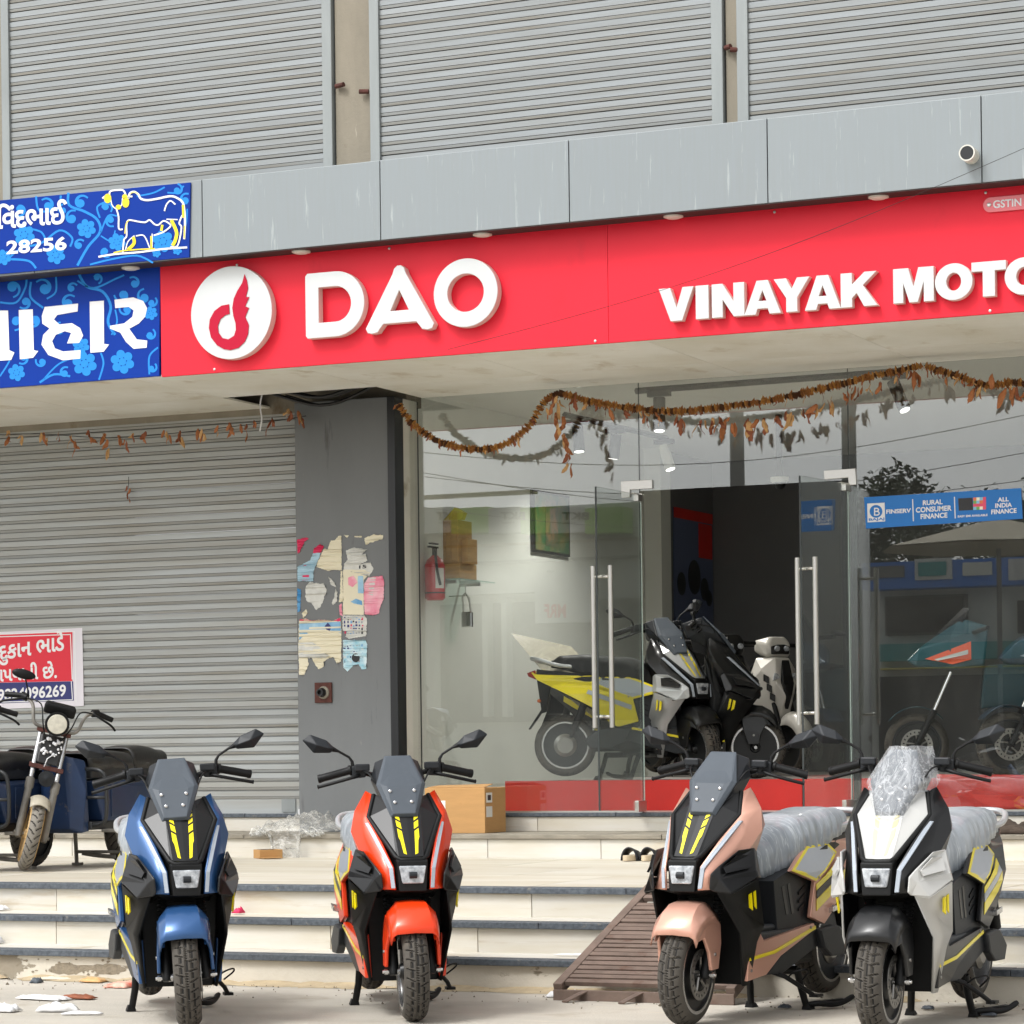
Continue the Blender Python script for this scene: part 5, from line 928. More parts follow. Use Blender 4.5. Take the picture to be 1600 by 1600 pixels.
# scooters on the red plinth
GI = 'scooters on show inside'
b_ = Vector((math.sin(D(-112)), math.cos(D(-112)), 0)); rw_ = aty(884, 1200, 18.15); cpos = Vector((rw_.x, rw_.y, 0))-b_*1.31
maxi_scooter('black scooter with yellow and silver tail seen from behind, inside left of the doors', 'scooter', (cpos.x, cpos.y, .926), D(112), D(0), roles(m_gloss, tail=m_ydec, tmid=m_sdec, seat=m_plas), GI, name='electric_scooter')
hp = solve(1092, 1077, 1.545)
maxi_scooter('gun grey and black electric scooter facing out of the open doorway', 'scooter', (hp.x, hp.y, .926), D(66), D(-12), roles(m_gloss, hood=m_grey, ts=m_grey, legside=m_grey, fender=m_gloss, seat=m_plas), GI)
def city_scooter(label, loc, rz, c, c2, group, deco=None):
    t = thing('petrol_scooter', label, 'scooter', loc, 0, group); t.rotation_euler = (0, 0, rz); OFF[t] = Vector(); global STEER; STEER = Matrix()
    wheel_parts(t, 'F', .215, .10, 0, .215, False, lipm=m_plas2); wheel_parts(t, 'R', .215, .11, 1.25, .215, False, disc=False, rim=m_plas2, lipm=m_plas2)
    sp('cfork', 'fork', lambda: MB().tube([(-.075, 0, .215), (-.075, .15, .55)], .02, 10).tube([(.075, 0, .215), (.075, .15, .55)], .02, 10), m_plas, t, ang=40)
    sp('cfend', 'front_fender', lambda: MB().grid(lambda u, v: ((v-.5)*.17, -.25*math.cos(.5+u*2.1)*(1-.1*abs(v-.5)), .215+.27*math.sin(.5+u*2.1)-.20*(v-.5)**2*4*.5), 14, 8), c, t, smooth=True, solid=.006)
    sp('capron', 'front_apron', lambda: hull_mb(sym([(.03, .055, .60), (.09, .09, .70), (.16, .20, .80), (.21, .33, .70), (.20, .36, .48), (.14, .32, .32), (.05, .14, .42), (.06, .15, .90), (.14, .30, .90)])), c, t, bevel=.014)
    sp('cspine', 'nose_panel', lambda: hull_mb(sym([(.02, .040, .61), (.05, .055, .70), (.035, .10, .88), (.015, .09, .50), (.05, .10, .70)])), m_gloss, t, bevel=.006)
    for s in (-1, 1):
        for k in range(3): sp('cdec%d%d' % (s, k), 'decal_mark', lambda s=s, k=k: MB().poly([(s*(.085+.02*k), .128+.012*k, .56+.07*k), (s*(.115+.02*k), .145+.012*k, .58+.07*k), (s*(.115+.02*k), .143+.012*k, .63+.07*k), (s*(.085+.02*k), .126+.012*k, .61+.07*k)], (0, -.012, .0)), deco or c2, t)
    sp('cback', 'leg_shield', lambda: hull_mb(sym([(.20, .36, .35), (.17, .38, .80), (.09, .36, .88), (.18, .40, .30), (.16, .42, .80)])), m_plas, t, bevel=.01)
    hd = sp('chead', 'handlebar_cowl', lambda: hull_mb(sym([(.05, .16, .93), (.10, .19, .90), (.10, .18, 1.0), (.06, .20, 1.06), (.15, .30, 1.03), (.14, .32, .95), (.06, .40, 1.04), (.05, .38, .92)])), c, t, bevel=.02, bseg=3)
    sp('clamp', 'headlight', lambda: hull_mb(sym([(.04, .148, .935), (.085, .172, .92), (.088, .165, .985), (.03, .155, 1.0), (.05, .19, .95)])), m_gloss, hd, bevel=.006)
    for s in (-1, 1): sp('cled%d' % s, 'lamp_module', lambda s=s: MB().lathe([(.01, .022), (-.006, .02), (-.01, .0)], (s*.042, .142, .965), 'Y', 16), m_lens, hd)
    sp('cbar', 'handlebar', lambda: MB().tube([(-.34, .42, 1.0), (-.12, .36, 1.0), (.12, .36, 1.0), (.34, .42, 1.0)], .017, 10), m_plas, t, ang=60)
    for s in (-1, 1): sp('cind%d' % s, 'turn_signal', lambda s=s: hull_mb([(s*x, y, z) for x, y, z in ((.05, .085, .74), (.11, .10, .72), (.10, .10, .78), (.06, .12, .78), (.10, .13, .73))]), m_lens, t, bevel=.004)
    sp('cbody', 'rear_body', lambda: hull_mb(sym([(.10, .72, .40), (.12, .70, .66), (.17, 1.0, .68), (.17, 1.15, .48), (.10, 1.55, .70), (.06, 1.58, .74), (.14, 1.3, .76)])), c, t, bevel=.02, bseg=3)
    sp('cseat', 'seat', lambda: hull_mb(sym([(.09, .66, .69), (.13, .80, .72), (.14, 1.1, .76), (.11, 1.42, .79), (.08, .68, .75), (.12, .9, .81), (.12, 1.15, .83), (.08, 1.42, .84)])), m_plas, t, bevel=.025, bseg=3)
    sp('cfloor', 'floorboard', lambda: MB().box(-.17, .17, .38, .85, .27, .33), m_plas, t, bevel=.02)
    sp('cmotor', 'engine_case', lambda: MB().box(-.16, .12, .85, 1.38, .15, .33), m_plas2, t, bevel=.03)
    sp('cstand', 'center_stand', lambda: MB().tube([(-.1, .82, .2), (-.14, .86, .006)], .012, 8).tube([(.1, .82, .2), (.14, .86, .006)], .012, 8), m_plas, t)
    return t
hp = aty(1166, 1000, 19.75); city_scooter('black petrol scooter with chequered decals inside the doorway, between the two grey ones', (hp.x, hp.y, .926), D(52), m_gloss, m_wpaint, GI)
hp = aty(1238, 1000, 20.5); city_scooter('pale grey petrol scooter with black decals inside the doorway, nearest the right door', (hp.x, hp.y, .926), D(52), mat('paint_pale_grey', S(222, 218, 210, .9), .3, .1, coat=.4), m_bdec, GI)
m_teal = paint('paint_dark_teal', S(18, 66, 78, .9), .3)
def sport_moped(label, loc, rz, c, deco):
    t = thing('sport_moped', label, 'moped', loc, 0, GI); t.rotation_euler = (0, 0, rz); OFF[t] = Vector()
    wheel_parts(t, 'F', .215, .10, 0, .215, False, lipm=m_plas2); wheel_parts(t, 'R', .215, .11, 1.25, .215, False, disc=False, rim=m_plas2, lipm=m_plas2)
    sp('mfork', 'fork', lambda: MB().tube([(-.08, 0, .215), (-.08, .12, .45)], .022, 10).tube([(.08, 0, .215), (.08, .12, .45)], .022, 10), m_plas, t, ang=40)
    for s in (-1, 1): sp('mst%d' % s, 'fork_tube', lambda s=s: MB().tube([(s*.08, .12, .45), (s*.08, .23, .70)], .014, 10), m_chrome, t, ang=40)
    sp('mbeak', 'nose_fairing', lambda: hull_mb(sym([(.02, -.06, .78), (.06, .0, .74), (.07, .02, .86), (.13, .24, .72), (.12, .22, .92), (.05, .30, 1.06), (.14, .45, .74), (.10, .48, 1.0)])), c, t, bevel=.012)
    for s in (-1, 1): sp('mdec%d' % s, 'decal_panel', lambda s=s: MB().poly([(s*x, y, z) for x, y, z in ((.085, .06, .79), (.142, .36, .90), (.150, .36, .78), (.140, .24, .75))], (s*.006, 0, 0)), deco, t); sp('mdeb%d' % s, 'decal_stripe', lambda s=s: MB().poly([(s*x, y, z) for x, y, z in ((.108, .12, .785), (.150, .34, .845), (.152, .34, .815), (.12, .14, .775))], (s*.008, 0, 0)), m_wpaint, t)
    sp('mscr', 'windscreen', lambda: hull_mb(sym([(.06, .10, .92), (.09, .26, .93), (.03, .32, 1.13), (.05, .36, 1.12)])), m_gloss, t, bevel=.004)
    sp('mbar', 'handlebar', lambda: MB().tube([(-.34, .46, .98), (-.1, .38, .96), (.1, .38, .96), (.34, .46, .98)], .015, 10), m_plas, t)
    sp('mtank', 'body', lambda: hull_mb(sym([(.08, .42, .45), (.12, .45, .74), (.13, .75, .70), (.12, .9, .45), (.10, 1.3, .74), (.05, 1.55, .80), (.1, 1.2, .55)])), c, t, bevel=.02)
    sp('mseat', 'seat', lambda: hull_mb(sym([(.10, .68, .70), (.13, 1.0, .72), (.09, 1.45, .80), (.10, .72, .76), (.11, 1.0, .79), (.06, 1.45, .86)])), m_plas, t, bevel=.02)
    sp('mmotor', 'engine_case', lambda: MB().box(-.12, .12, .42, .95, .18, .46), m_plas2, t, bevel=.03)
    sp('mfend', 'front_fender', lambda: MB().grid(lambda u, v: ((v-.5)*.14, -.24*math.cos(.7+u*1.7), .215+.26*math.sin(.7+u*1.7)), 12, 5), c, t, smooth=True, solid=.006)
    return t
q = aty(1432, 1150, 18.45); sport_moped('dark teal moped with an orange and white decal, behind the right window under the sticker', (q.x, 18.45, .926), D(-72), m_teal, mat('decal_orange', S(226, 84, 40), .3))
q = aty(1572, 1150, 18.25); sport_moped('dark blue moped behind the right window at the far right', (q.x, 18.3, .926), D(-60), paint('paint_navy', S(24, 52, 74, .9), .3), m_sdec)
rb = MB()
def fnr(u, v): x = lerp(X(1462, 1250, 17.8), XB-.3, u); return (x, 17.84-.02*math.sin(u*23)-.03*noise.noise(Vector((u*18, v*2, 0))), ZF+.004+v*.225*(1-.02*abs(math.sin(u*20)))+.015*noise.noise(Vector((u*9, 3, 0)))*v)
rb.grid(fnr, 60, 10); props(rb.build('red_cloth', mat('red_vinyl', S(222, 52, 46, .85), .35, var=.1, vs=5, coat=.3), smooth=True, solid=.006), 'bulging bright red plastic sheet along the plinth behind the right window', 'plastic sheet')
# ------------------------------------------------------------------ the other side of the street (it shows in the glass)
def mir(px, py, Yv): p = aty(px, py, Yv); return Vector((p.x, 2*YG-p.y, p.z))
m_pale = mat('far_pale_wall', S(226, 230, 226, .9), .8, var=.1, vs=.6); m_beige = mat('far_beige', S(190, 180, 156, .8), .8); m_fgrey = mat('far_grey', S(120, 122, 122, .8), .7); m_fgreen = mat('far_green', S(140, 196, 70, .92), .5); m_fteal = mat('far_teal', S(60, 156, 156, .9), .6); m_fyel = mat('far_yellow', S(232, 220, 90, .92), .6); m_fblue = mat('far_blue', S(30, 120, 214, .92), .5)
OY = -14.0; YV = 2*YG-OY
def obox(name, m, x0, y0, x1, y1, par, d0=0.0, d1=.1):
    a, b = mir(x0, y1, YV), mir(x1, y0, YV); return MB().box(a.x, b.x, OY-d1, OY+d0, a.z, b.z).build(name, m, par)
o1 = thing('tyre_shop', 'pale shop across the street with green and white tyre boards, mirrored in the left window', 'shop', mir(800, 1200, YV))
a, b = mir(560, 1200, YV), mir(1100, 778, YV)
MB().box(a.x, b.x, OY-8, OY-.1, 0, b.z).build('wall', m_pale, o1); obox('cornice', m_beige, 560, 838, 1100, 862, o1, .5, .1); obox('dark_band', m_fgrey, 560, 863, 1100, 890, o1, .1); obox('lower_board', m_pale, 690, 892, 862, 932, o1, .25)
obox('white_board', m_swhite, 846, 893, 935, 975, o1, .3); obox('dark_opening', m_fgrey, 690, 934, 1000, 1130, o1, .02); obox('parapet', m_beige, 560, 770, 830, 780, o1, .1, .3)
for x0, x1, mm in ((600, 676, m_swhite), (677, 718, m_swhite), (719, 776, m_fgreen), (777, 826, m_swhite), (827, 872, m_fgreen), (873, 926, m_swhite), (927, 985, m_fgreen)): obox('board_panel', mm, x0, 794, x1, 836, o1, .4, .1)
for x0, x1 in ((782, 820), (878, 920), (682, 714)):
    y1, y2 = 812, 800; P = [mir(x, y, YV-.42) for x, y in ((x1, y1), (x0, y1), (x0, y2), (x1, y2))]; q_ = MB(); textquad(q_, 'BKT', *P, .03); q_.build('lettering', m_dprint, o1)
    P = [mir(x, y, YV-.42) for x, y in ((x0+22, 818.5), (x0+2, 818.5), (x0+2, 815.5), (x0+22, 815.5))]; q_ = MB(); textquad(q_, 'TYRES', *P, .03); q_.build('lettering', m_dprint, o1)
P = [mir(x, y, YV-.32) for x, y in ((884, 965), (850, 965), (850, 944), (884, 944))]; q_ = MB(); textquad(q_, 'MRF', *P, .03); q_.build('lettering', m_rprint, o1)
for x in (765, 795): obox('doorway_post', m_pale, x, 935, x+6, 1120, o1, .3)
o2 = thing('repair_shop', 'white shop with a blue picture board across the street, mirrored in the right window', 'shop', mir(1450, 1200, YV))
a, b = mir(1335, 1200, YV), mir(1800, 866, YV); MB().box(a.x, b.x, OY-8, OY-.1, 0, b.z).build('wall', m_pale, o2)
obox('blue_board', m_fblue, 1360, 865, 1800, 924, o2, .5); obox('window', m_black, 1388, 932, 1506, 990, o2, .1); obox('window', m_black, 1592, 935, 1700, 990, o2, .1); obox('window_frame', m_fgrey, 1384, 928, 1510, 994, o2, .05); obox('teal_band', m_fteal, 1376, 996, 1800, 1034, o2, .3); obox('yellow_stripe', m_fyel, 1376, 1035, 1800, 1047, o2, .3); obox('dark_base', m_black, 1376, 1048, 1800, 1190, o2, .1)
obox('picture', m_swhite, 1443, 874, 1500, 909, o2, .55, -.51); obox('picture_print', m_fteal, 1449, 880, 1492, 903, o2, .58, -.56); obox('picture', m_pale, 1517, 880, 1562, 902, o2, .55, -.51); obox('picture', m_fgrey, 1373, 886, 1426, 906, o2, .55, -.51); obox('picture', m_swhite, 1588, 874, 1640, 909, o2, .55, -.51)
for px, py, hh, nm in ((1155, 560, 0, 'slim grey utility pole across the street, mirrored above the doorway'), (1330, 600, 0, 'thick grey utility pole across the street, mirrored beside the right door')):
    p = mir(px, 1000, YV-6); MB_ = MB().tube([(p.x, p.y, 0), (p.x, p.y, 9.5)], [.14, .10], 12); o = MB_.build('utility_pole', mat('pole_grey', S(150, 152, 150, .8), .8), smooth=True, loc=(p.x, p.y, 0)); props(o, nm, 'utility pole', 'utility poles across the street')
for k, (ya, yb) in enumerate(((705, 640), (742, 700), (790, 760), (735, 745))):
    a, b = mir(640, ya, YV-6.2), mir(1640, yb, YV-6.2); pts = [lerp(a, b, i/16)-Vector((0, 0, .5*math.sin(PI*i/16))) for i in range(17)]
    props(MB().tube(pts, .007, 5).build('overhead_wire', m_cable), ('highest', 'second highest', 'lowest', 'third highest')[k]+' of the thin street wires mirrored across the shop glass', 'wire', 'overhead wires')
m_leaf = mat('tree_leaf', (.05, .08, .04, 1), .6, var=.5, vs=2, rvar=.2); m_bark = mat('tree_bark', (.08, .06, .045, 1), .9)
tp = mir(1520, 1000, YV+8); t = thing('street_tree', 'bushy dark tree behind the white shop across the street, mirrored in the right window', 'tree', (tp.x, tp.y, 0))
MB().tube([(tp.x, tp.y, 0), (tp.x+.1, tp.y, 2.5), (tp.x-.1, tp.y, 4.5)], [.28, .2, .12], 8).build('trunk', m_bark, t)
for k in range(6): a = k*1.05; MB().tube([(tp.x, tp.y, 2.6+.2*k), (tp.x+1.2*math.cos(a), tp.y+math.sin(a), 4.2+.1*k), (tp.x+2.1*math.cos(a), tp.y+1.4*math.sin(a), 5.0+.15*k)], [.1, .06, .03], 6).build('limb', m_bark, t)
rnd = random.Random(3); lf = MB(); cl = [(rnd.uniform(-3.6, 3.6), rnd.uniform(-1.5, 1.5), rnd.uniform(3.4, 6.4), rnd.uniform(.5, .95)) for _ in range(38)]
for cx, cy, cz, r in cl:
    for _ in range(420):
        v = Vector((rnd.gauss(0, 1), rnd.gauss(0, 1), rnd.gauss(0, .8))); v = v.normalized()*r*rnd.random()**.4; p = Vector((tp.x+cx, tp.y+cy, cz))+v
        a = Vector((rnd.uniform(-1, 1), rnd.uniform(-1, 1), rnd.uniform(-.6, .6))).normalized(); b = a.orthogonal().normalized(); L_ = rnd.uniform(.12, .22)
        lf.add([p, p+a*L_*.5+b*L_*.22, p+a*L_, p+a*L_*.5-b*L_*.22], [(0, 1, 2, 3)])
o = lf.build('crown', m_leaf, t, clean=False); o['kind'] = 'stuff'
a = mir(1560, 840, YV-5); t = thing('street_parasol', 'faded beige parasol across the street, mirrored at the right edge of the window', 'parasol', (a.x, a.y, 0))
MB().lathe([(0, 1.9), (.45, .05), (.40, .0), (.36, .06), (-.02, 1.88)], (a.x, a.y, a.z-.15), 'Z', 8).build('canopy', m_beige, t); MB().tube([(a.x, a.y, 0), (a.x, a.y, a.z+.2)], .04, 8).build('pole', m_fgrey, t)
# ------------------------------------------------------------------ garlands and dry leaves
m_mari = [mat('marigold_dry', S(178, 120, 62, .9), .85, var=.4, vs=30), mat('marigold_amber', S(206, 150, 76, .9), .85, var=.4, vs=30), mat('marigold_dark', S(92, 58, 34, .9), .9, var=.3, vs=30)]
m_dleaf = [mat('dry_leaf_rust', S(190, 120, 74, .9), .75, var=.35, vs=16), mat('dry_leaf_tan', S(226, 178, 120, .9), .75, var=.3, vs=16), mat('dry_leaf_brown', S(156, 90, 60, .9), .75, var=.35, vs=16)]
rnd = random.Random(11)
def bead_mesh(k):
    n = 12; b = MB(); n = 15; vs = [(0, -.010, 0), (0, .010, 0)]
    for i in range(n): a = 2*PI*i/n; r = rnd.uniform(.018, .040); vs.append((r*math.cos(a), rnd.uniform(-.009, .009), r*math.sin(a)))
    return b.add(vs, [(0, 2+i, 2+(i+1) % n) for i in range(n)]+[(1, 2+(i+1) % n, 2+i) for i in range(n)]).mesh('marigold')
BEADS = [bead_mesh(k) for k in range(5)]
for i, me in enumerate(BEADS): me.materials.append(m_mari[(0, 0, 1, 2, 1)[i]])
def leaf_mesh(k):
    L_ = rnd.uniform(.8, 1.2); cu = rnd.uniform(-1.6, 1.6); tw = rnd.uniform(-1.2, 1.2)
    def fn(u, v):
        w_ = .26*math.sin(PI*min(1, u*.94+.06))**.7*(v-.5)*(1+.6*noise.noise(Vector((u*5, k, 0)))); a = cu*u; b = tw*u
        return (w_*math.cos(b)+.28*math.sin(a)*u, w_*math.sin(b)+.05*math.sin(6*u+k), -u*L_*math.cos(a*.6)+.12*noise.noise(Vector((u*4, v*2, k*3.3))))
    me = MB().grid(fn, 8, 3).mesh('dry_leaf', smooth=True); me.materials.append(m_dleaf[k % 3]); return me
LEAVES = [leaf_mesh(k) for k in range(27)]
def put_leaf(par, p, s):
    o = link('dry_leaf', rnd.choice(LEAVES), None, par, p); s *= 1.05; o.scale = (s*1.25, s*1.25, s*rnd.uniform(.8, 1.2)); o.rotation_euler = (rnd.uniform(-.3, .3), rnd.uniform(-.5, .5), rnd.uniform(0, 6.3)); q = o.modifiers.new('s', 'SOLIDIFY'); q.thickness = .012
YGA = 17.07
def garland(label, path, leaves, group):
    pts = [aty(x, y, YGA) for x, y in path]; c = catmull(pts, 14); t = thing('marigold_garland', label, 'garland', pts[0], group=group)
    MB().tube(c, .004, 5).build('string', m_cable, t); acc = 0
    for a, b in zip(c, c[1:]):
        d = b-a; acc += d.length
        while acc > .0135:
            acc -= .0135; p = b-d.normalized()*acc; o = link('marigold', rnd.choice(BEADS), None, t, p+Vector((0, 0, rnd.uniform(-.004, .004)))); o.rotation_mode = 'QUATERNION'
            o.rotation_quaternion = d.to_track_quat('Y', 'Z') @ Vector((0, 0, 1)).rotation_difference(Vector((rnd.uniform(-.35, .35), rnd.uniform(-.2, .2), 1))); s = rnd.uniform(.7, 1.02); o.scale = (s, s, s)
    for x, y, s in leaves:
        for q in range(2): put_leaf(t, aty(x+rnd.uniform(-4, 4), y+rnd.uniform(-3, 3), YGA-.02-.015*q), s*rnd.uniform(.6, 1.0))
    for p in c[::3]:
        if rnd.random() < .55: put_leaf(t, p+Vector((rnd.uniform(-.02, .02), -.02, -.012)), rnd.uniform(.03, .06))
    return t
GG = 'dried marigold garlands over the showroom front'
garland('dried marigold garland swagged in a deep loop beside the grey pier', [(621, 630), (648, 665), (690, 691), (740, 702), (790, 694), (828, 664), (850, 628), (872, 614)], [(868, 618, .10), (862, 632, .12), (872, 628, .12), (880, 650, .10), (875, 662, .13), (880, 680, .11), (884, 694, .12), (886, 708, .12), (890, 722, .09), (866, 645, .10), (897, 615, .16), (855, 640, .08)], GG)
lv = [(920, 630, .07), (950, 636, .10), (975, 640, .07), (1002, 640, .07), (1008, 652, .08), (1030, 650, .09), (1060, 648, .09), (1068, 655, .13), (1090, 660, .12), (1098, 655, .09), (1110, 655, .11), (1125, 652, .11), (1138, 654, .12), (1145, 660, .12), (1165, 656, .11), (1172, 660, .14), (1185, 655, .13), (1195, 655, .14), (1213, 648, .12), (1228, 645, .13), (1240, 646, .11), (1252, 640, .08), (1265, 640, .11), (1275, 632, .12), (1290, 628, .14), (1302, 622, .14), (1322, 612, .13), (1335, 606, .11), (1345, 604, .12), (1362, 602, .10), (1374, 598, .10), (1400, 586, .08), (1425, 580, .12)]
garland('long dried marigold garland with hanging leaves stretched above the open doors', [(873, 614), (930, 629), (1000, 639), (1060, 643), (1130, 636), (1220, 622), (1330, 596), (1400, 580), (1441, 571)], lv, GG)
garland('dried marigold garland with a few leaves at the upper right of the window', [(1444, 571), (1470, 580), (1500, 588), (1530, 600), (1560, 602), (1590, 598), (1640, 612)], [(1432, 582, .13), (1478, 586, .10), (1520, 592, .10), (1522, 606, .13), (1528, 602, .11), (1548, 586, .12), (1575, 606, .14), (1590, 604, .12), (1600, 612, .12)], GG)
t = thing('leaf_string', 'string of withered brown leaves hung across the top of the lower shutter', 'leaf string', aty(230, 680, 17.1))
c = [aty(x, y, 17.1) for x, y in ((-30, 680), (60, 678), (170, 684), (280, 676), (400, 662), (478, 650))]; MB().tube(catmull(c, 6), .003, 5).build('string', m_cable, t)
for x, y in ((12, 676), (14, 684), (34, 684), (66, 678), (72, 688), (90, 680), (110, 682), (116, 690), (138, 676), (142, 684), (162, 682), (168, 690), (172, 706), (186, 684), (194, 690), (206, 682), (228, 680), (258, 676), (262, 682), (278, 676), (282, 682), (312, 672), (316, 680), (340, 670), (358, 666), (364, 672), (376, 664), (384, 668), (396, 662), (424, 658), (450, 644), (456, 648), (468, 648), (472, 654)):
    for k in range(2): put_leaf(t, aty(x+rnd.uniform(-3, 3), y-4+rnd.uniform(-2, 3), 17.1-.02*k), rnd.uniform(.05, .10))
t = thing('leaf_pendant', 'small brown dried flower pendant hanging alone on the lower shutter', 'pendant', aty(201, 760, YG-.05))
MB().tube([aty(201, 745, YG-.05), aty(201, 762, YG-.05)], .002, 5).build('string', m_cable, t)
for x, y, s in ((199, 759, .05), (203, 763, .05), (200, 770, .05), (202, 775, .045)): put_leaf(t, aty(x, y, YG-.05), s)
hk = catmull([aty(404, 612, 17.0), aty(404, 640, 17.0), aty(401, 612, 17.0), aty(405, 610, 17.0), aty(409, 616, 17.0), aty(408, 640, 17.0), aty(408, 652, 17.0), aty(407, 672, 17.0)], 6)
hk = catmull([aty(x, y, 17.0) for x, y in ((402, 585), (403, 604), (403, 611), (407, 612), (409, 617), (407, 628), (407, 640), (409, 655), (406, 674))], 6)
props(MB().tube(hk, .006, 6).build('hanging_hook', m_wprint, smooth=True), 'curled white wire hook dangling from the soffit beside the ceiling hole', 'wire hook')
wp = [lerp(aty(1640, 214, 15.1), aty(700, 546, 15.3), k/30)-Vector((0, 0, .10*math.sin(PI*k/30))) for k in range(31)]
props(MB().tube(wp, .0015, 5).build('thin_wire', m_cable), 'thin dark wire running slantwise in front of the red sign', 'wire')
cp = aty(1503, 240, YF-.09); t = thing('drain_spout', 'short white pipe end with a black mouth sticking out of the grey fascia', 'pipe', (cp.x, YF, cp.z))
MB().lathe([(.16, .045), (0, .045), (-.10, .045), (-.10, .038), (-.02, .037)], (cp.x+.03, YF, cp.z), 'Y', 24).build('pipe', m_white, t, smooth=False); MB().lathe([(-.0985, .0375), (-.096, .0375)], (cp.x+.03, YF, cp.z), 'Y', 24).build('mouth', m_black, t)
# ------------------------------------------------------------------ torn posters on the pier
YPO = 17.198
def torn(pts, seed, d, m, par, nm, amp=.9):
    r = random.Random(seed); out = []
    for i, a in enumerate(pts):
        b = pts[(i+1) % len(pts)]; L_ = math.hypot(b[0]-a[0], b[1]-a[1]); n = max(1, int(L_/9))
        for k in range(n):
            s = amp*3.4 if 0 < k else 1.0; out.append((lerp(a[0], b[0], k/n)+r.uniform(-s, s), lerp(a[1], b[1], k/n)+r.uniform(-s, s)))
    return MB().poly([aty(440+x/5.333, 820+y/5.333, YPO-d-(r.uniform(.003, .014) if amp > .6 and r.random() < .22 else 0)) for x, y in out], (0, .0012, 0)).build(nm, m, par)
m_pc = mat('paper_cream', S(232, 224, 198, .9), .75, var=.06, vs=8); m_pw = mat('paper_white', S(220, 220, 214, .9), .75, var=.15, vs=20, bump=.3, bs=30); m_pp = mat('paper_pink', S(232, 120, 150, .9), .6, var=.3, vs=9, col2=S(240, 190, 200, .9)); m_pm = mat('paper_magenta', S(214, 40, 90, .9), .6); m_pb = mat('paper_blue', S(60, 140, 196, .9), .6, var=.5, vs=5, col2=S(170, 206, 226, .9)); m_plb = mat('paper_light_blue', S(176, 210, 226, .9), .6, var=.2, vs=9)
m_phone = mat('paper_phone_print', S(206, 218, 226, .9), .6, var=.9, vs=22, col2=S(70, 96, 150, .9)); m_phone2 = mat('paper_phone_cyan', S(140, 196, 214, .9), .6, var=.9, vs=20, col2=S(216, 232, 236, .9))
def post(label, x, y, cat='poster'): return thing('torn_poster', label, cat, aty(440+x/5.333, 820+y/5.333, YPO), group='torn posters on the grey pier')
p = post('torn poster remnant of cream and pale blue paper, upper left on the grey pier', 300, 260)
torn([(320, 270), (350, 200), (385, 205), (410, 130), (440, 130), (470, 95), (497, 90), (500, 380), (430, 375), (390, 385), (290, 350), (300, 310)], 1, .0014, m_pc, p, 'paper_scrap')
torn([(255, 260), (265, 235), (322, 232), (318, 265), (280, 345), (265, 385), (262, 470), (135, 470), (132, 350), (190, 320), (240, 295)], 2, .0002, m_plb, p, 'paper_scrap'); torn([(262, 235), (268, 200), (315, 162), (350, 178), (325, 232)], 3, .0008, m_pm, p, 'paper_scrap')
torn([(130, 125), (200, 105), (225, 115), (190, 140), (160, 200), (150, 230), (132, 240)], 4, .0003, m_pm, p, 'paper_scrap'); torn([(175, 405), (228, 402), (228, 460), (172, 462)], 5, .0016, m_pm, p, 'paper_scrap', .3); torn([(180, 340), (205, 335), (212, 355), (180, 360)], 6, .0016, m_pm, p, 'paper_scrap', .3)
torn([(205, 510), (240, 475), (300, 490), (350, 490), (375, 545), (350, 620), (320, 690), (290, 710), (255, 660), (215, 640), (195, 600), (200, 550)], 7, .0004, m_pw, p, 'paper_scrap', 1.5); torn([(390, 430), (440, 480), (455, 520), (410, 500)], 8, .0004, m_pw, p, 'paper_scrap'); torn([(450, 530), (465, 560), (460, 640), (430, 670), (418, 650), (440, 600)], 9, .0004, m_pw, p, 'paper_scrap')
torn([(130, 530), (160, 540), (155, 720), (132, 730)], 10, .0004, m_pb, p, 'paper_scrap'); torn([(492, 385), (505, 385), (512, 640), (478, 645), (488, 560)], 11, .0004, m_pc, p, 'paper_scrap'); torn([(478, 672), (500, 655), (508, 760), (485, 750)], 12, .0004, m_pp, p, 'paper_scrap')
p = post('torn poster with a blue arc over cream paper, lower left on the grey pier', 300, 1000)
torn([(145, 800), (200, 780), (250, 800), (330, 790), (430, 800), (490, 770), (500, 900), (495, 1140), (460, 1155), (430, 1100), (395, 1110), (350, 1140), (350, 1180), (310, 1205), (270, 1150), (250, 1105), (215, 1110), (225, 1160), (190, 1250), (145, 1250), (140, 1000)], 13, .0004, m_pc, p, 'paper_scrap')
torn([(147, 818), (490, 806), (495, 905), (420, 890), (330, 875), (250, 885), (180, 930), (147, 960)], 14, .0018, m_pb, p, 'paper_scrap', .3); torn([(150, 790), (200, 782), (250, 800), (330, 792), (430, 802), (490, 772), (490, 804), (148, 816)], 15, .0016, m_pm, p, 'paper_scrap', .6)
torn([(140, 970), (240, 965), (320, 1020), (330, 1060), (400, 1090), (380, 1110), (145, 1110)], 16, .0020, m_pw, p, 'paper_scrap', 1.4); torn([(358, 845), (385, 815), (415, 850), (400, 885), (370, 870)], 17, .0022, m_navy, p, 'paper_scrap', .3); torn([(170, 735), (205, 705), (215, 735), (180, 780)], 18, .0004, m_pc, p, 'paper_scrap')
p = post('torn pink and cream poster stuck on the right half of the grey pier', 680, 500)
torn([(535, 215), (600, 190), (715, 205), (650, 255), (700, 240), (715, 300), (650, 330), (740, 310), (765, 370), (730, 430), (520, 372), (520, 330), (550, 290)], 19, .0004, m_pw, p, 'paper_scrap'); torn([(512, 372), (690, 376), (740, 400), (684, 460), (684, 750), (512, 750)], 20, .0006, m_pc, p, 'paper_scrap', .5)
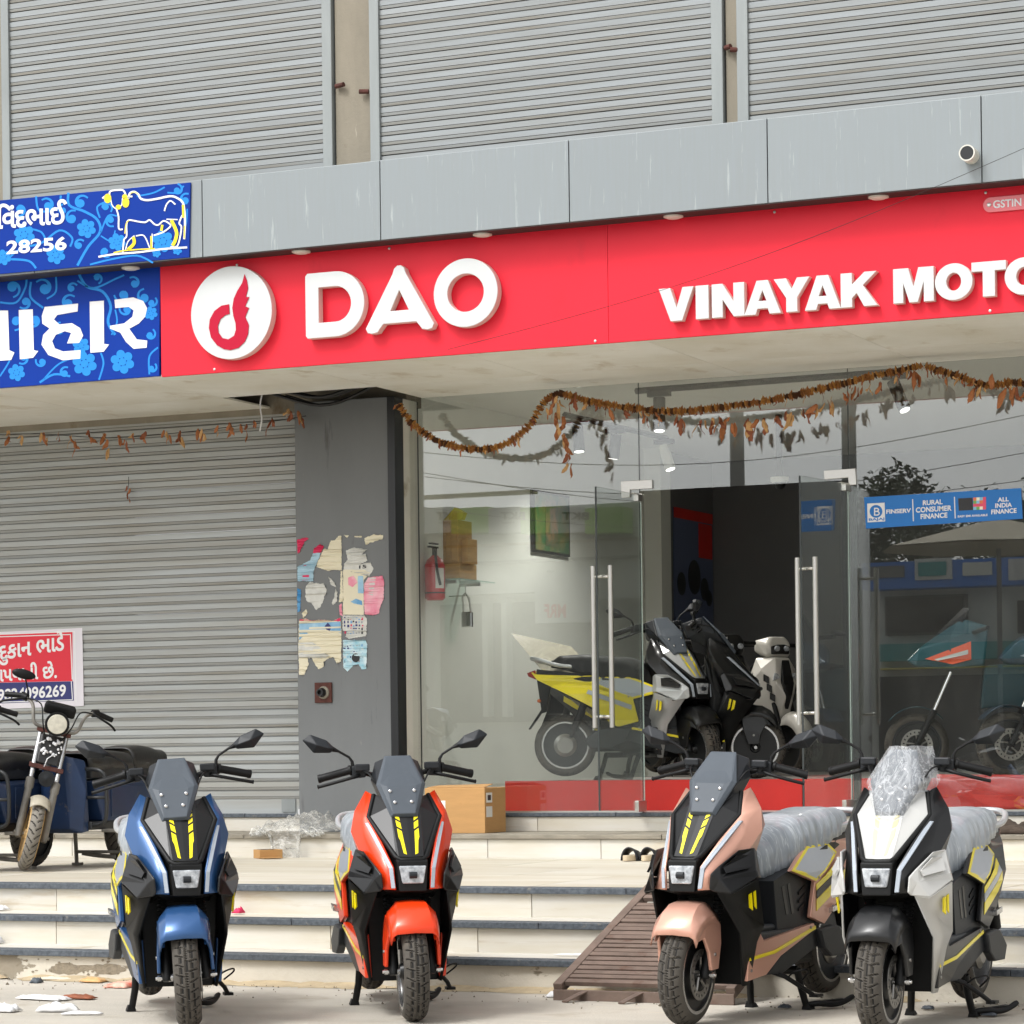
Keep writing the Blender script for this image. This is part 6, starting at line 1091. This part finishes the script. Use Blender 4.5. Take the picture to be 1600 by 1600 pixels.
torn([(720, 440), (840, 425), (852, 460), (850, 620), (815, 700), (810, 740), (760, 755), (690, 745), (685, 600), (690, 490)], 21, .0020, m_pp, p, 'paper_scrap'); torn([(735, 442), (785, 440), (760, 590), (725, 580)], 22, .0034, m_pw, p, 'paper_scrap', .5); torn([(553, 440), (600, 425), (632, 480), (590, 520), (556, 500)], 23, .0022, m_pp, p, 'paper_scrap', .4)
torn([(635, 425), (678, 425), (684, 570), (636, 570)], 24, .0022, m_pb, p, 'paper_scrap', .3); torn([(575, 640), (620, 615), (670, 635), (672, 670), (600, 655)], 25, .0022, m_pb, p, 'paper_scrap', .3); torn([(690, 112), (760, 80), (845, 85), (840, 120), (770, 140), (700, 165)], 26, .0004, m_pc, p, 'paper_scrap', 1.3); torn([(515, 85), (560, 90), (545, 110)], 27, .0004, m_pc, p, 'paper_scrap'); torn([(605, 95), (670, 92), (668, 104), (610, 105)], 28, .0004, m_pc, p, 'paper_scrap')
q = MB(); textquad(q, '15', *[aty(440+x/5.333, 820+y/5.333, YPO-.0024) for x, y in ((645, 366), (706, 362), (706, 333), (645, 337))], .03); q.build('lettering', m_dprint, p)
p = post('small flyer printed with rows of phones, upper one of two on the grey pier', 600, 850)
torn([(508, 755), (690, 755), (710, 780), (705, 930), (640, 935), (560, 950), (530, 930), (545, 890), (510, 880)], 29, .0012, m_pw, p, 'paper_scrap')
def phones(p, y0, y1, m2, seed):
    r = random.Random(seed)
    for i in range(7):
        for j in range(5):
            x = 528+i*24+r.uniform(-4, 4); y = lerp(y0, y1, (j+.5)/5)+r.uniform(-5, 5); w_, h_ = r.uniform(5, 9), r.uniform(7, 12)
            MB().poly([aty(440+a/5.333, 820+b/5.333, YPO-.0032) for a, b in ((x-w_, y-h_), (x+w_, y-h_), (x+w_, y+h_), (x-w_, y+h_))]).build('printed_phone', r.choice(m2), p)
phones(p, 765, 915, [m_navy, m_pb, m_dprint, m_lblue, m_gprint, m_pm], 4)
p = post('small flyer printed with rows of phones, lower one of two on the grey pier', 600, 1080)
torn([(512, 960), (700, 960), (712, 990), (705, 1200), (670, 1205), (640, 1160), (600, 1170), (550, 1225), (515, 1190)], 30, .0012, m_phone2, p, 'paper_scrap'); phones(p, 985, 1150, [m_pb, m_navy, m_plb, m_pw, m_gprint], 5)
MB().lathe([(0, .03), (-.002, .03)], tuple(aty(440+618/5.333, 820+1108/5.333, YPO-.0040)), 'Y', 18).build('black_spot', m_black, p)
# ------------------------------------------------------------------ ramp
m_iron = mat('ramp_iron', S(142, 122, 110, .75), .7, .2, var=.3, vs=8, dirt=S(110, 78, 62, .7), dth=.58, dsc=6, dw=.15, bump=.2, bs=70)
fa = atz(873, 1551, .035); fb = atz(1126, 1562, .035); tz = .47; topx = aty(1008, 1408, 13.08).x
ra, rb2 = Vector((fa.x, fa.y, .03)), Vector((fb.x, fa.y, .03)); ta = Vector((aty(1031, 1381, 13.12).x, 13.12, tz)); tb2 = ta+Vector((rb2.x-ra.x, 0, 0))
t = thing('loading_ramp', 'rusty iron slatted ramp leaning against the steps behind the rose scooter', 'ramp', (ra.x, ra.y, 0))
up = Vector((0, -(tz-.03), 13.12-ra.y)).normalized(); dr_ = (ta-ra).normalized()
for s_, e_ in ((ra, ta), (rb2, tb2)):
    w_ = Vector((.022, 0, 0)); MB().hexa([s_-w_, s_+w_, e_+w_, e_-w_, s_-w_+up*.05, s_+w_+up*.05, e_+w_+up*.05, e_-w_+up*.05]).build('side_rail', m_iron, t, bevel=.003)
L_ = (ta-ra).length; ns = 25; W_ = rb2.x-ra.x-.05; me = MB().hexa([(0, 0, 0), (W_, 0, 0), (W_, .036, 0), (0, .036, 0), (0, 0, .02), (W_, 0, .02), (W_, .036, .02), (0, .036, .02)]).mesh('slat')
for k in range(ns):
    if k in (19,): continue
    p = ra+dr_*(.03+k*(L_-.06)/ns)+Vector((.025, 0, 0))+up*.028; o = link('slat', me, m_iron, t, p+Vector((0, 0, rnd.uniform(-.002, .002)))); o.rotation_euler = (math.atan2(dr_.z, dr_.y)+rnd.uniform(-.04, .04), 0, rnd.uniform(-.004, .004))
MB().hexa([(ra.x-.02, ra.y-.02, .0), (rb2.x+.02, ra.y-.02, .0), (rb2.x+.02, ra.y+.0, .0), (ra.x-.02, ra.y+.0, .0), (ra.x-.02, ra.y-.02, .05), (rb2.x+.02, ra.y-.02, .05), (rb2.x+.02, ra.y, .05), (ra.x-.02, ra.y, .05)]).build('foot_bar', m_iron, t, bevel=.003)
for px in (905, 1003):
    q = atz(px, 1556, .03); MB().tube([(q.x, ra.y-.01, .045), (q.x-.02, ra.y-.06, .03), (q.x-.05, ra.y-.13, .006)], [.022, .022, .02], 6, sq=.25).build('hook_tab', m_iron, t)
# ------------------------------------------------------------------ boxes, slippers, rags, litter
q0, q1 = atz(664, 1302, ZL), atz(758, 1302, ZL); h = .298; y0 = max(q0.y, YP+.02); x0, x1 = X(664, 1290, y0), X(758, 1290, y0)
t = thing('cardboard_box', 'large brown cardboard box on the ledge in front of the left window', 'box', (x0, y0, ZL))
MB().box(x0, x1, y0, y0+.33, ZL, ZL+h).build('carton', m_card, t, bevel=.004)
MB().hexa([(x0+.01, y0+.02, ZL+h+.001), (x1-.01, y0+.02, ZL+h+.001), (x1-.02, y0+.17, ZL+h+.02), (x0+.02, y0+.17, ZL+h+.012), (x0+.01, y0+.02, ZL+h+.005), (x1-.01, y0+.02, ZL+h+.005), (x1-.02, y0+.17, ZL+h+.024), (x0+.02, y0+.17, ZL+h+.016)]).build('flap', m_card, t)
MB().box(x0+.1, x0+.102+.05, y0-.0015, y0-.0005, ZL+.16, ZL+.215).build('tape', m_sof, t)
for z0, z1 in ((.20, .265), (.105, .175)): MB().box(x1+.0005, x1+.002, y0+.02, y0+.11, ZL+z0, ZL+z1).build('label', m_lab, t)
MB().box(x1+.0022, x1+.003, y0+.04, y0+.09, ZL+.215, ZL+.25).build('printed_mark', m_dprint, t)
q0 = atz(396, 1341, .45); q1 = atz(427, 1344, .45); t = thing('small_carton', 'small open brown carton lying on the landing by the plastic sheet', 'box', (q0.x, q0.y, .45))
a = math.atan2(q1.y-q0.y, q1.x-q0.x); Lb = (q1-q0).length; e1 = Vector((math.cos(a), math.sin(a), 0)); e2 = Vector((-e1.y, e1.x, 0))
def hb8(o, a1, a2, z0, z1): return [o+Vector((0, 0, z0)), o+a1+Vector((0, 0, z0)), o+a1+a2+Vector((0, 0, z0)), o+a2+Vector((0, 0, z0)), o+Vector((0, 0, z1)), o+a1+Vector((0, 0, z1)), o+a1+a2+Vector((0, 0, z1)), o+a2+Vector((0, 0, z1))]
o_ = Vector((q0.x, q0.y, .45)); MB().hexa(hb8(o_, e1*.13, e2*.16, .001, .058)).build('carton', m_card, t, bevel=.002); MB().hexa(hb8(o_+e1*.131+Vector((0, 0, .0)), e1*.09, e2*.13, .004, .008)).build('flap', m_card, t); MB().hexa(hb8(o_+e1*.02+e2*.02, e1*.09, e2*.1, .0585, .0595)).build('dark_opening', m_dprint, t)
m_sole = mat('slipper_sole', S(214, 196, 166, .85), .7, var=.15, vs=14); m_strap = mat('slipper_strap', S(26, 28, 34), .5)
for k, (px, lab) in enumerate(((975, 'cream soled slipper with a black strap on the landing, left one of the pair'), (1004, 'cream soled slipper with a black strap on the landing, right one of the pair'))):
    q = atz(px, 1346, .45); t = thing('slipper', lab, 'slipper', (q.x, q.y+.02, .45), group='pair of slippers on the landing')
    out = [(.048*math.cos(a)*(1+.12*math.sin(a)), .125+.125*math.sin(a)) for a in [2*PI*i/24 for i in range(24)]]
    MB().poly([(q.x+x, q.y+.02+y, .4505) for x, y in out], (0, 0, .034)).build('sole', m_sole, t, bevel=.008)
    MB().grid(lambda u, v: (q.x+.056*math.cos(PI*u), q.y+.02+.06+.10*v, .452+.085*math.sin(PI*u)*(1-.25*v)), 14, 4).build('strap', m_strap, t, smooth=True, solid=.008)
filmmat('dust_sheet_film', .16, .5, 6, (1, 1, 1), S(214, 212, 205), .25, .8)
qa, qb = X(412, 1290, 16.8), X(522, 1290, 16.8)
def fs2(u, v):
    x = lerp(qa, qb, u); p = v*1.15
    if p < .55: y, z = 17.15-p*.9, ZL+.01
    else: y, z = 16.635-.03*(p-.55), ZL+.01-(p-.55)*(.35 if .25 < u < .7 else .05)
    hgt_ = .11*math.sin(PI*u)**.7*math.exp(-((p-.25)/.22)**2)
    n = Vector((noise.noise(Vector((u*5, v*5, 1))), noise.noise(Vector((u*5, v*5, 7))), noise.noise(Vector((u*6, v*6, 3)))+.5*noise.noise(Vector((u*15, v*13, 9)))))
    return Vector((x, y, z+hgt_))+Vector((.05*n.x, -.04*abs(n.y), abs(n.z)*.07+.002))
props(MB().grid(fs2, 40, 40).build('plastic_sheet', MATS['dust_sheet_film'], smooth=True), 'crumpled clear plastic sheet slumped on the ledge at the foot of the pier', 'plastic sheet')
p = aty(452, 1265, 17.15); t = thing('padlock', 'white padlock at the bottom corner of the lower shutter', 'padlock', p)
MB().box(p.x-.03, p.x+.03, 17.33, 17.36, p.z-.045, p.z+.0).build('body', m_wprint, t, bevel=.006); MB().tube(catmull([(p.x-.02, 17.345, p.z), (p.x-.02, 17.345, p.z+.045), (p.x, 17.345, p.z+.065), (p.x+.02, 17.345, p.z+.045), (p.x+.02, 17.345, p.z)], 4), .006, 8).build('shackle', m_steel, t, smooth=True)
def cloth(name, label, cat, c, sx_, sy_, hgt, m, seed, n=16):
    def fn(u, v): k = noise.noise(Vector((u*3.3, v*3.3, seed)))+.5*noise.noise(Vector((u*8, v*8, seed+3))); e = (4*u*(1-u)*4*v*(1-v))**.35; return (c.x+(u-.5)*sx_*(1+.25*noise.noise(Vector((v*3, seed, 0)))), c.y+(v-.5)*sy_*(1+.3*noise.noise(Vector((u*4, seed, 1)))), c.z+.004+hgt*e*(.55+.9*abs(k)))
    return props(MB().grid(fn, n, n).build(name, m, smooth=True, loc=c, solid=.003, soff=1), label, cat)
m_rag = mat('rag_brown', S(74, 62, 52, .9), .9, var=.4, vs=8, bump=.3, bs=60)
c = atz(1574, 1303, ZL); c.y = 16.86; c.x = X(1578, 1300, 16.86); cloth('old_rag', 'dark brown rag crumpled on the ledge at the right edge', 'rag', Vector((c.x, c.y, ZL)), .44, .24, .075, m_rag, 5, 24)
m_pap = mat('paper_litter', S(232, 232, 232, .9), .8, var=.08, vs=9)
LG = 'scraps of paper litter on the ground'
for i, (px, py, z, sx_, sy_, h, lab, m) in enumerate(((68, 1562, 0, .34, .16, .018, 'long folded strip of white paper on the ground, left of the blue scooter', m_pap), (8, 1581, 0, .16, .14, .035, 'crumpled white paper ball on the ground at the lower left corner', m_pap), (92, 1581, 0, .22, .10, .04, 'twisted white paper scrap standing up on the ground, lower left', m_pap), (128, 1586, 0, .22, .05, .012, 'thin white paper sliver on the ground beside the twisted scrap', m_pap),
        (84, 1531, 0, .26, .14, .01, 'pale torn paper strip lying by the foot of the steps at left', mat('paper_stained', S(216, 204, 184, .9), .85)), (883, 1558, 0, .20, .16, .03, 'white paper scrap under the lower end of the iron ramp', m_pap))):
    c = atz(px, py, z); o = cloth('paper_scrap', lab, 'paper', c, sx_*.8, sy_*.6, h, m, 20+i*3, 14); o.rotation_euler = (0, 0, rnd.uniform(-.4, .4)); o['group'] = LG
for i, (px, py, z, sx_, sy_, h, lab, m, nm, ct) in enumerate(((190, 1543, 0, .12, .14, .03, 'orange red scrap of torn wrapping by the blue scooter stand', mat('wrapper_red', S(214, 96, 74, .9), .6, var=.5, vs=14, col2=S(226, 190, 170)), 'torn_wrapper', 'wrapper'), (57, 1537, 0, .05, .05, .03, 'small dark stone on the ground near the steps at left', m_gran, 'small_stone', 'stone'),
        (122, 1561, 0, .18, .06, .018, 'brown withered leaf on the ground left of the blue scooter', m_dleaf[2], 'fallen_leaf', 'leaf'), (146, 1535, 0, .12, .08, .02, 'yellowish torn scrap in the sand by the lowest step', m_dleaf[1], 'torn_scrap', 'scrap'), (388, 1426, .30, .05, .05, .03, 'crumpled pink wrapper on the upper step beside the blue scooter', m_pm, 'pink_wrapper', 'wrapper'),
        (165, 1452, .15, .22, .06, .05, 'folded white paper lying on the lower tread behind the blue scooter', m_pap, 'folded_paper', 'paper'), (8, 1421, .30, .14, .07, .03, 'grey white plastic scrap on the second tread at the left edge', m_pap, 'plastic_scrap', 'plastic scrap'), (908, 1494, .15, .26, .02, .006, 'thin white ribbon lying on the lower tread by the iron ramp', m_pap, 'white_ribbon', 'ribbon'), (1226, 1576, 0, .05, .03, .015, 'small dark pebble on the ground under the rose scooter', m_gran, 'dark_pebble', 'stone'), (1450, 1578, 0, .05, .03, .015, 'small dark pebble on the ground under the white scooter', m_gran, 'dark_pebble', 'stone'), (1545, 1588, 0, .06, .035, .015, 'small dark pebble on the ground right of the white scooter', m_gran, 'dark_pebble', 'stone'))):
    c = atz(px, py, z)
    if z == .15: c.y = max(12.44, min(c.y, 12.66))
    if z == .30: c.y = max(12.84, min(c.y, 13.06))
    c.x = atz(px, py, z).x; cloth(nm, lab, ct, c, sx_, sy_, h, m, 50+i*3, 10)
# ------------------------------------------------------------------ cargo mopeds on the landing
m_dblue = mat('worn_blue_paint', S(34, 58, 96, .9), .45, .1, var=.3, vs=4, dirt=S(130, 120, 104, .8), dth=.62, dsc=6, dw=.12, coat=.2); m_vinyl = mat('black_vinyl', S(38, 37, 36, .85), .42, var=.2, vs=5, dirt=S(96, 88, 76, .7), dth=.64, dsc=4, dw=.15, bump=.15, bs=50); m_dusty = mat('dusty_metal', S(150, 146, 138, .8), .6, .3, var=.3, vs=12); m_yrim = mat('mud_yellow_rim', S(196, 160, 104, .85), .6, var=.2, vs=9); m_mud = mat('mudguard_beige', S(196, 188, 168, .85), .6, var=.2, vs=9, dirt=S(150, 138, 116), dth=.6, dsc=6, dw=.1)
m_drub = mat('tyre_rubber_dusty', S(150, 144, 134, .75), .9, var=.3, vs=9, dirt=S(96, 92, 86, .75), dth=.6, dsc=6, dw=.2); m_frame = mat('black_frame_tube', S(44, 46, 48, .85), .45, var=.2, vs=9); m_ledw = mat('led_lens', S(226, 222, 206, .9), .25, var=.2, vs=30, coat=.5)
def cargo_moped(label, loc, rz, steer, group, cowl=False):
    global STEER
    t = thing('cargo_moped', label, 'moped', loc, 0, group); t.rotation_euler = (0, 0, rz); t.scale = (.87, .87, .87); OFF[t] = Vector()
    ax = Vector((0, .40, .916)); p0 = Vector((0, 0, .25)); STEER = Matrix.Translation(p0) @ Matrix.Rotation(steer, 4, ax) @ Matrix.Translation(-p0)
    wheel_parts(t, 'K', .25, .09, 0, .25, True, disc=False, rim=m_yrim, lipm=m_yrim, rub=m_drub, style=1, zig=26); wheel_parts(t, 'KR', .25, .10, 1.28, .25, False, disc=False, rim=m_plas2, lipm=m_plas2, style=1, zig=26)
    A = lambda x, z, d=0: (x, (z-.25)*.437-d, z)
    for s in (-1, 1):
        sp('kst%d' % s, 'fork_tube', lambda s=s: MB().tube([A(s*.09, .60), A(s*.09, .96)], .019, 12), m_alu, t, True, ang=40)
        sp('ksl%d' % s, 'fork_slider', lambda s=s: MB().tube([A(s*.09, .22), A(s*.09, .25), A(s*.09, .55), A(s*.09, .56), A(s*.09, .62), A(s*.09, .63)], [.02, .027, .025, .032, .032, .02], 12), m_dusty, t, True, ang=40)
    sp('kclamp', 'fork_clamp', lambda: MB().hexa([A(-.12, .70, .03), A(.12, .70, .03), A(.12, .70, -.05), A(-.12, .70, -.05), A(-.12, .73, .03), A(.12, .73, .03), A(.12, .73, -.05), A(-.12, .73, -.05)]).hexa([A(-.12, .95, .03), A(.12, .95, .03), A(.12, .95, -.05), A(-.12, .95, -.05), A(-.12, .975, .03), A(.12, .975, .03), A(.12, .975, -.05), A(-.12, .975, -.05)]), m_rust, t, True, bevel=.004)
    sp('kaxle', 'axle', lambda: MB().tube([(-.125, 0, .25), (.125, 0, .25)], .012, 10), m_dusty, t, True)
    sp('kguard', 'front_fender', lambda: MB().grid(lambda u, v: ((v-.5)*.14, -.285*math.cos(.95+u*1.1), .25+.285*math.sin(.95+u*1.1)-.03*(2*v-1)**2), 10, 6), m_mud, t, True, smooth=True, solid=.006)
    sp('kbag', 'fork_cover', lambda: MB().hexa([A(-.075, .74, .035), A(.075, .74, .035), A(.075, .74, .0), A(-.075, .74, .0), A(-.085, .94, .04), A(.085, .94, .04), A(.085, .94, .0), A(-.085, .94, .0)]), m_vinyl, t, True, bevel=.01)
    sp('khorn', 'horn', lambda: MB().lathe([(.03, .03), (0, .058), (-.012, .055), (-.014, .02), (-.02, .012)], A(.015, .645, .05), 'Y', 20), m_plas2, t, True, ang=40)
    def flowers():
        b = MB(); r = random.Random(5)
        for _ in range(26): b.sphere(A(r.uniform(-.06, .075), r.uniform(.80, .92), .05+r.uniform(0, .015)), r.uniform(.006, .014), 7)
        b.tube([A(.03, .82, .05), A(-.01, .78, .055), A(-.02, .72, .05)], .004, 5); b.tube([A(-.05, .90, .05), A(-.10, .86, .05)], .004, 5); return b
    if not cowl: sp('kflow', 'flower_string', flowers, m_wprint, t, True, smooth=True)
    hl = sp('klamp', 'headlight', lambda: MB().lathe([(.06, .03), (.03, .075), (-.01, .086), (-.02, .084)], (0, .20, 1.03), 'Y', 28), m_plas, t, True, ang=40)
    sp('kledl', 'lens', lambda: MB().lathe([(-.012, .074), (-.024, .066), (-.028, .0)], (0, .20, 1.03), 'Y', 28), m_ledw, hl, ang=40)
    sp('kmeter', 'meter_box', lambda: MB().hexa([(-.115, .26, 1.08), (.115, .26, 1.08), (.105, .32, 1.10), (-.105, .32, 1.10), (-.115, .24, 1.16), (.115, .24, 1.16), (.105, .31, 1.18), (-.105, .31, 1.18)]), m_plas, t, True, bevel=.02, bseg=3)
    hb = sp('kbar', 'handlebar', lambda: MB().tube(catmull([(-.37, .44, 1.14), (-.27, .40, 1.16), (-.19, .34, 1.12), (-.15, .30, 1.0), (-.06, .30, .985), (.06, .30, .985), (.15, .30, 1.0), (.19, .34, 1.12), (.27, .40, 1.16), (.37, .44, 1.14)], 5), .0125, 10), m_dusty, t, True, smooth=True)
    for s in (-1, 1):
        sp('kgrip%d' % s, 'grip', lambda s=s: MB().tube([(s*.27, .40, 1.16), (s*.385, .447, 1.137)], .019, 12).tube([(s*.235, .378, 1.152), (s*.275, .402, 1.161)], .028, 10), m_plas, hb, ang=40)
        sp('klev%d' % s, 'brake_lever', lambda s=s: MB().tube(catmull([(s*.24, .36, 1.15), (s*.30, .345, 1.13), (s*.38, .37, 1.10), (s*.42, .39, 1.07)], 4), .008, 8), m_plas, hb, smooth=True)
        sp('kcab%d' % s, 'cable', lambda s=s: MB().tube(catmull([(s*.23, .36, 1.15), (s*.14, .24, 1.14), (s*.10, .18, 1.02), (s*.05, .25, .90)], 5), .005, 6), m_plas, hb, smooth=True)
    mi = sp('kmir', 'mirror', lambda: MB().sphere((-.30, .33, 1.31), (.085, .02, .035), 14), m_plas, t, True, smooth=True); sp('kmst', 'mirror_stem', lambda: MB().tube([(-.22, .37, 1.14), (-.25, .35, 1.22), (-.29, .34, 1.30)], .006, 6), m_plas, mi)
    if cowl: sp('kcowl', 'instrument_cowl', lambda: hull_mb(sym([(.10, .14, 1.0), (.22, .26, 1.02), (.20, .28, 1.14), (.08, .18, 1.20), (.22, .40, 1.05), (.10, .40, 1.2)])), m_dblue, t, True, bevel=.015)
    sp('kshield', 'leg_shield', lambda: hull_mb(sym([(.10, .34, .28), (.17, .40, .25), (.19, .42, .55), (.12, .36, .78), (.05, .34, .80), (.16, .47, .76), (.18, .48, .26)])), m_dblue, t, bevel=.012)
    sp('kneck', 'steering_neck', lambda: MB().tube([(0, .20, .70), (0, .31, .97)], .03, 12), m_frame, t)
    sp('ktray', 'floor_tray', lambda: MB().box(-.21, .21, .46, 1.45, .27, .33), m_frame, t, bevel=.012)
    bx = sp('kbox', 'battery_box', lambda: hull_mb(sym([(.215, .62, .33), (.215, .62, .60), (.20, 1.42, .62), (.20, 1.42, .33), (.17, .55, .62), (.17, 1.45, .64)])), m_dblue, t, bevel=.012)
    for s in (-1, 1): sp('kpan%d' % s, 'side_panel', lambda s=s: MB().box(min(s*.213, s*.222), max(s*.213, s*.222), .72, 1.22, .36, .58), m_dblue, bx, bevel=.008)
    sp('kseat', 'seat', lambda: MB().grid(lambda u, v: ((v-.5)*2*(.175+.01*math.sin(u*9))*(1 if 0 < u < 1 else .9), .52+u*.62, .70+.135*max(0, 1-abs(2*v-1)**5)**.4*(.86+.14*math.sin(PI*u))), 24, 20), m_vinyl, t, smooth=True, solid=.01)
    sp('kseat2', 'rear_seat', lambda: MB().grid(lambda u, v: ((v-.5)*2*.17*(1 if 0 < u < 1 else .9), 1.15+u*.52, .70+.17*max(0, 1-abs(2*v-1)**5)**.4*(.80+.20*math.sin(PI*min(1, u+.15)))), 20, 20), m_vinyl, t, smooth=True, solid=.01)
    sp('kbase', 'seat_base', lambda: MB().box(-.165, .165, .54, 1.64, .635, .715), m_frame, t, bevel=.01)
    for s in (-1, 1):
        sp('kcrash%d' % s, 'crash_bar', lambda s=s: MB().tube(catmull([(s*.16, .46, .70), (s*.29, .44, .69), (s*.33, .45, .62), (s*.33, .46, .40), (s*.29, .47, .32), (s*.16, .48, .30)], 5), .014, 10).tube([(s*.17, .44, .50), (s*.33, .455, .50)], .012, 8), m_frame, t, smooth=True)
        sp('kfoot%d' % s, 'foot_rest', lambda s=s: MB().box(min(s*.2, s*.32), max(s*.2, s*.32), .60, .66, .25, .275), m_dusty, t, bevel=.006)
    sp('krear', 'rear_fender', lambda: MB().grid(lambda u, v: ((v-.5)*.16, 1.28-.30*math.cos(.4+u*2.2), .25+.30*math.sin(.4+u*2.2)), 12, 4), m_frame, t, smooth=True, solid=.006)
    sp('kstand', 'center_stand', lambda: MB().tube([(-.17, .86, .28), (-.20, .93, .012)], .015, 8).tube([(.17, .86, .28), (.20, .93, .012)], .015, 8).tube([(-.19, .90, .10), (.19, .90, .10)], .012, 8), m_dusty, t, ang=40)
    for s in (-1, 1): sp('kft%d' % s, 'stand_foot', lambda s=s: MB().box(min(s*.17, s*.23), max(s*.17, s*.23), .91, .97, 0, .02), m_dusty, t)
    sp('kpedal', 'stand_pedal', lambda: MB().tube(catmull([(-.15, .92, .09), (-.05, .98, .07), (.08, 1.0, .06)], 4), .016, 8), m_dusty, t, smooth=True)
    return t
q = atz(50, 1361, .45); cargo_moped('dusty blue cargo moped with a round white headlamp on the landing before the lower shutter', (q.x, q.y, .45), D(2), D(38), 'blue cargo mopeds on the landing')
q = atz(-92, 1366, .45); cargo_moped('blue cargo moped with a dark cowl, cut off by the left edge of the photo', (q.x, q.y-.1, .45), D(2), D(20), 'blue cargo mopeds on the landing', cowl=True)
